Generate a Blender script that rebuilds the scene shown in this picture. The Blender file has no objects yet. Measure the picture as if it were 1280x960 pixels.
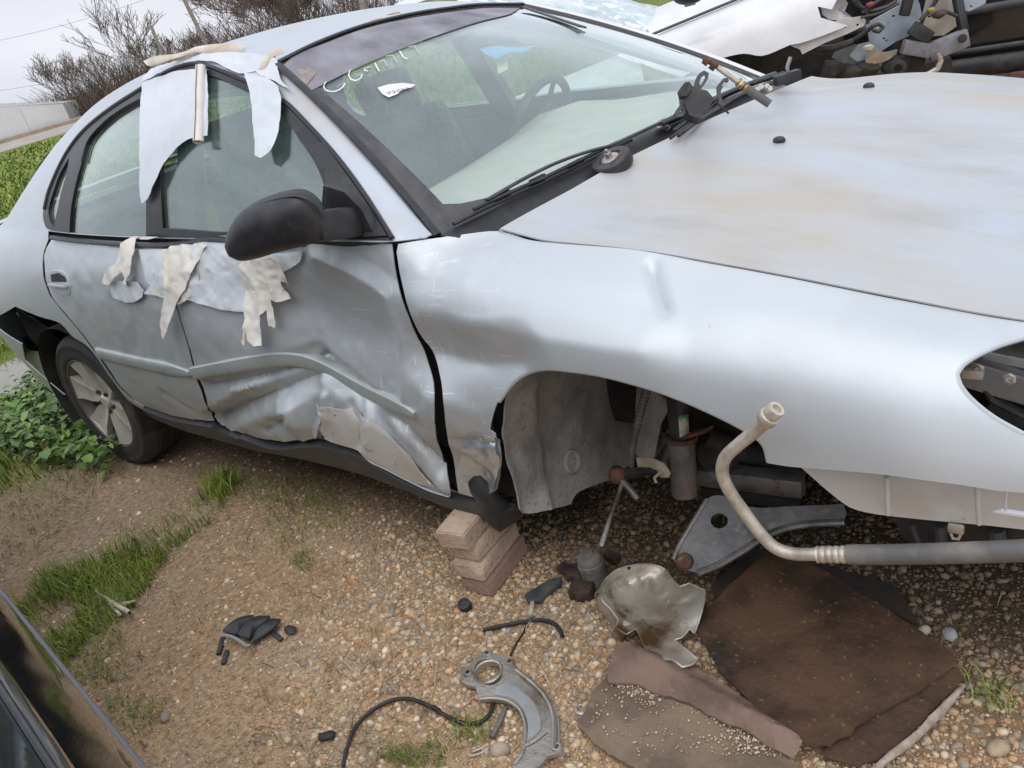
import bpy, bmesh, math, random
import numpy as np
from mathutils import Vector, Matrix
from mathutils.bvhtree import BVHTree
from mathutils.geometry import delaunay_2d_cdt

random.seed(7); RNG = np.random.default_rng(7)
SC = bpy.context.scene
COL = SC.collection

# ------------------------------------------------------------------ camera
CAM_R = np.array([[0.78173175, 0.57375287, -0.24434221],
                  [0.08675591, -0.48806312, -0.86848592],
                  [-0.61755071, 0.65772489, -0.43131089]])      # rows: right, down, forward
CAM_C = np.array([0.86280634, -2.15258766, 1.45957139])
CAM_F = 1037.663                                               # focal length for a 1280 px wide picture
cam = bpy.data.cameras.new('camera'); camo = bpy.data.objects.new('camera', cam); COL.objects.link(camo)
cam.sensor_fit = 'HORIZONTAL'; cam.sensor_width = 36.0; cam.lens = 36.0 * CAM_F / 1280.0
cam.clip_start = 0.02; cam.clip_end = 3000
M4 = Matrix.Identity(4)
for i in range(3):
    M4[i][0] = CAM_R[0][i]; M4[i][1] = -CAM_R[1][i]; M4[i][2] = -CAM_R[2][i]; M4[i][3] = CAM_C[i]
camo.matrix_world = M4
SC.camera = camo

# ------------------------------------------------------------------ light
SUN_EL, SUN_AZ = math.radians(58), math.radians(-58)           # azimuth of the sun measured from +x towards +y
world = bpy.data.worlds.new('World'); SC.world = world; world.use_nodes = True
wn = world.node_tree.nodes; wl = world.node_tree.links
bg = wn['Background']
sky = wn.new('ShaderNodeTexSky'); sky.sky_type = 'NISHITA'; sky.sun_disc = False
sky.sun_elevation = SUN_EL; sky.sun_rotation = math.pi/2 - SUN_AZ
sky.air_density = 1.6; sky.dust_density = 4.0
tc = wn.new('ShaderNodeTexCoord')
nz = wn.new('ShaderNodeTexNoise'); nz.inputs['Scale'].default_value = 2.2; nz.inputs['Detail'].default_value = 5
mp = wn.new('ShaderNodeMapping'); mp.inputs['Scale'].default_value = (1, 1, 2.6)
cr = wn.new('ShaderNodeValToRGB')
cr.color_ramp.elements[0].position = .3; cr.color_ramp.elements[0].color = (5.6, 5.85, 6.8, 1)
cr.color_ramp.elements[1].position = .75; cr.color_ramp.elements[1].color = (8.5, 8.7, 9.3, 1)
mx = wn.new('ShaderNodeMix'); mx.data_type = 'RGBA'; mx.inputs[0].default_value = .9
wl.new(tc.outputs['Generated'], mp.inputs['Vector']); wl.new(mp.outputs[0], nz.inputs['Vector'])
# overcast: the cloud deck is brighter overhead than at the horizon (CIE overcast sky)
sx = wn.new('ShaderNodeSeparateXYZ'); wl.new(tc.outputs['Generated'], sx.inputs[0])
el = wn.new('ShaderNodeMapRange'); el.inputs[1].default_value = -.1; el.inputs[2].default_value = 1.; el.inputs[3].default_value = .88; el.inputs[4].default_value = 1.36
wl.new(sx.outputs['Z'], el.inputs[0])
vm = wn.new('ShaderNodeVectorMath'); vm.operation = 'SCALE'; wl.new(cr.outputs[0], vm.inputs[0]); wl.new(el.outputs[0], vm.inputs['Scale'])
wl.new(nz.outputs[0], cr.inputs[0]); wl.new(sky.outputs[0], mx.inputs[6]); wl.new(vm.outputs[0], mx.inputs[7])
wl.new(mx.outputs[2], bg.inputs['Color']); bg.inputs['Strength'].default_value = 0.098
sun = bpy.data.lights.new('sun', 'SUN'); suno = bpy.data.objects.new('sun', sun); COL.objects.link(suno)
sun.energy = 0.75; sun.angle = math.radians(55); sun.color = (1, .97, .93)
sd = Vector((math.cos(SUN_EL)*math.cos(SUN_AZ), math.cos(SUN_EL)*math.sin(SUN_AZ), math.sin(SUN_EL)))
suno.rotation_euler = sd.to_track_quat('Z', 'Y').to_euler()
vs = SC.view_settings
vs.view_transform = 'Standard'; vs.look = 'None'; vs.gamma = 1; vs.exposure = 0.40; vs.use_curve_mapping = False

# ------------------------------------------------------------------ camera rays to points of the place
GZ = -0.05                                                      # ground height next to the car
def ray(x, y): return CAM_R.T @ np.array([(x-640)/CAM_F, (y-480)/CAM_F, 1.0])
def Pz(x, y, z=GZ): r = ray(x, y); return CAM_C + r*(z-CAM_C[2])/r[2]
def Py(x, y, Y): r = ray(x, y); return CAM_C + r*(Y-CAM_C[1])/r[1]
def Px(x, y, X): r = ray(x, y); return CAM_C + r*(X-CAM_C[0])/r[0]
def Pd(x, y, d): return CAM_C + ray(x, y)*d
def Ppl(x, y, o, n):
    r = ray(x, y); return CAM_C + r*(np.dot(np.array(o)-CAM_C, n)/np.dot(r, n))
def proj(P):
    q = (np.atleast_2d(P)-CAM_C) @ CAM_R.T
    return np.stack([640+CAM_F*q[:, 0]/q[:, 2], 480+CAM_F*q[:, 1]/q[:, 2]], 1)

# ------------------------------------------------------------------ materials
MATS = {}
def mat(name, base, rough=.6, metal=0., c2=None, scale=8., lo=.4, hi=.6, c3=None, scale3=40., lo3=.6, hi3=.7,
        bump=0., bscale=30., coat=0., coatr=.1, stretch=None, detail=6., r2=None, spec=.5, back=None, transl=0., coords='Object', scr=None):
    if name in MATS: return MATS[name]
    m = bpy.data.materials.new(name); m.use_nodes = True; MATS[name] = m
    N = m.node_tree.nodes; L = m.node_tree.links; b = N['Principled BSDF']
    b.inputs['Roughness'].default_value = rough; b.inputs['Metallic'].default_value = metal
    b.inputs['Coat Weight'].default_value = coat; b.inputs['Coat Roughness'].default_value = coatr
    b.inputs['Specular IOR Level'].default_value = spec
    tc = N.new('ShaderNodeTexCoord'); vec = tc.outputs[coords]
    if stretch:
        mp = N.new('ShaderNodeMapping'); mp.inputs['Scale'].default_value = stretch; L.new(vec, mp.inputs[0]); vec = mp.outputs[0]
    rgb = N.new('ShaderNodeRGB'); rgb.outputs[0].default_value = (*base, 1); col = rgb.outputs[0]
    def layer(col, c, sc, a, bb, det):
        nz = N.new('ShaderNodeTexNoise'); nz.inputs['Scale'].default_value = sc; nz.inputs['Detail'].default_value = det; nz.inputs['Roughness'].default_value = .62
        L.new(vec, nz.inputs['Vector'])
        mr = N.new('ShaderNodeMapRange'); mr.inputs[1].default_value = a; mr.inputs[2].default_value = bb; L.new(nz.outputs[0], mr.inputs[0])
        mx = N.new('ShaderNodeMix'); mx.data_type = 'RGBA'; L.new(mr.outputs[0], mx.inputs[0]); L.new(col, mx.inputs[6]); mx.inputs[7].default_value = (*c, 1)
        return mx.outputs[2], mr.outputs[0]
    if c2:
        col, f = layer(col, c2, scale, lo, hi, detail)
        if r2 is not None:
            mr = N.new('ShaderNodeMapRange'); mr.inputs[3].default_value = rough; mr.inputs[4].default_value = r2; L.new(f, mr.inputs[0]); L.new(mr.outputs[0], b.inputs['Roughness'])
            if metal: 
                mr2 = N.new('ShaderNodeMapRange'); mr2.inputs[3].default_value = metal; mr2.inputs[4].default_value = metal*.25; L.new(f, mr2.inputs[0]); L.new(mr2.outputs[0], b.inputs['Metallic'])
    if c3: col, f = layer(col, c3, scale3, lo3, hi3, 5.)
    if scr:                                                     # scuffs and dirt round a point of the place: thin bright scrapes, brown rub marks
        cx, rad = scr; gp = N.new('ShaderNodeNewGeometry')
        sb = N.new('ShaderNodeVectorMath'); sb.operation = 'DISTANCE'; L.new(gp.outputs['Position'], sb.inputs[0]); sb.inputs[1].default_value = cx
        mk = N.new('ShaderNodeMapRange'); mk.inputs[1].default_value = rad*.25; mk.inputs[2].default_value = rad; mk.inputs[3].default_value = 1.; mk.inputs[4].default_value = 0.; L.new(sb.outputs['Value'], mk.inputs[0])
        for (rot, st, th, cc) in ((.5, (9, 9, 150), .655, (.82, .84, .85)), (-.7, (120, 12, 14), .665, (.80, .82, .82)), (.2, (5, 5, 9), .53, (.36, .33, .29))):
            mp = N.new('ShaderNodeMapping'); mp.inputs['Scale'].default_value = st; mp.inputs['Rotation'].default_value = (0, rot, 0); L.new(gp.outputs['Position'], mp.inputs[0])
            nz = N.new('ShaderNodeTexNoise'); nz.inputs['Scale'].default_value = 1.; nz.inputs['Detail'].default_value = 3; L.new(mp.outputs[0], nz.inputs['Vector'])
            mr = N.new('ShaderNodeMapRange'); mr.inputs[1].default_value = th; mr.inputs[2].default_value = th+(.025 if th > .6 else .2); mr.inputs[4].default_value = 1. if th > .6 else .55; L.new(nz.outputs[0], mr.inputs[0])
            mu = N.new('ShaderNodeMath'); mu.operation = 'MULTIPLY'; L.new(mr.outputs[0], mu.inputs[0]); L.new(mk.outputs[0], mu.inputs[1])
            mx = N.new('ShaderNodeMix'); mx.data_type = 'RGBA'; L.new(mu.outputs[0], mx.inputs[0]); L.new(col, mx.inputs[6]); mx.inputs[7].default_value = (*cc, 1); col = mx.outputs[2]
    if back:
        g = N.new('ShaderNodeNewGeometry'); mx = N.new('ShaderNodeMix'); mx.data_type = 'RGBA'
        L.new(g.outputs['Backfacing'], mx.inputs[0]); L.new(col, mx.inputs[6]); mx.inputs[7].default_value = (*back, 1); col = mx.outputs[2]
    L.new(col, b.inputs['Base Color'])
    if bump:
        nz = N.new('ShaderNodeTexNoise'); nz.inputs['Scale'].default_value = bscale; nz.inputs['Detail'].default_value = 6; L.new(vec, nz.inputs['Vector'])
        bp = N.new('ShaderNodeBump'); bp.inputs['Strength'].default_value = bump; bp.inputs['Distance'].default_value = .01
        L.new(nz.outputs[0], bp.inputs['Height']); L.new(bp.outputs[0], b.inputs['Normal'])
    return m

def glass_mat(name, tint=(.72, .86, .82), dust=.05, gl=1., dcol=(.6, .66, .66), ior=1.5):
    if name in MATS: return MATS[name]
    m = bpy.data.materials.new(name); m.use_nodes = True; MATS[name] = m
    N = m.node_tree.nodes; L = m.node_tree.links; N.remove(N['Principled BSDF']); out = N['Material Output']
    t = N.new('ShaderNodeBsdfTransparent'); t.inputs[0].default_value = (*tint, 1)
    g = N.new('ShaderNodeBsdfGlossy'); g.inputs['Roughness'].default_value = .02; g.inputs[0].default_value = (.95, 1, .99, 1)
    d = N.new('ShaderNodeBsdfDiffuse'); d.inputs[0].default_value = (*dcol, 1)
    # Schlick reflectance of a thin pane (same from both faces)
    ge = N.new('ShaderNodeNewGeometry'); dt = N.new('ShaderNodeVectorMath'); dt.operation = 'DOT_PRODUCT'; L.new(ge.outputs['Incoming'], dt.inputs[0]); L.new(ge.outputs['Normal'], dt.inputs[1])
    ab = N.new('ShaderNodeMath'); ab.operation = 'ABSOLUTE'; L.new(dt.outputs['Value'], ab.inputs[0])
    om = N.new('ShaderNodeMath'); om.operation = 'SUBTRACT'; om.inputs[0].default_value = 1.; L.new(ab.outputs[0], om.inputs[1])
    pw = N.new('ShaderNodeMath'); pw.operation = 'POWER'; pw.inputs[1].default_value = 5.; L.new(om.outputs[0], pw.inputs[0])
    fr = N.new('ShaderNodeMath'); fr.operation = 'MULTIPLY_ADD'; fr.inputs[1].default_value = .95; fr.inputs[2].default_value = .045; L.new(pw.outputs[0], fr.inputs[0])
    ml = N.new('ShaderNodeMath'); ml.operation = 'MULTIPLY'; ml.inputs[1].default_value = gl; ml.use_clamp = True
    m1 = N.new('ShaderNodeMixShader'); m2 = N.new('ShaderNodeMixShader')
    nz = N.new('ShaderNodeTexNoise'); nz.inputs['Scale'].default_value = 6; nz.inputs['Detail'].default_value = 6
    tc = N.new('ShaderNodeTexCoord'); L.new(tc.outputs['Object'], nz.inputs['Vector'])
    mr = N.new('ShaderNodeMapRange'); mr.inputs[1].default_value = .3; mr.inputs[2].default_value = .75; mr.inputs[3].default_value = dust*.5; mr.inputs[4].default_value = dust*1.6
    L.new(nz.outputs[0], mr.inputs[0])
    L.new(mr.outputs[0], m1.inputs[0]); L.new(t.outputs[0], m1.inputs[1]); L.new(d.outputs[0], m1.inputs[2])
    L.new(fr.outputs[0], ml.inputs[0]); L.new(ml.outputs[0], m2.inputs[0]); L.new(m1.outputs[0], m2.inputs[1]); L.new(g.outputs[0], m2.inputs[2])
    L.new(m2.outputs[0], out.inputs['Surface'])
    return m

def attr_mat(name, rough=.8, bump=0., bscale=60., var=.25, spec=.3):
    """colour from the 'Col' attribute with a little noise"""
    if name in MATS: return MATS[name]
    m = bpy.data.materials.new(name); m.use_nodes = True; MATS[name] = m
    N = m.node_tree.nodes; L = m.node_tree.links; b = N['Principled BSDF']; b.inputs['Roughness'].default_value = rough; b.inputs['Specular IOR Level'].default_value = spec
    a = N.new('ShaderNodeAttribute'); a.attribute_name = 'Col'
    nz = N.new('ShaderNodeTexNoise'); nz.inputs['Scale'].default_value = bscale; nz.inputs['Detail'].default_value = 5
    tc = N.new('ShaderNodeTexCoord'); L.new(tc.outputs['Object'], nz.inputs['Vector'])
    mr = N.new('ShaderNodeMapRange'); mr.inputs[1].default_value = .3; mr.inputs[2].default_value = .7; mr.inputs[3].default_value = 1-var; mr.inputs[4].default_value = 1+var
    L.new(nz.outputs[0], mr.inputs[0])
    vm = N.new('ShaderNodeVectorMath'); vm.operation = 'SCALE'; L.new(a.outputs['Color'], vm.inputs[0]); L.new(mr.outputs[0], vm.inputs['Scale'])
    L.new(vm.outputs[0], b.inputs['Base Color'])
    if bump:
        bp = N.new('ShaderNodeBump'); bp.inputs['Strength'].default_value = bump; bp.inputs['Distance'].default_value = .01
        L.new(nz.outputs[0], bp.inputs['Height']); L.new(bp.outputs[0], b.inputs['Normal'])
    return m

PAINT = mat('silver_paint', (.555, .595, .62), .46, .44, c2=(.49, .52, .535), scale=3.5, lo=.5, hi=.78, c3=(.40, .37, .33), scale3=55, lo3=.68, hi3=.76, coat=.10, coatr=.2)
DENTP = mat('scuffed_silver_paint', (.56, .60, .625), .47, .44, c2=(.50, .525, .54), scale=3, lo=.5, hi=.8, c3=(.42, .40, .36), scale3=30, lo3=.68, hi3=.78, coat=.12, coatr=.2, scr=((-.62, -.9, .52), .55))
HOODP = mat('weathered_silver_paint', (.495, .545, .60), .42, .35, c2=(.455, .425, .37), scale=1.9, lo=.34, hi=.66, c3=(.37, .365, .35), scale3=2.6, lo3=.50, hi3=.78, coat=.15, coatr=.25, stretch=(.8, 2.2, 1), bump=.03, bscale=60, r2=.55)
ROOFP = mat('worn_silver_paint', (.52, .565, .61), .38, .4, c2=(.50, .48, .44), scale=4, lo=.5, hi=.7, coat=.2, coatr=.2)
PLAS = mat('black_plastic', (.022, .023, .026), .45, c2=(.05, .05, .052), scale=14, lo=.45, hi=.7, bump=.06, bscale=220)
TRIM = mat('black_trim', (.018, .019, .022), .34, c2=(.05, .05, .05), scale=20, lo=.5, hi=.8)
SILLM = mat('grey_sill_plastic', (.055, .058, .066), .5, c2=(.13, .115, .095), scale=9, lo=.5, hi=.8, bump=.08, bscale=120)
RUBB = mat('tyre_rubber', (.03, .03, .031), .75, c2=(.10, .085, .065), scale=9, lo=.5, hi=.8, bump=.15, bscale=90)
ALLOY = mat('alloy', (.66, .64, .59), .45, .45, c2=(.48, .44, .37), scale=8, lo=.5, hi=.8)
DARK = mat('dark_underbody', (.02, .019, .018), .8, c2=(.05, .042, .034), scale=9)
LINER = mat('dirty_arch_liner', (.36, .345, .32), .85, c2=(.17, .16, .15), scale=7, lo=.42, hi=.72, c3=(.16, .15, .14), scale3=75, lo3=.56, hi3=.72, bump=.35, bscale=120)
STEEL = mat('dirty_steel', (.24, .235, .225), .5, .6, c2=(.09, .075, .06), scale=9, lo=.45, hi=.65, c3=(.20, .085, .04), scale3=16, lo3=.6, hi3=.7, bump=.2, bscale=90)
RUST = mat('rusty_steel', (.17, .075, .045), .8, .2, c2=(.07, .045, .035), scale=18, c3=(.30, .17, .1), scale3=60, bump=.4, bscale=120)
ALUM = mat('cast_aluminium', (.50, .47, .42), .42, .7, c2=(.26, .22, .17), scale=12, lo=.48, hi=.7, c3=(.15, .11, .08), scale3=70, lo3=.62, hi3=.72, bump=.18, bscale=130)
PIPEM = mat('oxidised_pipe', (.62, .57, .49), .5, .45, c2=(.42, .37, .30), scale=22, bump=.1, bscale=120)
HOSE = mat('grey_hose_rubber', (.12, .115, .11), .6, c2=(.24, .225, .2), scale=10, lo=.5, hi=.75, bump=.1, bscale=150)
WIREM = mat('black_cable', (.014, .014, .015), .45, c2=(.05, .045, .04), scale=30)
WRAP = mat('white_plastic_sheet', (.66, .70, .74), .42, c2=(.60, .64, .68), scale=5, back=(.55, .45, .34), bump=.05, bscale=40)
PEEL = mat('yellowed_plastic_sheet', (.74, .72, .66), .55, c2=(.62, .53, .41), scale=9, lo=.55, hi=.8, bump=.12, bscale=60)
GLW = glass_mat('windshield_glass', (.95, .985, .965), .06, 1.9, (.56, .67, .70))
GLS = glass_mat('side_glass', (.90, .965, .94), .06, 2.2, (.48, .62, .62))
TINT = mat('windshield_shade_band', (.16, .15, .19), .12, 0, coat=.6, coatr=.05)
FRIT = mat('windshield_frit', (.035, .036, .042), .28, c2=(.075, .073, .07), scale=12, coat=.3, coatr=.1)
SEATM = mat('seat_cloth', (.26, .265, .265), .9, c2=(.19, .195, .195), scale=40)
DASHM = mat('dashboard_vinyl', (.62, .62, .55), .6, c2=(.55, .56, .49), scale=12)
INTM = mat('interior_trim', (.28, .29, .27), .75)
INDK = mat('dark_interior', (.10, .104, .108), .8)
CARD = mat('oil_soaked_cardboard', (.115, .060, .032), .75, c2=(.040, .027, .020), scale=4, lo=.42, hi=.62, c3=(.26, .165, .10), scale3=85, lo3=.62, hi3=.70, bump=.3, bscale=70, r2=.5)
CARDL = mat('wet_cardboard', (.27, .20, .135), .85, c2=(.16, .115, .08), scale=6, c3=(.30, .23, .17), scale3=40, lo3=.6, hi3=.75, bump=.3, bscale=80)
BRICKM = mat('tan_paver', (.58, .44, .33), .9, c2=(.47, .35, .26), scale=14, c3=(.24, .19, .15), scale3=50, lo3=.6, hi3=.7, bump=.5, bscale=90)
BRICKR = mat('red_paver', (.42, .28, .225), .9, c2=(.34, .22, .18), scale=14, c3=(.2, .16, .13), scale3=50, lo3=.6, hi3=.7, bump=.5, bscale=90)
WHITEP = mat('white_car_paint', (.78, .79, .80), .3, c2=(.70, .70, .69), scale=4, coat=.5, coatr=.08)
WHTPL = mat('white_bumper_plastic', (.62, .62, .60), .5, c2=(.50, .47, .42), scale=6, lo=.5, hi=.75, c3=(.33, .27, .2), scale3=25, lo3=.66, hi3=.75)
BLUEM = mat('primer_blue_steel', (.40, .47, .55), .45, .2, c2=(.30, .34, .38), scale=8, c3=(.62, .60, .48), scale3=9, lo3=.68, hi3=.72)

# ------------------------------------------------------------------ object helpers
def link(o, parent=None):
    COL.objects.link(o)
    if parent is not None:
        o.parent = parent; o.matrix_parent_inverse = Matrix.Translation(parent.location).inverted()
    return o
def tag(o, label, cat=None, group=None, kind=None):
    if label: o['label'] = label
    if cat: o['category'] = cat
    if group: o['group'] = group
    if kind: o['kind'] = kind
    return o
def empty(name, loc, label, cat, group=None):
    o = bpy.data.objects.new(name, None); o.location = loc; o.empty_display_size = .1
    COL.objects.link(o); return tag(o, label, cat, group)
def mesh_obj(name, V, F, m, parent=None, smooth=True, sharp=None):
    me = bpy.data.meshes.new(name); me.from_pydata([tuple(map(float, v)) for v in V], [], [tuple(map(int, f)) for f in F]); me.update()
    me.materials.append(m)
    if smooth: me.shade_smooth()
    if sharp: me.set_sharp_from_angle(angle=math.radians(sharp))
    return link(bpy.data.objects.new(name, me), parent)
def fast_mesh(name, V, F, m, cols=None, smooth=True):
    """big numpy meshes, F an (n,k) array"""
    V = np.asarray(V, np.float32); F = np.asarray(F, np.int32); k = F.shape[1]
    me = bpy.data.meshes.new(name); me.vertices.add(len(V)); me.vertices.foreach_set('co', V.ravel())
    me.loops.add(F.size); me.loops.foreach_set('vertex_index', F.ravel())
    me.polygons.add(len(F)); me.polygons.foreach_set('loop_start', np.arange(0, F.size, k, dtype=np.int32))
    me.update(calc_edges=True)
    if cols is not None:
        a = me.color_attributes.new('Col', 'FLOAT_COLOR', 'POINT')
        c = np.ones((len(V), 4), np.float32); c[:, :3] = cols; a.data.foreach_set('color', c.ravel())
    me.materials.append(m)
    if smooth: me.shade_smooth()
    o = bpy.data.objects.new(name, me); COL.objects.link(o); return o

class MB:
    def __init__(s): s.v = []; s.f = []
    def add(s, V, F):
        b = len(s.v); s.v += [tuple(map(float, p)) for p in V]; s.f += [tuple(int(i)+b for i in f) for f in F]; return s
    def tube(s, pts, r, n=10, caps=True, flat=None):
        P = [Vector(p) for p in pts]; k = len(P); R = r if hasattr(r, '__len__') else [r]*k
        t = (P[1]-P[0]).normalized(); up = Vector((0, 0, 1)) if abs(t.z) < .9 else Vector((1, 0, 0))
        a = t.cross(up).normalized(); V = []
        for i in range(k):
            t2 = (P[min(i+1, k-1)]-P[max(i-1, 0)]).normalized()
            if t2.length > 0: t = t2
            a = (a - t*a.dot(t)).normalized(); b = t.cross(a)
            for j in range(n):
                g = 2*math.pi*j/n; V.append(P[i] + (a*math.cos(g) + b*math.sin(g)*(flat or 1))*R[i])
        F = [(i*n+j, i*n+(j+1) % n, (i+1)*n+(j+1) % n, (i+1)*n+j) for i in range(k-1) for j in range(n)]
        if caps: F += [tuple(range(n))[::-1], tuple((k-1)*n+j for j in range(n))]
        return s.add(V, F)
    def box(s, c, size, rot=None, bevel=0.):
        bm = bmesh.new(); bmesh.ops.create_cube(bm, size=1)
        for v in bm.verts: v.co = Vector((v.co.x*size[0], v.co.y*size[1], v.co.z*size[2]))
        if bevel: bmesh.ops.bevel(bm, geom=bm.edges[:], offset=bevel, segments=2, affect='EDGES', profile=.6)
        R = rot if rot is not None else Matrix.Identity(3)
        bm.verts.index_update()
        V = [R @ v.co + Vector(c) for v in bm.verts]; F = [[v.index for v in f.verts] for f in bm.faces]; bm.free()
        return s.add(V, F)
    def bar(s, a, b, w, h, bevel=0., up=(0, 0, 1)):
        a = Vector(a); b = Vector(b); x = (b-a).normalized(); z = Vector(up); y = z.cross(x).normalized(); z = x.cross(y)
        return s.box((a+b)/2, ((b-a).length, w, h), Matrix((x, y, z)).transposed(), bevel)
    def lathe(s, prof, c, axis, n=24, ang=2*math.pi, start=None):
        ax = Vector(axis).normalized(); u = Vector(start) if start else (Vector((0, 0, 1)) if abs(ax.z) < .9 else Vector((1, 0, 0)))
        u = (u-ax*u.dot(ax)).normalized(); w = ax.cross(u); c = Vector(c); k = len(prof)
        full = ang > 6.28; m = n if full else n+1; V = []
        for j in range(m):
            g = ang*j/n
            d = u*math.cos(g)+w*math.sin(g)
            for r, h in prof: V.append(c + d*r + ax*h)
        F = []
        for j in range(n):
            j2 = (j+1) % m
            for i in range(k-1): F.append((j*k+i, j2*k+i, j2*k+i+1, j*k+i+1))
        return s.add(V, F)
    def plate(s, pts, thick, nrm, holes=()):
        """flat or slightly bent polygon plate with thickness along -nrm and round or polygonal holes"""
        pts = [Vector(p) for p in pts]; n = Vector(nrm).normalized(); o = pts[0]
        u = n.orthogonal().normalized(); w = n.cross(u)
        to2 = lambda p: Vector(((p-o).dot(u), (p-o).dot(w)))
        loops = [pts] + [[Vector(p) for p in h] for h in holes]
        V3 = [p for l in loops for p in l]; V2 = [to2(p) for p in V3]; E = []; b = 0
        for l in loops: E += [(b+i, b+(i+1) % len(l)) for i in range(len(l))]; b += len(l)
        r = delaunay_2d_cdt(V2, E, [], 0, 1e-6)
        L2 = [[tuple(to2(p)) for p in l] for l in loops]
        vo = []
        for i, p2 in enumerate(r[0]):
            oi = r[3][i]
            vo.append(V3[oi[0]] if oi else o+u*p2.x+w*p2.y)
        F = []
        for f in r[2]:
            c = sum((r[0][i] for i in f), Vector((0, 0)))/3
            if inside(c, L2[0]) and not any(inside(c, h) for h in L2[1:]): F.append(list(f))
        nv = len(vo); V = vo + [p-n*thick for p in vo]; G = F + [[i+nv for i in reversed(f)] for f in F]
        b0 = len(V); b = 0
        for l in loops:
            k = len(l); q = len(V); V += l + [p-n*thick for p in l]
            G += [(q+i, q+k+i, q+k+(i+1) % k, q+(i+1) % k) for i in range(k)]
        return s.add(V, G)
    def blob(s, c, r, seg=2, sq=(1, 1, 1), rough=0., rot=None):
        bm = bmesh.new(); bmesh.ops.create_icosphere(bm, subdivisions=seg, radius=1)
        R = rot if rot is not None else Matrix.Identity(3); bm.verts.index_update(); V = []
        for v in bm.verts:
            k = 1+random.uniform(-rough, rough); V.append(R @ Vector((v.co.x*r*sq[0]*k, v.co.y*r*sq[1]*k, v.co.z*r*sq[2]*k))+Vector(c))
        F = [[v.index for v in f.verts] for f in bm.faces]; bm.free(); return s.add(V, F)
    def build(s, name, m, parent=None, smooth=True, sharp=40): return mesh_obj(name, s.v, s.f, m, parent, smooth, sharp)

def inside(p, poly):
    x, y = p[0], p[1]; c = False; n = len(poly); j = n-1
    for i in range(n):
        xi, yi = poly[i][0], poly[i][1]; xj, yj = poly[j][0], poly[j][1]
        if (yi > y) != (yj > y) and x < (xj-xi)*(y-yi)/(yj-yi)+xi: c = not c
        j = i
    return c
def inside_np(X, Y, poly):
    c = np.zeros(X.shape, bool); n = len(poly); j = n-1
    for i in range(n):
        xi, yi = poly[i][0], poly[i][1]; xj, yj = poly[j][0], poly[j][1]
        if yi != yj:
            m = ((yi > Y) != (yj > Y)) & (X < (xj-xi)*(Y-yi)/(yj-yi)+xi); c ^= m
        j = i
    return c
def smooth_line(pts, closed=False, step=6., corner=38.):
    """Catmull-Rom through the points, corners sharper than `corner` degrees kept"""
    P = [np.array(p, float) for p in pts]; n = len(P); out = []
    segs = n if closed else n-1
    def turn(i):
        if not closed and (i <= 0 or i >= n-1): return 180.
        a = P[i % n]-P[(i-1) % n]; b = P[(i+1) % n]-P[i % n]
        return math.degrees(math.acos(max(-1, min(1, float(np.dot(a, b))/(np.linalg.norm(a)*np.linalg.norm(b)+1e-12)))))
    for i in range(segs):
        p1, p2 = P[i], P[(i+1) % n]; L = np.linalg.norm(p2-p1)
        m0 = (p2-p1) if turn(i) > corner else .5*(p2-P[(i-1) % n])*L/(.5*(np.linalg.norm(p2-p1)+np.linalg.norm(p1-P[(i-1) % n]))+1e-12)
        j = (i+1) % n
        m1 = (p2-p1) if turn(i+1) > corner else .5*(P[(i+2) % n]-p1)*L/(.5*(np.linalg.norm(p2-p1)+np.linalg.norm(P[(i+2) % n]-p2))+1e-12)
        k = max(1, int(L/step))
        for t in range(k):
            t = t/k; t2 = t*t; t3 = t2*t
            out.append((2*t3-3*t2+1)*p1+(t3-2*t2+t)*m0+(-2*t3+3*t2)*p2+(t3-t2)*m1)
    if not closed: out.append(P[-1])
    return out

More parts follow.
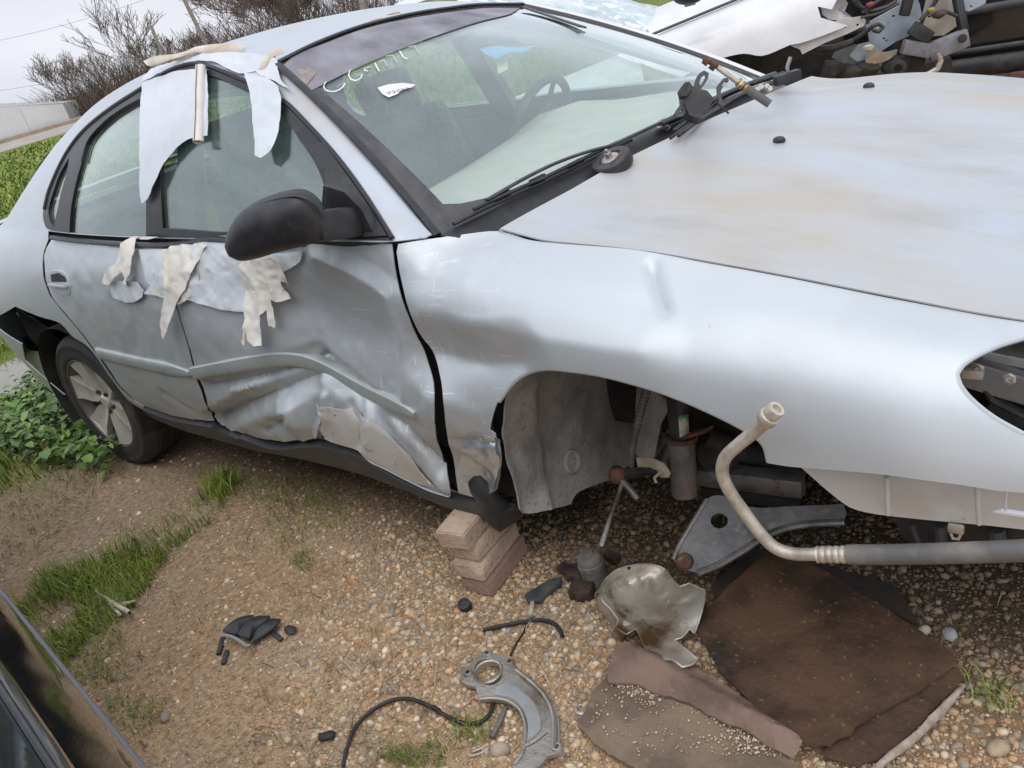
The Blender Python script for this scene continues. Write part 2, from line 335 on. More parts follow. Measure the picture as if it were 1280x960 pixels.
# ------------------------------------------------------------------ lofted surfaces and panels cut out of them
def hermite(uk, P, u):
    uk = np.asarray(uk, float); P = np.asarray(P, float); u = np.clip(u, uk[0], uk[-1])
    d = np.diff(P, axis=0)/np.diff(uk)[:, None]; m = np.empty_like(P); m[0] = d[0]; m[-1] = d[-1]
    w = np.diff(uk); m[1:-1] = (d[:-1]*w[1:, None]+d[1:]*w[:-1, None])/(w[1:]+w[:-1])[:, None]
    i = np.clip(np.searchsorted(uk, u)-1, 0, len(uk)-2); h = w[i]; t = ((u-uk[i])/h)[:, None]; h = h[:, None]
    return (2*t**3-3*t**2+1)*P[i]+(t**3-2*t**2+t)*h*m[i]+(-2*t**3+3*t**2)*P[i+1]+(t**3-t**2)*h*m[i+1]
class Surf:
    def __init__(s, rows, vs=None, nu=140, nv=60, sign=1, vscale=None):
        s.rows = rows; s.J = len(rows); s.dents = []; s.sign = sign; s.nu = nu; s.nv = nv; s.bvh = None
        s.u0 = max(r[0][0] for r in rows); s.u1 = min(r[0][-1] for r in rows)
        s.vscale = vscale or .13
    def base(s, u, v):
        u = np.atleast_1d(np.asarray(u, float)); v = np.clip(np.atleast_1d(np.asarray(v, float)), 0, s.J-1)
        Q = np.stack([hermite(r[0], r[1], u) for r in s.rows], 1)
        i = np.clip(np.floor(v).astype(int), 0, s.J-2); t = (v-i)[:, None]; a = np.arange(len(u))
        p1 = Q[a, i]; p2 = Q[a, i+1]
        p0 = np.where((i > 0)[:, None], Q[a, np.maximum(i-1, 0)], 2*p1-p2); p3 = np.where((i < s.J-2)[:, None], Q[a, np.minimum(i+2, s.J-1)], 2*p2-p1)
        m1 = .5*(p2-p0); m2 = .5*(p3-p1)
        return (2*t**3-3*t**2+1)*p1+(t**3-2*t**2+t)*m1+(-2*t**3+3*t**2)*p2+(t**3-t**2)*m2
    def nrm0(s, u, v, f=None):
        f = f or s.base; e = 2e-3; ev = e/s.vscale
        du = f(np.asarray(u)+e, v)-f(np.asarray(u)-e, v); dv = f(u, np.clip(np.asarray(v)+ev, 0, s.J-1))-f(u, np.clip(np.asarray(v)-ev, 0, s.J-1))
        n = np.cross(du, dv)*s.sign; return n/(np.linalg.norm(n, axis=1)[:, None]+1e-12)
    def eval(s, u, v):
        P = s.base(u, v)
        if not s.dents: return P
        n = s.nrm0(u, v); d = sum(f(P) for f in s.dents); return P+n*d[:, None]
    def normal(s, u, v): return s.nrm0(np.clip(u, s.u0+.003, s.u1-.003), v, s.eval)
    def prep(s):
        U = np.linspace(s.u0, s.u1, s.nu); V = np.linspace(0, s.J-1, s.nv); uu, vv = np.meshgrid(U, V, indexing='ij')
        P = s.eval(uu.ravel(), vv.ravel()); s.gu = uu.ravel(); s.gv = vv.ravel(); s.P = P; T = []
        for i in range(s.nu-1):
            for j in range(s.nv-1):
                a = i*s.nv+j; T += [(a, a+s.nv, a+s.nv+1), (a, a+s.nv+1, a+1)]
        s.T = T; s.bvh = BVHTree.FromPolygons([tuple(p) for p in P], T, all_triangles=True); return s
    def hit(s, x, y):
        """picture point -> (u, v) on the surface"""
        if s.bvh is None: s.prep()
        loc, n, i, d = s.bvh.ray_cast(Vector(CAM_C), Vector(ray(x, y)).normalized())
        if loc is None:
            # just past the rim of the surface: the nearest point to the ray
            best = None; r = ray(x, y); r = r/np.linalg.norm(r)
            q = s.P-CAM_C; k = np.linalg.norm(q-np.outer(q@r, r), axis=1)/(q@r+1e-9); a = int(np.argmin(k))
            return s.gu[a], s.gv[a]
        T = s.T[i]; A, B, C = (s.P[k] for k in T); p = np.array(loc); v0 = B-A; v1 = C-A; v2 = p-A
        d00 = v0@v0; d01 = v0@v1; d11 = v1@v1; d20 = v2@v0; d21 = v2@v1; de = d00*d11-d01*d01
        b = (d11*d20-d01*d21)/de; c = (d00*d21-d01*d20)/de; a = 1-b-c
        return (a*s.gu[T[0]]+b*s.gu[T[1]]+c*s.gu[T[2]], a*s.gv[T[0]]+b*s.gv[T[1]]+c*s.gv[T[2]])
    def at(s, x, y, off=0.):
        u, v = s.hit(x, y); return s.eval(np.array([u]), np.array([v]))[0]+s.normal(np.array([u]), np.array([v]))[0]*off
    def uvpoly(s, poly, smooth=True, step=6.):
        px = poly
        if smooth: px = smooth_line(poly, True, step)
        return [s.hit(p[0], p[1]) for p in px]

def cut_panel(surf, outer, holes=(), sp=.016, off=0., thick=.003, extra=None, jitter=.25):
    """triangulated sheet over the (u, v) polygon `outer` minus `holes`, with real thickness; returns V, F"""
    vsx = surf.vscale
    def resample(poly):
        out = []; n = len(poly)
        for i in range(n):
            a = np.array([poly[i][0], poly[i][1]*vsx]); b = np.array([poly[(i+1) % n][0], poly[(i+1) % n][1]*vsx])
            k = max(1, int(round(np.linalg.norm(b-a)/sp)))
            for t in range(k): out.append(a+(b-a)*t/k)
        res = [out[0]]
        for p in out[1:]:
            if np.linalg.norm(p-res[-1]) > sp*.22: res.append(p)
        if len(res) > 3 and np.linalg.norm(res[-1]-res[0]) < sp*.22: res.pop()
        return res
    loops = [resample(outer)]+[resample(h) for h in holes]
    A = np.array(loops[0]); lo = A.min(0); hi = A.max(0)
    gx, gy = np.meshgrid(np.arange(lo[0]+sp/2, hi[0], sp), np.arange(lo[1]+sp/2, hi[1], sp*.9), indexing='ij')
    gx = gx+(np.arange(gx.shape[1])[None, :] % 2)*sp/2
    gx = (gx+RNG.uniform(-1, 1, gx.shape)*sp*jitter*.5).ravel(); gy = (gy+RNG.uniform(-1, 1, gy.shape)*sp*jitter*.5).ravel()
    ok = inside_np(gx, gy, loops[0])
    for h in loops[1:]: ok &= ~inside_np(gx, gy, h)
    allb = np.vstack([np.array(l) for l in loops]); G = np.stack([gx[ok], gy[ok]], 1)
    if len(G):
        keep = np.ones(len(G), bool)
        for c in range(0, len(G), 2000):
            dd = ((G[c:c+2000, None, :]-allb[None, :, :])**2).sum(2).min(1); keep[c:c+2000] = dd > (sp*.55)**2
        G = G[keep]
    V2 = [Vector(p) for p in allb]+[Vector(p) for p in G]; E = []; b = 0
    for l in loops: E += [(b+i, b+(i+1) % len(l)) for i in range(len(l))]; b += len(l)
    r = delaunay_2d_cdt(V2, E, [], 0, 1e-7)
    co = np.array([tuple(p) for p in r[0]]); F = np.array([f for f in r[2]], int)
    ce = co[F].mean(1); ok = inside_np(ce[:, 0], ce[:, 1], loops[0])
    for h in loops[1:]: ok &= ~inside_np(ce[:, 0], ce[:, 1], h)
    F = F[ok]; u = co[:, 0]; v = co[:, 1]/vsx
    P = surf.eval(u, v); n = surf.normal(u, v)
    o = np.full(len(P), float(off))
    if extra is not None: o = o+extra(P)
    P = P+n*o[:, None]
    # face orientation to the surface normal
    fn = np.cross(P[F[:, 1]]-P[F[:, 0]], P[F[:, 2]]-P[F[:, 0]]); fl = (fn*n[F[:, 0]]).sum(1) < 0; F[fl] = F[fl][:, ::-1]
    # boundary edges
    ed = {}
    for f in F:
        for i in range(3): ed[(f[i], f[(i+1) % 3])] = 1
    bd = [e for e in ed if (e[1], e[0]) not in ed]
    nv = len(P); V = list(P)+list(P-n*thick); FF = [tuple(f) for f in F]+[tuple(i+nv for i in f[::-1]) for f in F]
    for a, c in bd:
        q = len(V); V += [P[a], P[c], P[c]-n[c]*thick, P[a]-n[a]*thick]; FF.append((q, q+3, q+2, q+1))
    return V, FF
def panel(name, surf, poly, m, parent=None, holes=(), sp=.016, off=0., thick=.003, extra=None, uv=False, smooth=True, step=6., hole_uv=False):
    outer = poly if uv else surf.uvpoly(poly, smooth, step)
    hs = [h if hole_uv else surf.uvpoly(h, True, step) for h in holes]
    V, F = cut_panel(surf, outer, hs, sp, off, thick, extra)
    return mesh_obj(name, V, F, m, parent, True, 50)

def bump_at(P0, r, d, aspect=None):
    P0 = np.array(P0)
    if aspect is None: return lambda P: d*np.exp(-((P-P0)**2).sum(1)/(r*r))
    a = np.array(aspect); return lambda P: d*np.exp(-(((P-P0)/a)**2).sum(1)/(r*r))
def crease(pts, w, d, sharp=1., tent=False):
    pts = [np.array(p) for p in pts]
    def f(P):
        best = np.full(len(P), 1e9)
        for a, b in zip(pts[:-1], pts[1:]):
            ab = b-a; t = np.clip(((P-a)@ab)/(ab@ab), 0, 1); best = np.minimum(best, np.linalg.norm(P-(a+t[:, None]*ab), axis=1))
        return d*np.clip(1-best/w, 0, 1)**1.15 if tent else d*np.exp(-(best/w)**sharp)
    return f
def vnoise(P, s, seed=0):
    """smooth value noise -1..1"""
    Q = np.asarray(P)*s+seed*17.3; i = np.floor(Q).astype(np.int64); f = Q-i; f = f*f*(3-2*f); out = np.zeros(len(Q))
    for dx in (0, 1):
        for dy in (0, 1):
            for dz in (0, 1):
                h = ((i[:, 0]+dx)*374761393+(i[:, 1]+dy)*668265263+(i[:, 2]+dz)*2147483647+seed*974711) & 0xffffffff
                h = ((h ^ (h >> 13))*1274126177) & 0xffffffff; h = (h ^ (h >> 16)) & 0xffff
                w = (f[:, 0] if dx else 1-f[:, 0])*(f[:, 1] if dy else 1-f[:, 1])*(f[:, 2] if dz else 1-f[:, 2]); out += w*(h/32767.5-1)
    return out

# ================================================================== the ground and the far setting
def ground_mask(x, y):
    """0 = bare dirt and gravel, 1 = grass; world coordinates"""
    P = np.stack([x, y, np.zeros_like(x)], 1)
    w = .35*vnoise(P, 1.3, 3)+.18*vnoise(P, 4., 4)
    # bank behind and left of the car
    t = (-x-3.05)+.55*(y+1.0)*0-.05
    bank = np.clip((t+w*1.3)/.5, 0, 1)
    near = np.clip((-x-2.9-.9*np.clip(y+1.25, -2, .3)+w)/.4, 0, 1)
    return np.maximum(bank*(y > -3.2), near*0)
def ground_z(x, y):
    P = np.stack([x, y, np.zeros_like(x)], 1); far = np.clip((np.hypot(x, y)-4)/10, 0, 1)
    z = GZ+.012*vnoise(P, 2.1, 1)+.006*vnoise(P, 7., 2)+far*.10*vnoise(P, .22, 5)
    # shallow ditch with a puddle behind the car
    z = z-.10*np.exp(-(((x+5.3)/.8)**2+((y-.1)/1.6)**2))
    return z
def spaced(a, b, fine, far):
    c = list(np.arange(a, b+1e-6, fine)); s = fine
    while c[-1] < far: s *= 1.22; c.append(c[-1]+s)
    s = fine; c2 = []
    p = a
    while p > -far: s *= 1.22; p -= s; c2.append(p)
    return np.array(c2[::-1]+c)
gx_, gy_ = spaced(-6.0, 1.6, .035, 900), spaced(-3.0, 1.6, .035, 900)
GXX, GYY = np.meshgrid(gx_, gy_, indexing='ij'); fx, fy = GXX.ravel(), GYY.ravel()
gmask = ground_mask(fx, fy); gz_ = ground_z(fx, fy)
I = np.arange(fx.size).reshape(GXX.shape)
GF = np.stack([I[:-1, :-1].ravel(), I[1:, :-1].ravel(), I[1:, 1:].ravel(), I[:-1, 1:].ravel()], 1)
def mix(a, b, t): return np.asarray(a)+(np.asarray(b)-np.asarray(a))*t[:, None]
Pn = np.stack([fx, fy, fx*0], 1)
c_dirt = mix((.50, .34, .20), (.36, .24, .14), np.clip(.5+vnoise(Pn, 1.6, 8), 0, 1))
c_dirt = mix(c_dirt, np.array((.47, .36, .25)), np.clip(vnoise(Pn, 5., 9)*.7, 0, 1))
mud = np.clip((-fx-1.3)/.8, 0, 1)*np.clip((fy+1.7)/.4, 0, 1)
c_dirt = mix(c_dirt, np.array((.30, .23, .155)), mud*.7)
oil = np.clip(np.exp(-(((fx-.15)/.75)**2+((fy+.55)/.38)**2))*1.3, 0, 1)
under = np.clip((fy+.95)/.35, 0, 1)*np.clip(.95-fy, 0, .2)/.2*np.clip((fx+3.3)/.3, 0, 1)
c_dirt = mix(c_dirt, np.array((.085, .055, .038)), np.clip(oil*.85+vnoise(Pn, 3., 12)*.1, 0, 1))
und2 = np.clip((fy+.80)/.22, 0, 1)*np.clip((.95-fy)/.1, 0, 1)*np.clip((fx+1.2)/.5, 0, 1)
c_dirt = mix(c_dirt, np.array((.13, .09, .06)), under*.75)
c_dirt = mix(c_dirt, np.array((.055, .038, .027)), und2*.9)  # soil gets darker beneath the car, most under its front half
c_grass = mix((.13, .17, .035), (.19, .20, .06), np.clip(.5+vnoise(Pn, .5, 10), 0, 1))
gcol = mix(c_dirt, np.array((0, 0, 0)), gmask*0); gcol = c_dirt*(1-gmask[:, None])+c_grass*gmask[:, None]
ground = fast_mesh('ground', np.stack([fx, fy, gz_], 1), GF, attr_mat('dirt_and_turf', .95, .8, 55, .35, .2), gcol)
tag(ground, 'brown gravelly dirt yard with grass behind the car', kind='structure')

def gz_at(x, y): return float(ground_z(np.array([float(x)]), np.array([float(y)]))[0])
def G(px, py, up=0.):
    p = Pz(px, py, GZ)
    for _ in range(3): p = Pz(px, py, gz_at(p[0], p[1])+up)
    return p

# ---- gravel: real pebbles joined into one mesh
def ico(seg):
    if seg == 0: return np.array([(1, 0, 0), (-1, 0, 0), (0, 1, 0), (0, -1, 0), (0, 0, 1), (0, 0, -1.)]), np.array([(0, 2, 4), (2, 1, 4), (1, 3, 4), (3, 0, 4), (2, 0, 5), (1, 2, 5), (3, 1, 5), (0, 3, 5)])
    bm = bmesh.new(); bmesh.ops.create_icosphere(bm, subdivisions=seg, radius=1); bm.verts.index_update()
    V = np.array([tuple(v.co) for v in bm.verts]); F = np.array([[v.index for v in f.verts] for f in bm.faces]); bm.free(); return V, F
def scatter_mesh(name, X, Y, Z, S, cols, m, seg=1, squash=(.55, .85)):
    bv, bf = ico(seg); n = len(X); k = len(bv)
    shp = RNG.uniform(.62, 1.25, (n, 1, 3)); shp[:, :, 2] = RNG.uniform(*squash, (n, 1))
    lump = 1+RNG.uniform(-.16, .16, (n, k, 1)); a = RNG.uniform(0, 6.28, n); b = RNG.uniform(-.4, .4, n)
    V = bv[None]*shp*lump*S[:, None, None]
    x = V[:, :, 0]*np.cos(b)[:, None]-V[:, :, 2]*np.sin(b)[:, None]; z = V[:, :, 0]*np.sin(b)[:, None]+V[:, :, 2]*np.cos(b)[:, None]; V[:, :, 0] = x; V[:, :, 2] = z
    x = V[:, :, 0]*np.cos(a)[:, None]-V[:, :, 1]*np.sin(a)[:, None]; y = V[:, :, 0]*np.sin(a)[:, None]+V[:, :, 1]*np.cos(a)[:, None]; V[:, :, 0] = x; V[:, :, 1] = y
    V += np.stack([X, Y, Z], 1)[:, None, :]
    F = bf[None]+(np.arange(n)*k)[:, None, None]; C = np.repeat(cols, k, axis=0)
    return fast_mesh(name, V.reshape(-1, 3), F.reshape(-1, 3), m, C)
def gravel_density(x, y):
    P = np.stack([x, y, x*0], 1)
    d = np.clip((x+1.05+.5*(y+1.2))/.55+.35*vnoise(P, 2.3, 21), 0, 1)*1.5
    d *= 1-.75*np.clip(np.exp(-(((x+.35)/.22)**2+((y+1.42)/.12)**2)), 0, 1)
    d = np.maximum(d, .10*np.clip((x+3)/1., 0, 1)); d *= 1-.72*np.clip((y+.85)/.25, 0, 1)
    d *= 1-.5*np.clip(vnoise(P, 5., 22)*1.2, 0, 1)
    return d*(1-ground_mask(x, y))
PEBC = np.array([(.64, .51, .36), (.72, .63, .50), (.56, .42, .29), (.45, .33, .23), (.64, .56, .48), (.46, .42, .37), (.78, .71, .60), (.54, .36, .22), (.36, .33, .30), (.66, .50, .34)])
def pebbles(n, smin, smax, pw, dens):
    x = RNG.uniform(-3.2, 1.7, n); y = RNG.uniform(-1.95, .7, n)
    d = dens(x, y); k = RNG.uniform(0, 1, n) < d; x, y = x[k], y[k]
    s = smin+(smax-smin)*RNG.uniform(0, 1, len(x))**pw
    c = PEBC[RNG.integers(0, len(PEBC), len(x))]*RNG.uniform(.75, 1.15, (len(x), 1))*np.array((1.17, 1.08, .95))
    wet = np.clip(np.exp(-(((x-.15)/.75)**2+((y+.5)/.4)**2))*1.2, 0, 1)*.6+.5*np.clip((y+.82)/.3, 0, 1)  # amount of darkening: pebbles in the oil patch and beneath the car
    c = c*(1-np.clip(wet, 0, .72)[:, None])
    dirty = np.clip(RNG.normal(.08, .25, len(x)), 0, .7); c = c*(1-dirty[:, None])+np.array((.33, .235, .155))*dirty[:, None]*(1-np.clip(wet, 0, .72)[:, None])
    return x, y, ground_z(x, y), s, c
PEBM = attr_mat('pebbles', .85, .25, 150, .18)
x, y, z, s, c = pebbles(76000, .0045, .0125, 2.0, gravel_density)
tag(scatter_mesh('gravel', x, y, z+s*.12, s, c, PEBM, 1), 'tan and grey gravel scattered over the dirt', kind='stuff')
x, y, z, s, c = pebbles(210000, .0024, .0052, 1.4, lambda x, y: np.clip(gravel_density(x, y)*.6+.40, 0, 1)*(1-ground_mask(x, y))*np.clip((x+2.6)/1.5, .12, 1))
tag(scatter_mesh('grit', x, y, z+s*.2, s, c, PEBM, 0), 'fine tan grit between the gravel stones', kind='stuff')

# single stones that stand out
def stone(px, py, r, col, label, cat='stone'):
    p = G(px, py); mb = MB(); mb.blob((p[0], p[1], p[2]+r*.35), r, 2, (1.15, .9, .62), .10, Matrix.Rotation(random.uniform(0, 3), 3, 'Z'))
    tag(mb.build('stone', mat('stone_%02d' % int(col[0]*100), col, .9, c2=tuple(k*.7 for k in col), scale=30, bump=.3, bscale=80), None, True, 60), label, cat)
stone(1248, 938, .021, (.52, .40, .27), 'round tan stone in the right-hand corner of the yard, beyond the torn strip')
stone(1187, 795, .017, (.36, .36, .37), 'smooth grey stone lying right of the oily cardboard')
stone(1155, 790, .014, (.55, .46, .37), 'small pale pink stone beside the upper edge of the oily cardboard')
stone(250, 649, .016, (.50, .46, .38), 'pale grey stone in the strip of grass near the sill')
stone(208, 898, .017, (.48, .39, .30), 'lone pale stone on bare dirt near the dark car')
stone(626, 940, .022, (.56, .46, .33), 'knobbly tan stone beside the curved metal bracket')
stone(104, 868, .016, (.48, .38, .27), 'flat tan stone just clear of the dark car edge')

# ---- grass
def blades(name, X, Y, H, W, cols, m, lean=.35, Z=None):
    n = len(X); a = RNG.uniform(0, 6.28, n); l = np.abs(RNG.normal(lean, .25, n)); b = a+RNG.uniform(-.7, .7, n)
    Z = ground_z(X, Y)-.004 if Z is None else Z
    dx, dy = np.cos(a), np.sin(a); wx, wy = -np.sin(b)*W, np.cos(b)*W
    base = np.stack([X, Y, Z], 1); up = np.array((0, 0, 1.))
    D = np.stack([dx, dy, dx*0], 1); Wv = np.stack([wx, wy, wx*0], 1)
    m1 = base+D*(l*H*.35)[:, None]+up*(H*.55)[:, None]; tip = base+D*(l*H*1.1)[:, None]+up*(H*np.clip(1-.35*l, .3, 1))[:, None]
    V = np.stack([base-Wv, base+Wv, m1+Wv*.8, m1-Wv*.8, tip], 1)
    F = np.array([(0, 1, 2), (0, 2, 3), (3, 2, 4)])[None]+(np.arange(n)*5)[:, None, None]
    C = np.repeat(cols, 5, axis=0)
    return fast_mesh(name, V.reshape(-1, 3), F.reshape(-1, 3), m, C, False)
GRM = attr_mat('grass_blades', .6, 0, 3, .25, .3)
GC = np.array([(.19, .27, .035), (.24, .31, .045), (.13, .20, .03), (.29, .32, .08), (.36, .32, .14), (.16, .20, .05)])
def gcols(n, dry=.12):
    p = np.array([.3, .22, .22, max(.02, .26-dry), dry*.7, dry*.3]); c = GC[RNG.choice(6, n, p=p/p.sum())]; return c*RNG.uniform(.75, 1.25, (n, 1))
def sample_px(poly, n):
    """random ground points inside a picture polygon, uniform on the ground"""
    Q = np.array([Pz(*p) for p in poly]); lo, hi = Q.min(0), Q.max(0); out = []
    while len(out) < n:
        x = RNG.uniform(lo[0], hi[0], 4*n); y = RNG.uniform(lo[1], hi[1], 4*n); k = inside_np(x, y, Q[:, :2]); out += list(zip(x[k], y[k]))
    return np.array(out[:n])
# strip of grass that crosses the dirt by the dark car
q = sample_px([(15, 770), (60, 725), (130, 705), (190, 668), (250, 622), (292, 592), (300, 604), (262, 655), (215, 690), (185, 735), (160, 770), (110, 800), (80, 840), (40, 800)], 4200)
k = vnoise(np.c_[q, q[:, 0]*0], 5., 33) > -.42+.25*RNG.normal(size=len(q)); q = q[k]
d_ = np.clip((-q[:, 0]-1.2)/.9, .35, 1)
tag(blades('grass_strip', q[:, 0], q[:, 1], RNG.uniform(.05, .13, len(q))*d_, RNG.uniform(.0012, .0026, len(q)), gcols(len(q), .12), GRM, .5), 'strip of long green grass crossing the dirt by the dark car', kind='stuff')
# grass of the bank behind the car
n = 60000; x = -3.1-np.abs(RNG.exponential(2.6, n)); y = RNG.uniform(-2.6, 4.5, n)
k = RNG.uniform(0, 1, n) < ground_mask(x, y)*np.clip(.75+.5*vnoise(np.c_[x, y, x*0], 1.5, 35), .1, 1); x, y = x[k], y[k]
k = np.hypot((x+5.25)/.62, (y-.1)/1.25) > 1; x, y = x[k], y[k]
tag(blades('grass', x, y, RNG.uniform(.04, .12, len(x)), RNG.uniform(.002, .005, len(x)), gcols(len(x), .2), GRM, .6), 'green grass of the bank behind the silver car', kind='stuff')
n = 70000; r = RNG.uniform(0, 1, n)**1.6; x = -6-30*r; y = RNG.uniform(-4, 16, n)
tag(blades('far_grass', x, y, RNG.uniform(.08, .2, n), RNG.uniform(.003, .006, n)*(1+7*r), gcols(n, .10), GRM, .8), 'bright green grass sloping up to the road', kind='stuff')
# dry stems on the dirt track and thin tufts
q = sample_px([(0, 640), (60, 600), (150, 590), (110, 640), (60, 690), (0, 720)], 420)
dc = np.array([(.36, .29, .17), (.30, .24, .13), (.42, .36, .22), (.16, .18, .06)])[RNG.integers(0, 4, len(q))]
tag(blades('dry_grass', q[:, 0], q[:, 1], RNG.uniform(.02, .09, len(q)), RNG.uniform(.001, .0022, len(q)), dc, GRM, 1.5), 'flattened dry straw on the muddy track', kind='stuff')
q = np.vstack([sample_px(p, k) for p, k in (([(320, 640), (420, 610), (440, 650), (350, 690)], 260), ([(240, 590), (420, 600), (420, 640), (280, 620)], 500), ([(370, 690), (392, 690), (392, 715), (370, 712)], 90), ([(60, 800), (150, 780), (160, 850), (90, 860)], 420), ([(130, 860), (210, 880), (180, 930), (140, 900)], 130), ([(470, 940), (560, 930), (560, 959), (480, 959)], 150), ([(1200, 850), (1270, 850), (1270, 900), (1210, 890)], 90), ([(560, 905), (610, 905), (620, 935), (560, 930)], 90))])
tag(blades('sparse_grass', q[:, 0], q[:, 1], RNG.uniform(.015, .055, len(q)), RNG.uniform(.0009, .0018, len(q)), gcols(len(q), .3), GRM, .9), 'thin tufts of grass sprouting through the gravel', kind='stuff')
# short straws, stalks and leaf bits lying about on the bare dirt
q = np.vstack([sample_px([(60, 680), (300, 580), (560, 640), (560, 959), (160, 959)], 520), sample_px([(560, 760), (1279, 740), (1279, 959), (560, 959)], 160)])
dc = np.array([(.40, .31, .18), (.26, .18, .10), (.50, .43, .28), (.14, .10, .06)])[RNG.integers(0, 4, len(q))]
tag(blades('straw_litter', q[:, 0], q[:, 1], RNG.uniform(.012, .045, len(q)), RNG.uniform(.0008, .0022, len(q)), dc, GRM, 2.6), 'dead stalks and straw bits littering the bare dirt', kind='stuff')
# broad-leaved weeds beside the rear tyre
q = sample_px([(0, 560), (15, 500), (60, 470), (85, 470), (120, 540), (165, 580), (150, 598), (70, 592), (20, 575)], 950)
V = []; F = []; C = []
for (x, y) in q:
    a = random.uniform(0, 6.28); h = random.uniform(.02, .15); L = random.uniform(.028, .07); w = L*random.uniform(.28, .45); z = gz_at(x, y)
    d = np.array((math.cos(a), math.sin(a), 0)); s = np.array((-d[1], d[0], 0)); up = np.array((0, 0, 1.)); o = np.array((x, y, z+h)); t = random.uniform(-.5, .45)
    b = len(V); e = d*math.cos(t)+up*math.sin(t)
    V += [o, o+e*L*.35+s*w+up*.006, o+e*L*.35-s*w+up*.006, o+e*L*.75+s*w*.8-up*.003, o+e*L*.75-s*w*.8-up*.003, o+e*L-up*.012, o+e*L*.5-up*.004]
    F += [(b, b+6, b+1), (b, b+2, b+6), (b+1, b+6, b+3), (b+2, b+4, b+6), (b+3, b+6, b+5), (b+4, b+5, b+6)]
    c = np.array(random.choice([(.09, .18, .03), (.125, .24, .045), (.18, .29, .06), (.07, .13, .025)]))*random.uniform(.8, 1.25); C += [c]*7
    V += [np.array((x, y, z)), np.array((x+.003, y, z)), o]; F += [(b+7, b+8, b+9)]; C += [c]*3
tag(fast_mesh('weed_patch', V, F, attr_mat('weed_leaf', .45, 0, 3, .2, .5), np.array(C)), 'patch of dark broad-leaved weeds against the rear tyre', 'weeds', kind='stuff')

# ---- puddle, road, building, trees, poles
mb = MB(); n = 26; pts = []
for i in range(n):
    a = 2*math.pi*i/n; r = 1+.13*math.sin(3*a+1)+.08*math.sin(5*a); pts.append((-5.25+.62*r*math.cos(a), .1+1.3*r*math.sin(a), GZ-.052))
mb.add(pts+[(-5.25, .1, GZ-.052)], [(i, (i+1) % n, n) for i in range(n)])
tag(mb.build('puddle', mat('muddy_water', (.16, .13, .085), .06, spec=.6)), 'muddy puddle in the ditch behind the car', kind='structure')

A, B = Pz(-60, 201, GZ), Pz(92, 157, GZ)                          # foot of the white building, far left and near right end
dr = (B-A); dr[2] = 0; L_ = np.linalg.norm(dr); dr = dr/L_; nr = np.array((-dr[1], dr[0], 0)); nr = nr if nr @ (CAM_C-A) < 0 else -nr
mb = MB()
def strip(mb, o, d, n, a0, a1, w0, w1, z0, z1, segs=30):
    V = []; F = []
    for i in range(segs+1):
        t = a0+(a1-a0)*i/segs
        for w, z in ((w0, z0), (w1, z1)): V.append(o+d*t+n*w+np.array((0, 0, z)))
    F = [(2*i, 2*i+2, 2*i+3, 2*i+1) for i in range(segs)]; mb.add(V, F)
strip(mb, A, dr, nr, -40, 90, -11., -1.2, -.06, .17)
tag(mb.build('road', mat('pale_concrete', (.40, .36, .32), .9, c2=(.32, .29, .25), scale=.8)), 'pale concrete road running past the white building', kind='structure')
mb = MB(); 
strip(mb, A, dr, nr, -40, 90, -1.2, -1.195, .17, .34); strip(mb, A, dr, nr, -40, 90, -1.195, -.2, .34, .36)
tag(mb.build('kerb', mat('tan_kerb', (.36, .29, .20), .9, c2=(.28, .23, .16), scale=2)), 'tan kerb along the foot of the white building', kind='structure')
bt = empty('white_building', tuple(A), 'long low white building beyond the grass bank', 'building')
def onwall(px, py): return Ppl(px, py, A, nr)
tl, tr = onwall(-60, 128), onwall(73, 131)
hl_, hr_ = tl[2]-A[2], tr[2]-A[2]
mb = MB(); n = 3
w0 = [A+dr*L_*(-1.), A+dr*(L_)]; dep = 7.0
# wall panels with seams, sloping eave as in the photo
for i in range(n*2):
    t0, t1 = -1+2*i/(n*2), -1+2*(i+1)/(n*2)-.015/L_
    pa, pb = A+dr*L_*t0, A+dr*L_*t1; ha = hl_+(hr_-hl_)*max(0, t0); hb = hl_+(hr_-hl_)*max(0, t1)
    if t1 > .98:
        pb = A+dr*L_*.995
        tp = A+dr*L_*.90
    mbp = MB(); up = np.array((0, 0, 1.))
    mbp.add([pa, pb, pb+up*hb, pa+up*ha, pa+nr*.06, pb+nr*.06, pb+nr*.06+up*hb, pa+nr*.06+up*ha], [(0, 1, 2, 3), (4, 7, 6, 5), (0, 4, 5, 1), (3, 2, 6, 7), (0, 3, 7, 4), (1, 5, 6, 2)])
    mbp.build('wall_panel', mat('white_wall_sheet', (.66, .66, .66), .7, c2=(.56, .56, .55), scale=.7, lo=.45, hi=.7, c3=(.40, .38, .34), scale3=1.2, lo3=.66, hi3=.8), bt)
mb = MB(); pe = A+dr*L_*.995
mb.add([pe+nr*.06, pe+nr*dep, pe+nr*dep+up*(hr_-.05), pe+nr*.06+up*hr_, pe-dr*.1+nr*.06, pe-dr*.1+nr*dep, pe-dr*.1+nr*dep+up*(hr_-.05), pe-dr*.1+nr*.06+up*hr_], [(0, 1, 2, 3), (4, 7, 6, 5), (0, 3, 7, 4)])
mb.build('end_wall', mat('grey_wall_sheet', (.46, .46, .47), .7, c2=(.38, .38, .38), scale=.9), bt)
mb = MB(); pa = A-dr*L_
mb.add([pa-nr*.03+up*(hl_+.02), A-nr*.03+up*(hl_+.02), pe-nr*.03+up*(hr_+.02), pa+nr*dep+up*(hl_-.05), A+nr*dep+up*(hl_-.05), pe+nr*dep+up*(hr_-.05)], [(0, 1, 4, 3), (1, 2, 5, 4)])
mb.build('roof', mat('grey_roof_sheet', (.42, .41, .40), .6, c2=(.3, .28, .26), scale=1.5), bt)

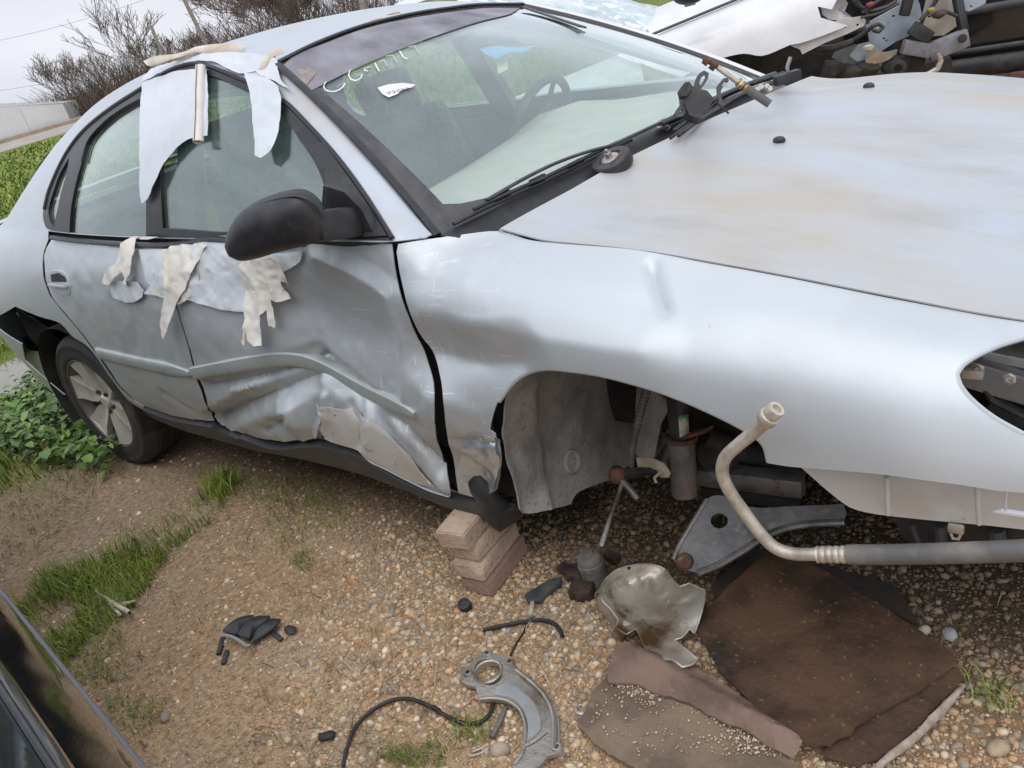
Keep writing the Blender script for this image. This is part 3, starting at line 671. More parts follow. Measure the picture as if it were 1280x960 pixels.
BARK = mat('bare_bark', (.16, .125, .10), .9, c2=(.24, .19, .155), scale=3)
def bare_tree(base, height, label, seed, spread=.55, group='bare winter trees beyond the road', depth=6, twig=.02):
    rnd = random.Random(seed); t = empty('bare_tree', tuple(base), label, 'tree', group); T = MB(); C = MB()
    def grow(p, d, L, r, lv, mb):
        q = p; dd = d.copy(); pts = [tuple(q)]; rs = [r]; k = 3 if lv < 3 else 2
        for i in range(k):
            dd = (dd+Vector((rnd.uniform(-1, 1), rnd.uniform(-1, 1), rnd.uniform(-.3, .6)))*.16).normalized(); q = q+dd*L/k; pts.append(tuple(q)); rs.append(max(twig*.6, r*(1-.42*(i+1)/k)))
        mb.tube(pts, rs, 6 if lv < 2 else (4 if lv < 4 else 3), False)
        if lv >= depth: return
        for j in range(3 if lv < 3 else 2+(rnd.random() < .6)):
            ax = Vector((rnd.uniform(-1, 1), rnd.uniform(-1, 1), rnd.uniform(-.2, .8))).normalized()
            nd = (dd*(1-spread*.55)+ax*spread).normalized(); f = rnd.uniform(.68, .95)
            st = q if j < 2 else Vector(pts[-2])
            grow(st, nd, L*f, max(twig*.6, rs[-1]*rnd.uniform(.6, .8)), lv+1, C)
    grow(Vector(base), Vector((rnd.uniform(-.1, .1), rnd.uniform(-.1, .1), 1)), height*.30, height*.016, 0, T)
    T.build('trunk', BARK, t, True, None); C.build('crown', BARK, t, True, None); return t
def far_base(px, py, d):
    p = Pd(px, py, d); return np.array((p[0], p[1], GZ-.1))
def to_h(px_top, py_top, base):
    # height whose top projects to the picture row py_top
    lo, hi = .5, 30.
    for _ in range(40):
        m = (lo+hi)/2
        if proj(base+np.array((0, 0, m)))[0][1] > py_top: lo = m
        else: hi = m
    return lo
for i, (px, py, d, top, lab, sp) in enumerate([
        (175, 120, 52, 22, 'tall thin bare tree with forked limbs left of the short pole', .46),
        (95, 140, 56, 84, 'low rounded bare tree above the end of the white building', .52),
        (132, 125, 60, 70, 'dense bare tree between the rounded tree and the tall forked tree', .5),
        (205, 105, 58, 52, 'dark bare tree right behind the short pole', .5),
        (300, 60, 50, -18, 'big bare tree rising just left above the car roof', .6),
        (322, 52, 49, -6, 'bare tree between the two big ones over the front half of the roof', .55),
        (380, 45, 56, -4, 'thinner bare tree behind the twiggy one over the roof', .55),
        (350, 50, 47, -22, 'big bare tree with dense twigs over the middle of the roof', .62),
        (400, 40, 52, -14, 'bare tree behind the roof, left of the grey post', .6),
        (440, 40, 46, -26, 'bare tree behind the roof, right of the grey post', .6),
        (505, 30, 55, -20, 'bare tree at the far right end of the row over the roof', .6),
        (262, 80, 62, 40, 'small bare tree standing behind the leaning tall pole', .6)]):
    b = far_base(px, py, d); bare_tree(b, max(3., to_h(px, top, b)), lab, 100+i, sp, depth=7 if px > 290 else 6)
# brush: a brown mass of twigs under the trees
V = []; F = []; C = []
for i in range(6500):
    px = RNG.uniform(-90, 520); d = RNG.uniform(50, 74); b = Pd(px, 150, d); z0 = GZ; 
    H = RNG.uniform(.5, 2.9)*(.45+.75*np.clip((px-20)/130, 0, 1)); a = RNG.uniform(0, 6.28); l = RNG.uniform(.2, 1.3); w = RNG.uniform(.018, .04)
    p0 = np.array((b[0], b[1], z0)); p1 = p0+np.array((math.cos(a)*l*H, math.sin(a)*l*H, H)); s = np.array((-CAM_R[2][1], CAM_R[2][0], 0))
    k = len(V); V += [p0-s*w, p0+s*w, p1+s*w*.3, p1-s*w*.3]; F.append((k, k+1, k+2, k+3)); c = np.array((.10, .075, .06))*RNG.uniform(.7, 1.6); C += [c]*4
tag(fast_mesh('brush', V, F, attr_mat('twigs', .9, 0, 2, .2), np.array(C), False), 'brown leafless brush below the bare trees', kind='stuff')

def pole(p_bot, p_top, d, r, label, lean=True):
    b = Pd(*p_bot, d); tp = Pd(*p_top, d*1.0); mb = MB(); dirn = Vector(tp-b).normalized(); st = Vector(b)-dirn*(max(0, (b[2]-GZ)/max(.2, dirn.z)))
    mb.tube([st, Vector(tp)], [r*1.15, r], 10)
    return tag(mb.build('utility_pole', mat('pole_wood', (.17, .145, .125), .85, c2=(.24, .21, .18), scale=4), None), label, 'pole'), tp
p1, t1 = pole((259, 58), (196, -70), 38, .085, 'tall dark leaning utility pole above the roof rail')
p2, t2 = pole((204, 70), (189, 33), 40, .075, 'short dark pole between the forked tree and the roof')
p3, t3 = pole((455, 12), (440, -60), 36, .16, 'grey post rising just behind the car roof among the trees')
for a, b, lab in (((-40, 58), (222, -16), 'thin overhead wire highest in the sky at left'), ((-40, 118), (204, 66), 'thin overhead wire passing low to the short pole'), ((206, 66), (280, 38), 'thin overhead wire from the short pole to the trees over the roof')):
    A1, B1 = Pd(*a, 44), Pd(*b, 41); pts = []
    for i in range(9):
        t = i/8; pts.append(A1+(B1-A1)*t-np.array((0, 0, .25*4*t*(1-t))))
    mb = MB(); mb.tube(pts, .008, 5); tag(mb.build('overhead_wire', mat('wire', (.2, .2, .22), .6)), lab, 'wire')

# ================================================================== the silver car: shared surfaces
CAR = empty('wrecked_sedan', (-1.4, 0, GZ), 'dented silver sedan without its front wheel, propped on pavers', 'car')
def rows(*defs):
    out = []
    for d in defs:
        a = np.array(d, float); out.append((a[:, 0], a))
    return out
# rows of the right flank from the sill up to the bonnet edge / window line; points (x, y, z), x is the parameter
FL = [
 [(-3.95, -.46, .27), (-3.75, -.62, .26), (-3.45, -.77, .25), (-2.9, -.83, .24), (-2.25, -.845, .235), (-1.6, -.85, .215), (-1.09, -.85, .18), (-.64, -.85, .125), (-.2, -.85, .12), (.3, -.84, .12), (.75, -.79, .12), (1.02, -.66, .12)],
 [(-3.97, -.50, .42), (-3.75, -.68, .42), (-3.45, -.81, .41), (-2.9, -.885, .39), (-2.25, -.895, .37), (-1.6, -.90, .345), (-1.09, -.90, .31), (-.64, -.885, .27), (-.2, -.885, .26), (.3, -.87, .26), (.75, -.82, .26), (1.02, -.70, .26)],
 [(-3.98, -.52, .54), (-3.75, -.70, .54), (-3.45, -.835, .53), (-2.9, -.905, .51), (-2.25, -.92, .50), (-1.6, -.93, .475), (-1.09, -.925, .44), (-.64, -.905, .40), (-.2, -.905, .39), (.3, -.89, .38), (.75, -.845, .37), (1.02, -.73, .36)],
 [(-3.98, -.52, .66), (-3.75, -.71, .66), (-3.45, -.845, .66), (-2.9, -.915, .63), (-2.25, -.925, .62), (-1.6, -.94, .60), (-1.09, -.935, .56), (-.64, -.92, .53), (-.2, -.922, .52), (.3, -.905, .50), (.75, -.86, .47), (1.02, -.745, .45)],
 [(-3.96, -.50, .79), (-3.75, -.69, .79), (-3.45, -.835, .79), (-2.9, -.91, .77), (-2.25, -.925, .75), (-1.6, -.935, .735), (-1.09, -.93, .70), (-.64, -.918, .66), (-.2, -.918, .65), (.3, -.90, .61), (.75, -.85, .56), (1.02, -.735, .53)],
 [(-3.93, -.46, .90), (-3.75, -.64, .90), (-3.45, -.79, .91), (-2.9, -.885, .90), (-2.25, -.91, .885), (-1.6, -.915, .865), (-1.09, -.91, .83), (-.64, -.90, .80), (-.2, -.885, .765), (.3, -.865, .70), (.75, -.805, .635), (1.02, -.69, .595)],
 [(-3.90, -.42, .955), (-3.75, -.58, .96), (-3.45, -.73, .985), (-2.9, -.845, .995), (-2.25, -.88, .975), (-1.6, -.885, .945), (-1.09, -.88, .915), (-.64, -.868, .90), (-.42, -.84, .875), (-.2, -.815, .85), (.3, -.79, .765), (.75, -.735, .69), (1.02, -.62, .65)],
 [(-3.88, -.38, .975), (-3.75, -.53, .99), (-3.45, -.66, 1.02), (-2.9, -.79, 1.05), (-2.6, -.83, 1.055), (-2.25, -.85, 1.035), (-1.6, -.848, 1.0), (-1.09, -.847, .985), (-.75, -.845, .972), (-.62, -.835, .966), (-.53, -.765, .951)]+[tuple(Py(*q)) for q in ((623, 287, -.69), (665, 299, -.693), (700, 303, -.695), (800, 312, -.695), (960, 341, -.69), (1150, 378, -.68), (1278, 401, -.67))]+[(1.02, -.56, .67)],
]
FLANK = Surf(rows(*FL), nu=260, nv=90)
if FLANK.nrm0(np.array([-1.5]), np.array([3.]))[0][1] > 0: FLANK.sign = -1
FLANK.prep()
def dent(px, py, r, d, asp=None): return bump_at(FLANK.at(px, py), r, d, asp)
def fold(pts, w, d, sharp=1.5): return crease([FLANK.at(*p) for p in pts], w, d, sharp)
def tent(pts, w, d): return crease([FLANK.at(*p) for p in pts], w, d, 1., True)
base_hits = [
 # front wing behind the wheel: a diagonal ridge, hollow under it, then the metal comes out again above the sill
 tent([(522, 388), (560, 391), (620, 410), (690, 424), (765, 436), (800, 440)], .10, .016), tent([(535, 450), (590, 462), (640, 456)], .11, -.038), dent(560, 500, .09, .018), dent(592, 590, .06, -.028), tent([(600, 548), (570, 552), (625, 556)], .02, -.014),
 # small sharp dent in the wing over the wheel and the shallow waves in front of it
 tent([(814, 330), (820, 352), (829, 386)], .022, -.015), dent(850, 362, .10, -.008), dent(1000, 520, .20, -.018, (1.4, 1, .7)), dent(1230, 570, .10, -.010),
 # front door: hollow from the window line down to the moulding, a ridge towards the wing
 dent(420, 420, .27, -.075, (1.3, 1, .75)), dent(330, 360, .20, -.030, (1.2, 1, .7)), dent(500, 380, .11, .020, (.8, 1, 1.2)), dent(525, 500, .12, .020),
 tent([(385, 322), (430, 345), (478, 375), (492, 430), (506, 500)], .06, .020),
 # crumpled lower door: big facets between sharp folds
 tent([(258, 484), (330, 474), (383, 460)], .06, -.030), tent([(285, 490), (330, 484), (372, 474)], .026, .014), tent([(268, 528), (300, 512), (330, 500), (376, 482)], .055, -.048), dent(365, 520, .075, .034), dent(343, 534, .028, -.026), tent([(330, 540), (352, 528), (360, 518)], .02, -.014),
 tent([(383, 462), (430, 494), (500, 540), (548, 588)], .055, -.034), tent([(400, 500), (404, 520), (398, 545)], .022, .020), tent([(432, 512), (448, 530), (450, 556)], .02, -.012), tent([(446, 508), (458, 530), (462, 556)], .018, .012), tent([(470, 520), (520, 566), (556, 608)], .03, .016),
 # rear door scrapes
 tent([(205, 492), (222, 505), (235, 512)], .03, -.012), dent(180, 420, .16, -.012),
]
FLANK.dents = base_hits; FLANK.prep()
def rumple(P): return .0035*vnoise(P, 14, 40)+.0018*vnoise(P, 34, 41)
# ---- greenhouse: window line up to the roof rail
belt = np.array(FL[7]); bx = belt[:, 0]
rail = np.array([(-3.25, -.66, 1.02), (-3.1, -.64, 1.085), (-2.95, -.595, 1.185), (-2.75, -.555, 1.285), (-2.52, -.545, 1.352), (-2.28, -.555, 1.405), (-2.0, -.57, 1.445), (-1.75, -.58, 1.466), (-1.5, -.578, 1.466), (-1.32, -.566, 1.445), (-1.17, -.55, 1.397), (-1.0, -.605, 1.285), (-.86, -.652, 1.185), (-.7, -.708, 1.068), (-.557, -.755, .953)])
us = np.linspace(-3.25, -.557, 46)
Bq = hermite(bx, belt, us); Rq = hermite(rail[:, 0], rail, us)
Rq[:, 0] = us; Bq[:, 0] = us
GH = []
for t in (0, .2, .4, .6, .8, .93, 1.):
    q = Bq*(1-t)+Rq*t; h = np.linalg.norm(Rq-Bq, axis=1); q[:, 1] -= h*.16*4*t*(1-t)*.5; q[:, 2] += h*.05*4*t*(1-t)*.3; GH.append((us, q))
GREEN = Surf(GH, nu=240, nv=80, vscale=.075)
if GREEN.nrm0(np.array([-1.7]), np.array([3.]))[0][1] > 0: GREEN.sign = -1
GREEN.prep()
# ---- roof
TILT = -.047
ru = np.array([-2.75, -2.52, -2.28, -2.0, -1.75, -1.5, -1.32, -1.17])
def roof_row(s):
    P = hermite(rail[:, 0], rail, ru).copy(); w = -P[:, 1]; cr = np.array([.05, .055, .055, .05, .045, .04, .036, .050])
    k = 1-abs(s)**2.3; z = P[:, 2]+TILT*(s+1)*.5*1.16+cr*k
    x = ru+np.array([-.03, -.02, -.01, 0, .01, .03, .05, .075])*(1-s*s); return (ru, np.stack([x, s*w, z], 1))
ROOF = Surf([roof_row(s) for s in (-1, -.93, -.8, -.55, -.2, .2, .55, .8, .93, 1)], nu=120, nv=120, vscale=.125)
if ROOF.nrm0(np.array([-1.7]), np.array([4.]))[0][2] < 0: ROOF.sign = -1
ROOF.prep()
# ---- bonnet, wind screen
def edge(x): return hermite(bx, belt, np.atleast_1d(x))
hxk = np.array([-.415, -.36, -.3, -.2, -.1, 0, .15, .3, .4, .5, .6, .68, .85, 1.02])
rear_edge = np.array([(-.417, -.69, .934), (-.352, -.5, .951), (-.295, -.25, .963), (-.225, 0, .968), (-.165, .25, .966), (-.135, .5, .952), (-.135, .68, .925)])
def hood_row(s):
    e = edge(hxk); w = -e[:, 1]; y = s*w*(1.0 if s < 0 else .99)
    fz = np.clip((hxk+.42)/.9, 0, 1); z = e[:, 2]+(.036+.028*fz)*(1-abs(s)**2.2)+(.040*fz-.009*(1-fz))*(s+1)*.5
    xr = np.interp(y[0], rear_edge[:, 1], rear_edge[:, 0]); f = np.clip((hxk+.42)/1.44, 0, 1); nose = .06*(1-s*s)
    x = xr*(1-f)+(1.02+nose)*f
    return (hxk, np.stack([x, y, z], 1))
HOOD = Surf([hood_row(s) for s in (-1, -.9, -.7, -.4, 0, .4, .7, .9, 1)], nu=120, nv=120, vscale=.17)
if HOOD.nrm0(np.array([.2]), np.array([4.]))[0][2] < 0: HOOD.sign = -1
HOOD.prep()
hdr = np.array([(-1.17, -.552, 1.397), (-1.13, -.43, 1.416), (-1.11, -.255, 1.425), (-1.10, -.045, 1.418), (-1.105, .15, 1.402), (-1.11, .31, 1.385), (-1.15, .61, 1.342)])
bas = np.array([(-.545, -.752, .945), (-.46, -.52, .957), (-.385, -.25, .965), (-.315, 0, .968), (-.27, .25, .962), (-.25, .5, .945), (-.29, .735, .912)])
ss = np.linspace(0, 1, 7); WSR = []
for t in (0, .2, .4, .6, .8, 1.):
    q = bas*(1-t)+hdr*t; bow = .045*4*t*(1-t); q = q+np.outer(np.sin(np.pi*ss)*.5+.5, (bow*.55, 0, bow*.8)); WSR.append((ss, q))
WS = Surf(WSR, nu=120, nv=80, vscale=.15)
WS.nrm_ = WS.nrm0(np.array([.5]), np.array([2.5]))[0]
if WS.nrm_[2] < 0: WS.sign = -1
WS.prep()

# ------------------------------------------------------------------ right side sheet metal
wing_arch = [(960, 579), (953, 556), (928, 537), (874, 510), (832, 493), (790, 480), (750, 470), (710, 464), (680, 462), (655, 467), (637, 481), (622, 502), (615, 523), (613, 537), (620, 542), (624, 556), (626, 572), (625, 590), (621, 612)]
wing = [(498, 305), (522, 301), (550, 297), (580, 291), (605, 285), (622, 284)]
hood_gap = [(633, 294), (665, 299), (700, 302), (750, 306), (800, 312), (870, 325), (960, 341), (1060, 360), (1150, 378), (1278, 401)]
uvw = FLANK.uvpoly(smooth_line(wing, False, 8), False)
uvw += [(x, 6.985) for x in np.linspace(-.40, .70, 40)]+[(.80, 6.985), (.97, 7), (1.0, 6), (1.005, 5), (1.0, 4), (.97, 3.4), (.80, 3.25)]
uvw += FLANK.uvpoly(smooth_line([(1279, 616), (1244, 613), (1200, 606), (1161, 601), (1110, 594), (1071, 590), (1020, 586), (985, 583)]+wing_arch, False, 6), False)
uvw += FLANK.uvpoly(smooth_line([(610, 622), (596, 622), (573, 616), (567, 574), (560, 549), (555, 510), (550, 470), (541, 438), (527, 420), (512, 391), (501, 347), (496, 315)], False, 6), False)
lamp = [(1279, 421), (1250, 430), (1220, 444), (1203, 456), (1196, 467), (1200, 481), (1215, 500), (1242, 522), (1279, 543)]
uvl = FLANK.uvpoly(smooth_line(lamp, False, 5), False)
uvl += [(.80, uvl[-1][1]-.25), (.92, uvl[-1][1]-.2), (.98, 4.9), (.97, 5.5), (.82, uvl[0][1]-.05)]
wing_o = mesh_obj('front_wing', *cut_panel(FLANK, uvw, [uvl], .0135, 0, .003, lambda P: rumple(P)*np.clip(1-(np.abs(P[:, 0]+.45)/.22)**2, .06, 1)), DENTP, CAR, True, 50)
wing_o['label'] = 'front wing buckled behind the empty wheel arch'
# rolled lips round the arch and the lamp opening
def lip(name, surf, pts, r, m, parent, off=-.002, step=6, closed=False, par='px', n=8):
    L = smooth_line(pts, closed, step); Q = [surf.at(p[0], p[1], off) for p in L]
    mb = MB(); mb.tube(Q, r, n); return mb.build(name, m, parent)
lip('arch_lip', FLANK, wing_arch[:12], .0055, PAINT, wing_o, -.006)
lip('lamp_rim', FLANK, lamp, .005, PAINT, wing_o, -.004)

door_front = [(243, 300), (300, 297), (360, 300), (430, 303), (490, 305), (495, 345), (507, 391), (524, 426), (530, 438), (541, 478), (544, 517), (546, 552), (555, 575), (564, 618), (540, 611), (510, 597), (485, 584), (463, 573), (449, 559), (425, 553), (404, 545), (399, 537), (396, 549), (372, 551), (352, 552), (333, 549), (310, 544), (287, 537), (272, 527), (262, 508), (254, 486), (246, 468), (233, 420), (212, 350), (205, 303)]
df = panel('front_door', FLANK, door_front, DENTP, CAR, sp=.0092, extra=lambda P: rumple(P)*(.7+.9*np.clip((.62-P[:, 2])/.1, 0, 1)))
df['label'] = 'caved-in front door, torn open along its lower edge'
door_rear = [(66, 296), (100, 300), (150, 305), (203, 305), (210, 350), (231, 420), (243, 469), (251, 488), (259, 509), (268, 526), (240, 524), (215, 519), (197, 513), (183, 508), (171, 501), (150, 482), (131, 455), (117, 436), (101, 415), (82, 392), (66, 372), (57, 345), (56, 318)]
dr_ = panel('rear_door', FLANK, door_rear, PAINT, CAR, sp=.015, extra=rumple)
quarter = FLANK.uvpoly(smooth_line([(63, 372), (80, 393), (100, 417), (115, 437), (128, 455), (147, 482), (167, 501), (180, 508), (178, 512), (160, 500), (139, 473), (116, 440), (103, 428), (91, 421), (75, 404), (50, 396), (30, 388), (19, 383)], False, 6), False)
quarter += [(-3.9, 2.0), (-3.93, 3.), (-3.92, 4.5), (-3.86, 6.9), (-3.3, 7), (-2.9, 7), (-2.62, 7), (-2.42, 7)]+FLANK.uvpoly(smooth_line([(60, 300), (54, 318), (54, 345), (60, 365)], False, 6), False)
qp = panel('rear_quarter', FLANK, quarter, PAINT, CAR, sp=.022, uv=True)
# bumper corner hanging off the tail
tail = [(-3.05, 2.5), (-3.2, 1.55), (-3.1, .2), (-3.3, 0), (-3.9, 0), (-3.94, 1.0), (-3.95, 2.6), (-3.93, 3.0), (-3.6, 2.9), (-3.3, 2.85)]
mesh_obj('rear_bumper', *cut_panel(FLANK, tail, [], .025, .012, .004), PAINT, CAR, True, 50)
# sill, in two moulded lengths
sill_top_r = [(180, 509), (197, 516), (215, 522), (240, 527), (268, 532), (300, 546)]
sill_bot_r = [(302, 556), (270, 548), (240, 538), (215, 529), (196, 521), (183, 513)]
panel('sill', FLANK, sill_top_r+[(301, 557)]+sill_bot_r[1:], SILLM, CAR, sp=.015, off=.012, thick=.03)
panel('sill', FLANK, [(301, 544), (333, 556), (352, 559), (396, 555), (420, 560), (449, 567), (480, 585), (510, 601), (540, 614), (566, 623), (600, 628), (612, 640), (606, 650), (588, 642), (540, 622), (500, 606), (450, 588), (400, 575), (350, 565), (302, 558)], SILLM, CAR, sp=.015, off=.012, thick=.03)
panel('sill_flange', FLANK, [(390, 548), (404, 541), (430, 556), (463, 577), (510, 600), (566, 622), (562, 630), (510, 612), (470, 592), (430, 574), (392, 560)], PAINT, CAR, sp=.012, off=-.02)
door_shell = [(380, 480), (405, 490), (440, 520), (470, 530), (540, 600), (555, 612), (510, 595), (463, 572), (425, 553), (398, 545)]
TORN = mat('torn_pale_metal', (.68, .69, .67), .5, .25, c2=(.60, .58, .53), scale=9, lo=.45, hi=.7, c3=(.05, .045, .04), scale3=60, lo3=.66, hi3=.70, bump=.1, bscale=80)
panel('torn_door_skin', FLANK, [(399, 505), (412, 508), (432, 510), (447, 508), (458, 522), (474, 530), (494, 548), (512, 566), (530, 588), (546, 606), (524, 602), (500, 590), (470, 574), (450, 560), (428, 553), (408, 545), (400, 536), (403, 520)], TORN, CAR, sp=.009, off=.011, thick=.002, extra=lambda P: .003*vnoise(P, 16, 90))
# bodyside mouldings
MOLD = mat('moulding_paint', (.46, .51, .50), .45, .35, c2=(.36, .38, .36), scale=7, lo=.5, hi=.75, coat=.1, coatr=.3)
def moulding(pts, half, depth):
    C = np.array([FLANK.at(x, y, 0.) for x, y in smooth_line(pts, False, 4)]); n = len(C); k = 7
    pad = np.vstack([np.repeat(C[:1], k, 0), C, np.repeat(C[-1:], k, 0)]); Sm = np.array([pad[i:i+2*k+1].mean(0) for i in range(n)])
    t_ = np.clip(np.minimum(np.arange(n), np.arange(n)[::-1])/k, 0, 1)[:, None]; C = C*(1-t_)+Sm*t_
    T = np.gradient(C, axis=0); T /= np.linalg.norm(T, axis=1)[:, None]; O = np.array((0, -1., 0)); V = []; F = []
    for i in range(n):
        up_ = np.cross(T[i], O); up_ /= np.linalg.norm(up_); up_ = up_ if up_[2] > 0 else -up_; o = np.cross(up_, T[i]); o = o if o[1] < 0 else -o
        e = min(1, .35+.65*math.sqrt(min(1, (n-1-i)/6.))) if half > .02 else 1
        for a_, d_ in ((-1, -.02), (-1, .006), (-.86, depth*.8), (-.5, depth), (.2, depth), (.86, depth*.8), (1, .004), (1, -.02)): V.append(C[i]+up_*half*e*a_+o*(d_+.002))
    for i in range(n-1):
        for j in range(7): q = i*8+j; F.append((q, q+8, q+9, q+1))
    F += [tuple(range(8)), tuple((n-1)*8+j for j in range(8))[::-1]]
    me = mesh_obj('moulding', V, F, MOLD, CAR, True, 45); return me
moulding([(124, 441), (150, 447), (190, 456), (239, 466)], .0235, .010)
moulding([(243, 466), (280, 459), (320, 452), (354, 447), (378, 447), (397, 454), (420, 466), (459, 489), (490, 503), (508, 511), (520, 517)], .0225, .011)
# window ledge: the sheet-metal step that closes the car body under the side glass
V = []; F = []
for i, u in enumerate(np.linspace(-3.24, -.57, 50)):
    a_ = GREEN.eval(np.array([u]), np.array([0.]))[0]; V += [a_+np.array((0, .004, .002)), a_+np.array((0, .012, -.012)), a_+np.array((0, .06, -.10))]
for i in range(49):
    for j in range(2): q = i*3+j; F.append((q, q+3, q+4, q+1))
mesh_obj('window_ledge', V, F, TRIM, CAR)
# bright turned-out hem along the bottom of the torn door
hem = [FLANK.at(x, y, .004) for x, y in smooth_line([(448, 558), (463, 574), (485, 585), (510, 598), (540, 612), (563, 619)], False, 6)]
mb = MB(); mb.tube(hem, .006, 8, True, .6); mb.build('door_hem', mat('bare_paint_hem', (.62, .63, .62), .4, .3), CAR)
# door handle: recess, pull, lock
mb = MB(); hp = [FLANK.at(x, y, .003) for x, y in smooth_line([(62, 340), (72, 338), (82, 342), (89, 358), (87, 368), (78, 367), (68, 362), (63, 350)], True, 4)]
hn = FLANK.normal(*[np.array([k]) for k in FLANK.hit(75, 352)])[0]
mb.plate(hp, .006, hn); ho = mb.build('door_handle', PAINT, CAR)
mb = MB(); mb.plate([FLANK.at(x, y, .0055) for x, y in smooth_line([(65, 343), (74, 341), (82, 346), (84, 352), (66, 352)], True, 4)], .004, hn); mb.build('handle_recess', DARK, ho)
mb = MB(); mb.bar(FLANK.at(66, 355, .010), FLANK.at(86, 357, .010), .012, .022, .004, tuple(hn)); mb.build('handle_pull', PAINT, ho)
# broken black splash guard and folded lower wing tip
tip = [(578, 560), (590, 552), (608, 546), (620, 545), (624, 560), (625, 585), (620, 612), (604, 622), (585, 610), (574, 590)]
mbt = panel('wing_tip', FLANK, tip, mat('crushed_bright_paint', (.66, .70, .73), .28, .7, c2=(.40, .36, .32), scale=14, lo=.52, hi=.66), CAR, sp=.007, off=.008, extra=lambda P: .009*vnoise(P, 22, 50)+.004*vnoise(P, 50, 51))
def sheet(name, pts, m, parent=None, thick=.004, off=0., rough=0., seed=0, sub=0):
    """bent sheet through boundary points (3-D), triangulated as a fan with an inner ring so it can belly out"""
    P = np.array(pts); c = P.mean(0); n = np.zeros(3)
    for i in range(len(P)): n += np.cross(P[i]-c, P[(i+1) % len(P)]-c)
    n /= np.linalg.norm(n)
    if n @ (CAM_C-c) < 0: n = -n
    V = []; K = (1., .8, .55, .28)
    for k in K:
        for p in P: V.append(c+(p-c)*k+n*off*(1-k*k))
    V.append(c+n*off); V = np.array(V); V += n*(rough*vnoise(V, 20, seed))[:, None]; N_ = len(P); F = []
    for j in range(len(K)-1):
        for i in range(N_): a = j*N_+i; b = j*N_+(i+1) % N_; F.append((a, b, b+N_, a+N_))
    F += [((len(K)-1)*N_+i, (len(K)-1)*N_+(i+1) % N_, len(V)-1) for i in range(N_)]
    nv = len(V); W = np.vstack([V, V-n*thick]); F2 = F+[tuple(i+nv for i in f[::-1]) for f in F]+[((i+1) % N_, i, i+nv, (i+1) % N_+nv) for i in range(N_)]
    o = mesh_obj(name, W, F2, m, parent, True, 60)
    return o
gp = [(585, 603), (592, 597), (600, 596), (612, 607), (622, 617), (634, 628), (640, 634), (648, 630), (656, 634), (655, 645), (640, 656), (625, 666), (612, 655), (598, 632), (588, 615)]
sheet('splash_guard', [Py(x, y, -.915+.0012*(x-585)) for x, y in smooth_line(gp, True, 5)], PLAS, CAR, .005, .02, .006, 3)

# ------------------------------------------------------------------ greenhouse sheet metal, trims, glass
dlo = [(66, 293), (59, 285), (55, 270), (58, 250), (63, 240), (72, 218), (84, 196), (107, 166), (140, 139), (182, 112), (213, 92), (228, 86), (245, 83), (263, 87), (300, 102), (335, 118), (358, 132), (384, 158), (420, 198), (455, 245), (491, 301), (430, 299), (360, 296), (300, 293), (240, 298), (190, 302), (130, 300), (90, 297)]
dlo_uv = GREEN.uvpoly(dlo, True, 6)
dlo_uv = [(u, max(v, .04)) for u, v in dlo_uv]
rect = [(-3.25, 0)]+[(u, 0.0) for u in np.linspace(-3.1, -.56, 20)]+[(-.557, 6)]+[(u, 6.) for u in np.linspace(-.7, -3.1, 16)]+[(-3.25, 6)]
mesh_obj('side_frame', *cut_panel(GREEN, rect, [dlo_uv], .02, 0, .003), ROOFP, CAR, True, 50)
# glass panes and black frames
pane_q = [(69, 284), (64, 277), (62, 262), (68, 240), (76, 218), (88, 197), (85, 215), (78, 240), (73, 262)]
pane_r = [(88, 293), (90, 262), (96, 230), (103, 205), (110, 180), (120, 166), (140, 148), (165, 132), (182, 123), (184, 200), (184, 298), (140, 298)]
pane_f = [(205, 285), (203, 250), (202, 215), (203, 170), (206, 130), (213, 102), (228, 95), (263, 95), (297, 108), (330, 125), (352, 142), (375, 175), (395, 205), (407, 235), (410, 258), (404, 292), (340, 290), (270, 290)]
panes_uv = [GREEN.uvpoly(p, True, 5) for p in (pane_q, pane_r, pane_f)]
fr_ = mesh_obj('window_frame', *cut_panel(GREEN, dlo_uv, panes_uv, .014, .004, .012), TRIM, CAR, True, 50)
for nme, uvp in zip(('quarter_window', 'rear_door_window', 'front_door_window'), panes_uv):
    c = np.mean(uvp, 0); big = [(c[0]+(u-c[0])*1.03, max(.02, c[1]+(v-c[1])*1.03)) for u, v in uvp]
    mesh_obj(nme, *cut_panel(GREEN, big, [], .03, -.006, .003), GLS, CAR, True, 50)
lip('drip_rail', GREEN, [(57, 262), (63, 238), (84, 193), (107, 163), (140, 136), (182, 109), (213, 89), (245, 80), (263, 84), (300, 99), (335, 115), (358, 129), (384, 155), (420, 195), (455, 242), (491, 299)], .007, TRIM, fr_, .004)
lip('window_seal', GREEN, [(104, 203), (111, 179), (121, 165), (140, 147), (165, 131), (183, 122)], .003, TRIM, fr_, .006)
# sail behind the mirror
panel('mirror_sail', GREEN, [(404, 178), (425, 206), (455, 248), (486, 297), (440, 298), (412, 297), (410, 258), (409, 220)], PLAS, CAR, sp=.02, off=.010, thick=.01)
# belt seal, bent where the door was pushed in
bs = [FLANK.at(x, y, .008) for x, y in ((68, 297), (100, 301), (150, 305), (200, 307), (240, 304))]+[FLANK.at(x, y, .012) for x, y in ((265, 297), (290, 291), (320, 289), (360, 296))]
mb = MB(); mb.tube(smooth_line(bs, False, .02), .012, 8, True, .7); mb.build('belt_seal', TRIM, CAR)
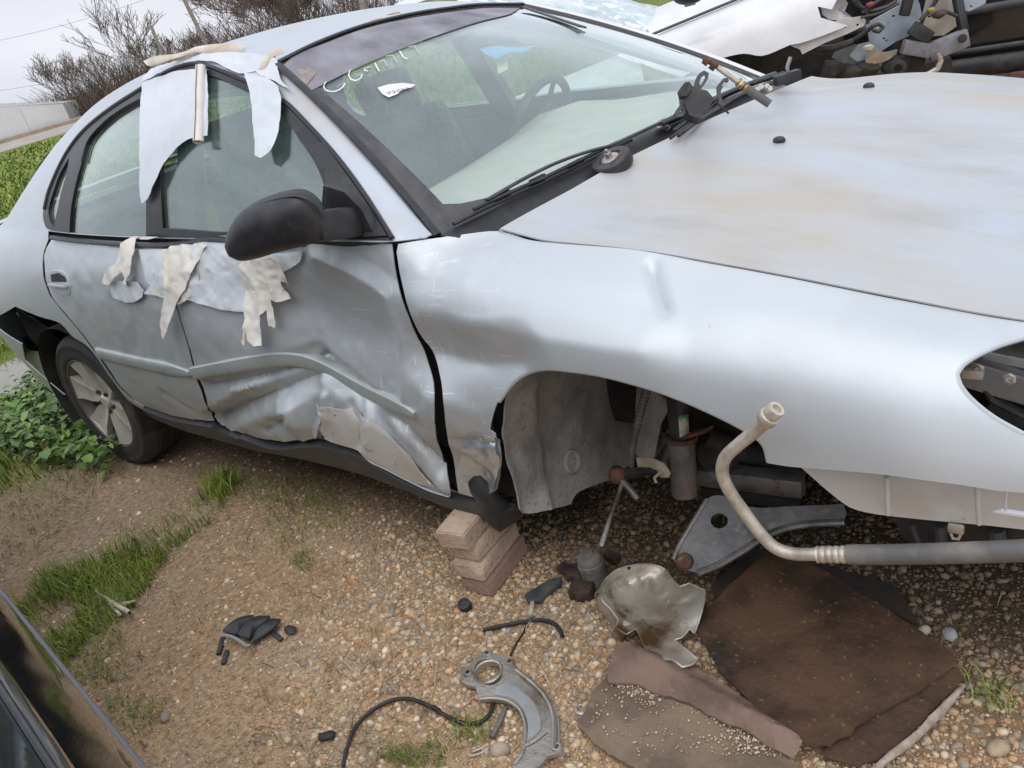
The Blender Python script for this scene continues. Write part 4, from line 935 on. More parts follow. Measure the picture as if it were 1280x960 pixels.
# roof
rr = [(-1.17, v) for v in np.linspace(0, 9, 40)]+[(u, 9) for u in np.linspace(-1.3, -2.6, 12)]+[(-2.75, v) for v in np.linspace(9, 0, 30)]+[(u, 0) for u in np.linspace(-2.6, -1.3, 12)]
mesh_obj('roof', *cut_panel(ROOF, rr, [], .03, 0, .003), ROOFP, CAR, True, 50)
for px, py, r in ((470, 26, .022), (492, 17, .014)):
    u, v = ROOF.hit(px, py); uu = [(u+r*.55*math.cos(a)*(1+.3*math.sin(3*a)), v+r*2.6/.125*.5*math.sin(a)*(1+.25*math.cos(2*a))) for a in np.linspace(0, 6.1, 16)]
    V, F = cut_panel(ROOF, uu, [], .01, .0015, .001); mesh_obj('rust_scab', V, F, mat('flaked_primer', (.42, .23, .10), .9, c2=(.55, .36, .2), scale=60), CAR)
# rear window and boot lid
rwd = []
for s in np.linspace(-1, 1, 9):
    a = ROOF.eval(np.array([-2.75]), np.array([4.5+4.5*s]))[0]; e = edge(-3.45)[0]; rwd.append((a, np.array((-3.28, s*.60, 1.045+.03*(1-s*s)+TILT*.5*(s+1)))))
V = []; F = []
for i, (a, b) in enumerate(rwd):
    for t in np.linspace(0, 1, 7): V.append(a*(1-t)+b*t+np.array((0, 0, .03*4*t*(1-t))))
for i in range(8):
    for j in range(6): k = i*7+j; F.append((k, k+7, k+8, k+1))
mesh_obj('rear_window', V, F, GLS, CAR)
V = []; F = []
for i, s in enumerate(np.linspace(-1, 1, 11)):
    for j, x in enumerate(np.linspace(-3.28, -3.93, 9)):
        w = np.interp(x, [-3.93, -3.75, -3.45, -3.28], [.36, .53, .66, .70]); V.append((x-(0 if j < 8 else 0), s*w, np.interp(x, [-3.93, -3.5, -3.28], [.97, 1.03, 1.04])+.02*(1-s*s)-(.03 if j == 8 else 0)))
for i in range(10):
    for j in range(8): k = i*9+j; F.append((k, k+9, k+10, k+1))
mesh_obj('boot_lid', V, F, PAINT, CAR)

# bonnet
hb = [(-.415, v) for v in np.linspace(0, 8, 40)]+[(u, 8) for u in np.linspace(-.3, .9, 14)]+[(1.02, v) for v in np.linspace(8, 0, 24)]+[(u, 0) for u in np.linspace(.9, -.3, 14)]
hood = mesh_obj('bonnet', *cut_panel(HOOD, hb, [], .022, 0, .004, lambda P: .004*vnoise(P, 3., 60)), HOODP, CAR, True, 50)
hood['label'] = 'bonnet with chalky tan patches in its clear coat'
mb = MB(); e = [HOOD.eval(np.array([-.42]), np.array([v]))[0]+np.array((-.002, 0, -.008)) for v in np.linspace(0, 8, 50)]; mb.tube(e, .008, 8); mb.build('bonnet_hem', HOODP, hood)
for px, py in ((974, 178), (1086, 110)):
    u, v = HOOD.hit(px, py); p = HOOD.eval(np.array([u]), np.array([v]))[0]; mb = MB(); mb.blob(p+np.array((0, 0, .006)), .0125, 3, (1.25, .85, .75)); mb.box(p+np.array((.004, 0, .004)), (.022, .014, .008), None, .003)
    mb.build('washer_nozzle', PLAS, hood)
# wind screen: black border, tinted band, glass
outer = [(348, 80), (372, 65), (397, 55), (425, 43), (454, 33), (485, 25), (515, 19), (560, 11), (600, 7), (653, 6)]
ws_rect = [(0, v) for v in np.linspace(0, 5, 14)]+[(u, 5) for u in np.linspace(.05, .95, 20)]+[(1, v) for v in np.linspace(5, 0, 14)]+[(u, 0) for u in np.linspace(.95, .05, 20)]
glass_px = [(380, 110), (352, 96)]
inner = [(.022+.022*(1-v/5), v) for v in np.linspace(.50, 4.86, 12)]+[(u, 4.90) for u in np.linspace(.06, .95, 16)]+[(.985, v) for v in np.linspace(4.8, .4, 12)]+[(u, .16+.30*np.clip((.22-u)/.18, 0, 1)**2) for u in np.linspace(.93, .07, 22)]
mesh_obj('windshield_border', *cut_panel(WS, ws_rect, [inner], .025, 0, .004), FRIT, CAR, True, 50)
band = WS.uvpoly([(352, 84), (372, 67), (397, 58), (454, 37), (515, 23), (600, 11), (650, 10), (640, 17), (600, 27), (545, 45), (500, 62), (440, 88), (400, 108), (382, 118), (366, 103)], True, 6)
mesh_obj('windshield', *cut_panel(WS, inner, [], .04, -.002, .004), GLW, CAR, True, 50)
tb = glass_mat('tint_band_film', (.46, .46, .50), .62, .0, (.42, .41, .455))
mesh_obj('shade_band', *cut_panel(WS, band, [], .04, .0012, .0004), tb, CAR, True, 50)
for nm, pts, r in (('windshield_trim', [WS.eval(np.array([0.]), np.array([v]))[0]+np.array((-.006, -.006, .004)) for v in np.linspace(0, 5, 16)], .012), ('windshield_trim', [WS.eval(np.array([u]), np.array([5.]))[0]+np.array((0, 0, .003)) for u in np.linspace(0, 1, 30)], .010), ('windshield_trim', [WS.eval(np.array([1.]), np.array([v]))[0] for v in np.linspace(5, 0, 16)], .010)):
    mb = MB(); mb.tube(pts, r, 8, True, .6); mb.build(nm, TRIM, CAR)
# left pillar and its loose trim
mb = MB(); mb.tube([WS.eval(np.array([1.]), np.array([v]))[0]+np.array((-.01, .03, -.008)) for v in np.linspace(5, 0, 16)], .03, 8, True, .6); mb.build('left_pillar', WHITEP, CAR)
mb = MB(); mb.bar(WS.at(657, 13, .008), WS.at(728, 37, .008), .035, .006, .002, tuple(WS.normal(np.array([.9]), np.array([3.]))[0])); mb.build('loose_pillar_trim', SILLM, CAR)

# ------------------------------------------------------------------ left side, floor, cabin (seen through the glass)
def mir(P, f=.2):
    P = np.array(P); P[:, 2] += TILT*f*2*np.abs(P[:, 1]); P[:, 1] *= -1; return P
def left_panel(name, poly, m, holes=()):
    keep = FLANK.dents; FLANK.dents = []
    V, F = cut_panel(FLANK, poly, holes, .05, 0, .004); FLANK.dents = keep
    return mesh_obj(name, mir(V), [f[::-1] for f in F], m, CAR, True, 50)
def arc(cx, cz, r, a0, a1, n=16):
    out = []
    for a in np.linspace(a0, a1, n):
        x = cx+r*math.cos(a); z = cz+r*math.sin(a)
        zz = FLANK.base(np.full(60, x), np.linspace(0, 7, 60))[:, 2]; out.append((x, float(np.interp(z, zz, np.linspace(0, 7, 60)))))
    return out
left_panel('left_wing', [(-.6, .9), (-.6, 7)]+[(u, 7) for u in np.linspace(-.4, .95, 10)]+[(1.0, 5), (1., 3.3), (.5, 2.6)]+arc(0, .28, .38, .4, 2.9), WHITEP if False else PAINT)
left_panel('left_front_door', [(-1.62, .8), (-1.6, 7), (-.62, 7), (-.62, .8)], PAINT)
left_panel('left_rear_door', [(-2.6, 3.2), (-2.6, 7), (-1.62, 7), (-1.63, .8), (-2.3, .8)], PAINT)
left_panel('left_quarter', [(-3.9, 1), (-3.88, 6.9), (-2.62, 7), (-2.62, 3)]+arc(-2.75, .28, .37, .9, 3.3)+[(-3.2, .8)], PAINT)
mb = MB()
V, F = cut_panel(GREEN, [(-3.25, 0)]+[(u, 0) for u in np.linspace(-3, -.6, 16)]+[(-.557, 6)]+[(u, 6) for u in np.linspace(-.7, -3.1, 16)]+[(-3.25, 6)], [dlo_uv], .04, 0, .02)
V = np.array(V); k = np.clip((V[:, 2]-.95)/.42, 0, 1); V[:, 2] += TILT*2*np.abs(V[:, 1])*(.2+.8*k); V[:, 1] *= -1; V[:, 0] += .10*np.clip((V[:, 0]+1.25)/.6, 0, 1)
mesh_obj('left_side_frame', V, [f[::-1] for f in F], ROOFP, CAR, True, 50)
V, F = cut_panel(GREEN, dlo_uv, [], .05, -.006, .003); V = np.array(V); k = np.clip((V[:, 2]-.95)/.42, 0, 1); V[:, 2] += TILT*2*np.abs(V[:, 1])*(.2+.8*k); V[:, 1] *= -1
mesh_obj('left_window', V, [f[::-1] for f in F], GLS, CAR, True, 50)
mb = MB(); mb.box((-1.5, .72, 1.13), (.11, .04, .48), Matrix.Rotation(.46, 3, 'X')); mb.build('left_pillar', INTM, CAR)
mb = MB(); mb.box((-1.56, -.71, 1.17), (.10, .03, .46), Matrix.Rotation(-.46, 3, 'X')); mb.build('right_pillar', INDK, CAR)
mb = MB(); mb.box((-1.7, 0, .24), (2.5, 1.62, .05)); mb.box((-3.2, 0, .40), (1.2, 1.35, .06)); mb.build('floor_pan', DARK, CAR)
mb = MB(); mb.box((-3.85, 0, .55), (.12, 1.2, .4), None, .04); mb.build('rear_panel', PLAS, CAR)
mb = MB(); mb.box((-.52, 0, .55), (.04, 1.5, .72)); mb.build('firewall', DARK, CAR)
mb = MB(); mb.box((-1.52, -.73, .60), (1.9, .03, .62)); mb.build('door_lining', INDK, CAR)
mb = MB(); mb.box((-1.5, .835, .62), (1.9, .03, .60)); mb.build('left_door_lining', INTM, CAR)
# parcel shelf and rear bench
def pillow(name, pts, of, ob, m, parent=None, rough=0., seed=0, K=(1., .97, .9, .78, .6, .4, .2), nrm=None):
    P = np.array(pts); c = P.mean(0); n = np.zeros(3)
    for i in range(len(P)): n += np.cross(P[i]-c, P[(i+1) % len(P)]-c)
    n /= np.linalg.norm(n)
    if n @ (CAM_C-c) < 0: n = -n
    if nrm is not None: n = np.array(nrm, float)/np.linalg.norm(nrm)
    N_ = len(P); V = []; F = []
    for sg, off in ((1, of), (-1, ob)):
        b0 = len(V)
        for k in K:
            for p in P: V.append(c+(p-c)*k+n*sg*off*math.sqrt(max(0, 1-k**2.6)))
        V.append(c+n*sg*off)
        for j in range(len(K)-1):
            for i in range(N_):
                f = (b0+j*N_+i, b0+j*N_+(i+1) % N_, b0+(j+1)*N_+(i+1) % N_, b0+(j+1)*N_+i); F.append(f if sg > 0 else f[::-1])
        for i in range(N_):
            f = (b0+(len(K)-1)*N_+i, b0+(len(K)-1)*N_+(i+1) % N_, len(V)-1); F.append(f if sg > 0 else f[::-1])
    V = np.array(V)
    if rough: V += (rough*vnoise(V, 18, seed))[:, None]*n
    me = mesh_obj(name, V, F, m, parent, True, None)
    bm = bmesh.new(); bm.from_mesh(me.data); bmesh.ops.remove_doubles(bm, verts=bm.verts, dist=1e-5); bmesh.ops.recalc_face_normals(bm, faces=bm.faces); bm.to_mesh(me.data); bm.free()
    return me
def seat(y, dz):
    mb = MB(); mb.box((-1.28, y, .48+dz), (.52, .50, .17), Matrix.Rotation(.12, 3, 'Y'), .06); so = mb.build('seat', SEATM, CAR, True, None)
    mb = MB(); R_ = Matrix.Rotation(-.30, 3, 'Y'); mb.box((-1.62, y, .80+dz), (.15, .48, .62), R_, .065); mb.build('backrest', SEATM, so, True, None)
    mb = MB(); mb.box((-1.735, y, 1.175+dz), (.10, .27, .19), R_, .045); h = mb.build('headrest', SEATM, so, True, None)
    mb = MB()
    for s in (-.07, .07): mb.tube([(-1.70, y+s, 1.13+dz), (-1.66, y+s, 1.02+dz)], .007, 8)
    mb.build('headrest_post', STEEL, so)
seat(-.37, .0); seat(.37, -.035)
mb = MB(); mb.box((-2.30, 0, .48), (.50, 1.3, .18), None, .07); so = mb.build('rear_bench', SEATM, CAR, True, None)
mb = MB(); mb.box((-2.62, 0, .80), (.16, 1.28, .55), Matrix.Rotation(-.35, 3, 'Y'), .07); mb.build('backrest', SEATM, so, True, None)
mb = MB(); mb.box((-3.0, 0, 1.0), (.55, 1.25, .03)); mb.build('parcel_shelf', INDK, CAR)
# dashboard
V = []; F = []; k = 0
for s in np.linspace(.02, .98, 24):
    b = WS.eval(np.array([s]), np.array([.12]))[0]; y = b[1]
    xr = -.98+.05*math.sin(6*s)
    for t, (fx_, fz) in enumerate(((0, -.02), (.25, .0), (.5, .012), (.75, .008), (.95, -.015), (1.0, -.05), (1.0, -.2), (.9, -.38), (.7, -.42))):
        V.append((b[0]*(1-fx_)+xr*fx_, y*.98, b[2]+fz+(.035*math.exp(-((y-.36)/.16)**2) if t in (3, 4) else 0)))
for i in range(23):
    for j in range(8): a = i*9+j; F.append((a, a+9, a+10, a+1))
dash = mesh_obj('dashboard', V, F, DASHM, CAR)
mb = MB(); 
for a, b in (((620, 225), (705, 190)), ((650, 236), (720, 207))):
    mb.tube([np.array(Pz(*a, .965)), np.array(Pz(*b, .965))], .006, 6)
mb.build('defroster_slot', INDK, dash)
wc = np.array((-1.02, .37, .93)); R_ = Matrix.Rotation(-1.15, 3, 'Y'); mb = MB()
pts = [np.array(R_ @ Vector((.185*math.cos(a), .185*math.sin(a), 0)))+wc for a in np.linspace(0, 2*math.pi, 40)]
mb.tube(pts, .016, 8, False); mb.box(wc, (.12, .14, .04), R_, .015)
for a in (0.3, 2.84, 4.71): mb.bar(wc, np.array(R_ @ Vector((.18*math.cos(a), .18*math.sin(a), 0)))+wc, .03, .015)
mb.bar(wc, wc+np.array((.25, 0, -.1)), .06, .06); mb.build('steering_wheel', INDK, CAR)
mp_ = WS.at(615, 32, -.05); mb = MB(); mb.box(mp_, (.03, .24, .06), None, .012); mb.build('rear_view_mirror', INDK, CAR)
mb = MB(); 
for s, v in ((.3, 4.7), (.72, 4.7)):
    p = WS.eval(np.array([s]), np.array([v]))[0]; mb.box(p+np.array((-.09, 0, -.035)), (.15, .40, .015), Matrix.Rotation(.3, 3, 'Y'), .006)
mb.build('sun_visor', INTM, CAR)
mb = MB(); V, F = cut_panel(ROOF, [(-1.25, .5), (-1.22, 4.5), (-1.25, 8.5), (-2.5, 8.5), (-2.5, .5)], [], .1, -.05, .01); mb.add(V, F); mb.build('headliner', INTM, CAR)
# seat belt strap by the right pillar
mb = MB(); mb.bar((-1.56, -.66, 1.30), (-1.52, -.80, .62), .045, .003, 0, (1, 0, 0)); mb.build('seat_belt', mat('belt_webbing', (.30, .32, .16), .8), CAR)

# ------------------------------------------------------------------ wheels and rear arch
def wheel(c, side, parent):
    ax = (0, side, 0); c = np.array(c)
    mb = MB(); prof = [(.205, -.10), (.235, -.115), (.28, -.108), (.306, -.092), (.316, -.07)]
    for h in (-.05, -.03): prof += [(.318, h-.006), (.311, h-.003), (.311, h+.003), (.318, h+.006)]
    prof += [(.318, -.008), (.31, -.004), (.31, .004), (.318, .008)]
    for h in (.03, .05): prof += [(.318, h-.006), (.311, h-.003), (.311, h+.003), (.318, h+.006)]
    prof += [(.316, .07), (.306, .092), (.292, .101), (.288, .105), (.28, .1055), (.276, .103), (.252, .107), (.235, .108), (.222, .104), (.214, .098), (.205, .088)]
    mb.lathe(prof, c, ax, 64)
    w = mb.build('wheel', RUBB, parent, True, 50)
    mb = MB(); mb.lathe([(.222, .100), (.217, .103), (.213, .103), (.208, .095), (.200, .075), (.196, .03), (.19, -.09)], c, ax, 48); mb.build('rim_barrel', mat('dark_rim_barrel', (.13, .125, .115), .5, .5), w); mb = MB()
    a = Vector(ax); u = Vector((0, 0, 1)); v = a.cross(u)
    pt = lambda r, g, h: np.array(Vector(c)+(u*math.cos(g)+v*math.sin(g))*r+a*h)
    for k in range(6):
        g = 2*math.pi*k/6+.2
        for sg in (0,):
            w0, w1 = .30, .27
            ring = [pt(.045, g-.50, .072), pt(.10, g-w0*1.25, .084), pt(.16, g-w1*1.05, .092), pt(.212, g-.30, .098), pt(.212, g+.30, .098), pt(.16, g+w1*1.05, .092), pt(.10, g+w0*1.25, .084), pt(.045, g+.50, .072)]
            mid = [pt(.05, g, .066), pt(.10, g, .072), pt(.16, g, .082), pt(.208, g, .094)]
            V = ring+mid; F = [(0, 1, 9, 8), (1, 2, 10, 9), (2, 3, 11, 10), (11, 4, 5, 10), (10, 5, 6, 9), (9, 6, 7, 8), (3, 4, 11)]
            V2 = V+[p-np.array(a)*.03 for p in ring]; n0 = len(V); F += [(i, n0+i, n0+i+1, i+1) if True else 0 for i in range(7)]
            mb.add(V2, F)
    mb.lathe([(.0, .082), (.025, .082), (.032, .076), (.034, .068), (.06, .066), (.066, .06), (.066, .02)], c, ax, 28)
    r = mb.build('rim', ALLOY, w, True, 35)
    mb = MB()
    for k in range(5): g = 2*math.pi*k/5+.5; mb.lathe([(0, .080), (.009, .080), (.010, .066)], pt(.052, g, 0), ax, 6)
    mb.build('lug_nut', DARK, w)
    mb = MB(); mb.lathe([(.0, .0), (.15, .0), (.15, -.02), (0, -.02)], c, ax, 32); mb.build('brake_disc', STEEL, w)
    return w
wheel((-2.742, -.755, .268), -1, CAR)
mb = MB()
wheel((-2.75, .72, .25), 1, CAR)
# dark inner wheel arch at the back with a torn edge
V = []; F = []; ang = np.linspace(-.35, 3.6, 30)
for a in ang:
    for y in (-.87, -.55): V.append((-2.77+.37*math.cos(a), y, .29+.35*math.sin(a)))
for i in range(len(ang)-1): F.append((2*i, 2*i+2, 2*i+3, 2*i+1))
mesh_obj('rear_arch_liner', V, F, DARK, CAR)
mb = MB(); mb.box((-2.75, -.52, .42), (1.2, .03, .6)); mb.build('rear_inner_panel', DARK, CAR)
lp = [(19, 386), (34, 394), (55, 408), (76, 428), (86, 448), (80, 464), (70, 458), (52, 438), (34, 416)]
sheet('torn_arch_liner', [Py(x, y, -.80) for x, y in smooth_line(lp, True, 6)], PLAS, CAR, .005, -.03, .01, 8)

# ------------------------------------------------------------------ front wheel house: liner, strut, arm, brackets
prof = [(-.40, .06), (-.425, .20), (-.43, .34), (-.41, .47), (-.36, .59), (-.26, .69), (-.10, .745), (.10, .745), (.26, .68), (.36, .56)]
yk = np.array([-.885, -.8, -.65, -.5, -.36, -.25])
sc_ = lambda y: 1-.03*min(1, max(0, (-y-.62)/.2))
LIN = Surf([(yk, np.array([(x*sc_(y)+.05*max(0, (y+.6))*(1 if x < 0 else 0), y, .3+(z-.3)*sc_(y)) for y in yk])) for x, z in prof], nu=60, nv=90)
if LIN.nrm0(np.array([-.6]), np.array([2.]))[0][0] < 0: LIN.sign = -1
LIN.prep()
LIN.dents = [crease([LIN.at(640, 490), LIN.at(645, 560), LIN.at(660, 640)], .018, -.02), crease([LIN.at(666, 480), LIN.at(672, 560), LIN.at(685, 640)], .016, .018), bump_at(LIN.at(650, 600), .05, .015)]
LIN.prep()
lo_ = panel('arch_liner', LIN, [(600, 480), (625, 462), (690, 450), (760, 455), (812, 470), (803, 500), (796, 545), (789, 575), (768, 597), (745, 606), (722, 616), (714, 630), (700, 634), (683, 638), (662, 642), (646, 640), (632, 600), (612, 545)], LINER, CAR, sp=.016, off=0, thick=.004, extra=lambda P: .0035*vnoise(P, 25, 70))
mb = MB(); bu, bv = LIN.hit(714, 577); c = LIN.at(714, 577, .001); n = LIN.normal(np.array([bu]), np.array([bv]))[0]
mb.lathe([(.0, .003), (.004, .006), (.007, .003), (.022, .002), (.026, .006), (.030, .009), (.034, .007), (.036, 0)], c, n, 28); mb.build('liner_boss', LINER, lo_)
mb = MB(); mb.add([(-.5, -.40, .22), (.98, -.40, .22), (.98, -.40, .62), (-.5, -.40, .86), (-.5, -.36, .22), (.98, -.36, .22), (.98, -.36, .62), (-.5, -.36, .86)], [(0, 1, 2, 3), (4, 7, 6, 5), (0, 4, 5, 1), (3, 2, 6, 7), (0, 3, 7, 4), (1, 5, 6, 2)])
mb.build('inner_apron', DARK, CAR)
mb = MB(); mb.box((.25, .1, .48), (.8, .8, .38), None, .05); mb.box((.5, .1, .26), (.5, 1.0, .1), None, .03); mb.build('engine_block', DARK, CAR)
mb = MB(); mb.box((.93, 0, .38), (.05, 1.1, .42)); mb.build('radiator', DARK, CAR)
# front apron sheets beside the strut
def flat(name, pts, y, m, parent=CAR, th=.004, dy=0.):
    mb = MB(); x0 = pts[0][0]
    P = [Py(px, py, y+dy*(px-x0)) for px, py in pts]; n = np.cross(P[1]-P[0], P[len(P)//2]-P[0]); n = n if n @ (CAM_C-P[0]) > 0 else -n
    mb.plate(P, th, n); return mb.build(name, m, parent)
flat('apron_tongue', [(796, 482), (815, 486), (832, 500), (836, 512), (826, 530), (818, 572), (805, 574), (790, 566), (794, 520)], -.52, LINER, th=.006)
# strut with damper, label and rusty spring seat
yS = -.60
sb, st_ = Py(856, 618, yS), Py(846, 470, yS+.06)
ss_ = lambda t: sb+(st_-sb)*t
mb = MB(); mb.tube([ss_(-.02), ss_(0), ss_(.03), ss_(.50)], [.026, .034, .0345, .0345], 24); strut = mb.build('strut', mat('dirty_strut', (.11, .11, .115), .55, .4, c2=(.22, .19, .16), scale=12, c3=(.26, .12, .06), scale3=14, lo3=.62, hi3=.7, bump=.2, bscale=90), CAR)
mb = MB(); mb.tube([ss_(.50), ss_(1.1)], .029, 24); mb.build('damper_rod', PLAS, strut)
mb = MB(); mb.lathe([(.0355, -.006), (.042, -.006), (.042, .006), (.0355, .006)], ss_(.49), st_-sb, 24); b = ss_(.49); mb.bar(b, b+(Py(885, 537, yS-.02)-b), .035, .008, .002); mb.build('spring_seat', RUST, strut)
tocam = (CAM_C-ss_(.6)); tocam -= (st_-sb)*((tocam @ (st_-sb))/((st_-sb) @ (st_-sb))); tocam /= np.linalg.norm(tocam)
sax = (st_-sb)/np.linalg.norm(st_-sb); sid = np.cross(sax, tocam)
def band_label(t0, t1, r, g0, g1, name, m, parent):
    V = []; F = []
    for i, g in enumerate(np.linspace(g0, g1, 8)):
        for t in (t0, t1): V.append(ss_(t)+(tocam*math.cos(g)+sid*math.sin(g))*r)
    F = [(2*i, 2*i+2, 2*i+3, 2*i+1) for i in range(7)]; return mesh_obj(name, V, F, m, parent)
lb = band_label(.53, .70, .0296, -.1, .8, 'strut_label', mat('white_label', (.62, .60, .52), .6, c2=(.25, .24, .2), scale=60, lo=.5, hi=.6), strut)
band_label(.685, .71, .0299, -.1, .8, 'label_stripe', mat('green_print', (.06, .28, .10), .6), strut)
band_label(.0, .01, .036, -.2, .2, 'weld_bead', RUST, strut)
# brake hose in corrugated sleeve
hp_ = [Py(x, y, -.56) for x, y in smooth_line([(812, 478), (806, 495), (800, 518), (796, 535), (791, 560), (789, 582)], False, 1.6)]
mb = MB(); mb.tube(hp_, [.0095+.0028*(i % 3 == 0)*(1 if i < len(hp_)*.55 else 0) for i in range(len(hp_))], 10); mb.build('brake_hose', HOSE, CAR)
mb = MB(); mb.tube([Py(x, y, -.48) for x, y in ((838, 540), (826, 556), (815, 572), (806, 585))], .011, 10); mb.tube([Py(x, y, -.46) for x, y in ((843, 548), (833, 570), (829, 588))], .013, 10); mb.build('sway_link', HOSE, CAR)
flat('spring_clip', [(795, 572), (812, 572), (830, 580), (838, 592), (836, 597), (826, 597), (821, 588), (812, 584), (797, 584)], -.62, PIPEM, th=.004)
mb = MB(); mb.tube([Py(826, 590, -.625), Py(818, 597, -.63), Py(820, 603, -.63)], .004, 8); mb.build('clip_wire', PIPEM, CAR)
# tie rod with its boot, and the thin link running down to the hub on the ground
bc = Py(771, 594, -.66); mb = MB(); mb.blob(bc, .024, 3, (1, 1, .9), .02); mb.lathe([(.021, -.014), (.024, 0), (.02, .016), (.012, .024)], bc, (.2, .1, 1), 16); tr_ = mb.build('tie_rod_boot', RUST, CAR)
mb = MB(); mb.tube([Py(778, 602, -.67), Py(788, 612, -.68), Py(797, 624, -.69)], [.010, .010, .008], 10); mb.tube([bc, Py(800, 590, -.50), Py(835, 580, -.42)], .016, 10); mb.build('tie_rod', STEEL, CAR)
# control arm
oA = Py(850, 695, -.74); o1 = Py(1055, 640, -.50); o2 = Py(885, 624, -.60); nA = np.cross(o1-oA, o2-oA); nA /= np.linalg.norm(nA); nA = nA if nA @ (CAM_C-oA) > 0 else -nA
PA = lambda x, y: Ppl(x, y, oA, nA)
arm_px = smooth_line([(842, 699), (848, 684), (862, 660), (884, 624), (896, 619), (915, 623), (940, 634), (985, 633), (1054, 630), (1058, 642), (1055, 651), (1000, 655), (962, 667), (928, 688), (897, 706), (872, 716), (852, 710)], True, 5)
hole = [PA(899+11*math.cos(a), 651+9.5*math.sin(a)) for a in np.linspace(0, 2*math.pi, 18)[:-1]]
mb = MB(); mb.plate([PA(*p) for p in arm_px], .012, nA, [hole]); arm = mb.build('control_arm', mat('greasy_arm_steel', (.20, .20, .20), .55, .4, c2=(.085, .09, .11), scale=9, lo=.42, hi=.7, c3=(.30, .27, .22), scale3=24, lo3=.58, hi3=.72, bump=.2, bscale=70), CAR)
mb = MB(); E_ = [PA(*p)-nA*.004 for p in smooth_line([(872, 716), (897, 706), (928, 688), (962, 667), (1000, 656), (1055, 652)], False, 6)]; mb.tube(E_, .0095, 8); mb.tube([PA(*p)-nA*.004 for p in smooth_line([(842, 699), (848, 684), (862, 660), (884, 624)], False, 6)], .008, 8); mb.build('rolled_edge', STEEL, arm)
mb = MB(); mb.lathe([(.0, .012), (.018, .012), (.022, .004), (.024, -.012)], PA(856, 702), nA, 18); mb.build('ball_joint', RUST, arm)
mb = MB(); mb.bar(Py(860, 590, -.50), Py(1005, 607, -.46), .05, .055, .008); mb.build('crossmember', STEEL, CAR)
mb = MB(); mb.bar(Py(880, 612, -.48), Py(1000, 622, -.44), .05, .04, .006); mb.build('lower_rail', DARK, CAR)
mb = MB(); mb.lathe([(.0, .06), (.05, .06), (.055, .03), (.035, .0), (.035, -.08)], Py(905, 560, -.44), (0, -1, .1), 20); mb.tube([Py(880, 545, -.5), Py(940, 570, -.42), Py(1000, 590, -.35)], .028, 12); mb.build('drive_shaft', DARK, CAR)
# ------------------------------------------------------------------ behind the missing bumper and lamp
flat('bumper_support', smooth_line([(985, 570), (1010, 592), (1035, 614), (1062, 634), (1085, 641), (1112, 645), (1180, 652), (1235, 657), (1330, 668), (1330, 600), (1244, 590), (1160, 580), (1070, 570)], True, 10), -.80, WHTPL, th=.010, dy=.0002)
mb = MB(); 
for a, b in (((1108, 596), (1110, 643)), ((1221, 606), (1224, 655))):
    MB().tube([Py(*a, -.822), Py(*b, -.812)], .005, 8).build('support_rib', WHTPL, CAR)
mb = MB(); mb.tube([Py(1243, 640, -.84), Py(1252, 639, -.842), Py(1310, 648, -.83)], [.004, .007, .007], 10); mb.tube([Py(1258, 612, -.85), Py(1257, 638, -.845)], .0018, 6); mb.build('bumper_strut', mat('white_rod', (.72, .72, .74), .4), CAR)
flat('lower_shield', [(1115, 640), (1330, 652), (1330, 700), (1200, 694), (1150, 688), (1128, 672)], -.66, PLAS, th=.006)
for a, b, r in (((1140, 655), (1152, 690), .006), ((1175, 655), (1178, 690), .012), ((1245, 660), (1248, 690), .016)): MB().tube([Py(*a, -.70), Py(*b, -.69)], r, 8).build('bracket_rod', SILLM, CAR)
mb = MB(); c = Py(1195, 661, -.77); mb.box(c, (.028, .012, .018), None, .004); mb.tube([c+np.array((-.008, -.006, -.008)), c+np.array((-.004, -.008, -.018)), c+np.array((.006, -.008, -.017)), c+np.array((.009, -.006, -.006))], .003, 6); mb.build('tan_clip', PIPEM, CAR)
# lamp bay
mb = MB(); mb.bar(Py(1180, 452, -.66), Py(1340, 500, -.60), .05, .055, .006); mb.build('lamp_beam', mat('grey_sheet_steel', (.34, .35, .38), .4, .5, c2=(.22, .22, .23), scale=7), CAR)
mb = MB(); mb.bar(Py(1225, 432, -.60), Py(1340, 455, -.56), .08, .02, .004); mb.build('upper_tie_bar', mat('painted_tie_bar', (.50, .52, .54), .4, .4, c2=(.35, .33, .3), scale=8), CAR)
mb = MB(); mb.box((.78, -.50, .52), (.42, .02, .30)); mb.box((.53, -.62, .52), (.02, .2, .26)); mb.build('lamp_bay', DARK, CAR)
mb = MB(); mb.box((.70, -.62, .46), (.36, .22, .02)); mb.build('lamp_tray', PLAS, CAR)
mb = MB(); mb.tube([Py(x, y, -.66) for x, y in smooth_line([(1208, 470), (1228, 484), (1240, 500), (1262, 512), (1300, 530)], False, 4)], .006, 8); mb.build('lamp_wire', WIREM, CAR)
for x, y in ((1222, 462), (1262, 474)): MB().lathe([(0, .006), (.006, .006), (.007, 0), (.011, -.001)], Py(x, y, -.70), (0, -1, .3), 6).build('lamp_bolt', ALUM, CAR)
mb = MB(); mb.box(Py(1216, 466, -.70), (.035, .02, .018), None, .004); mb.build('lamp_clip', PIPEM, CAR)
mb = MB(); mb.bar(Py(1236, 500, -.60), Py(1330, 548, -.56), .03, .04, .004); mb.build('lamp_bracket', SILLM, CAR)
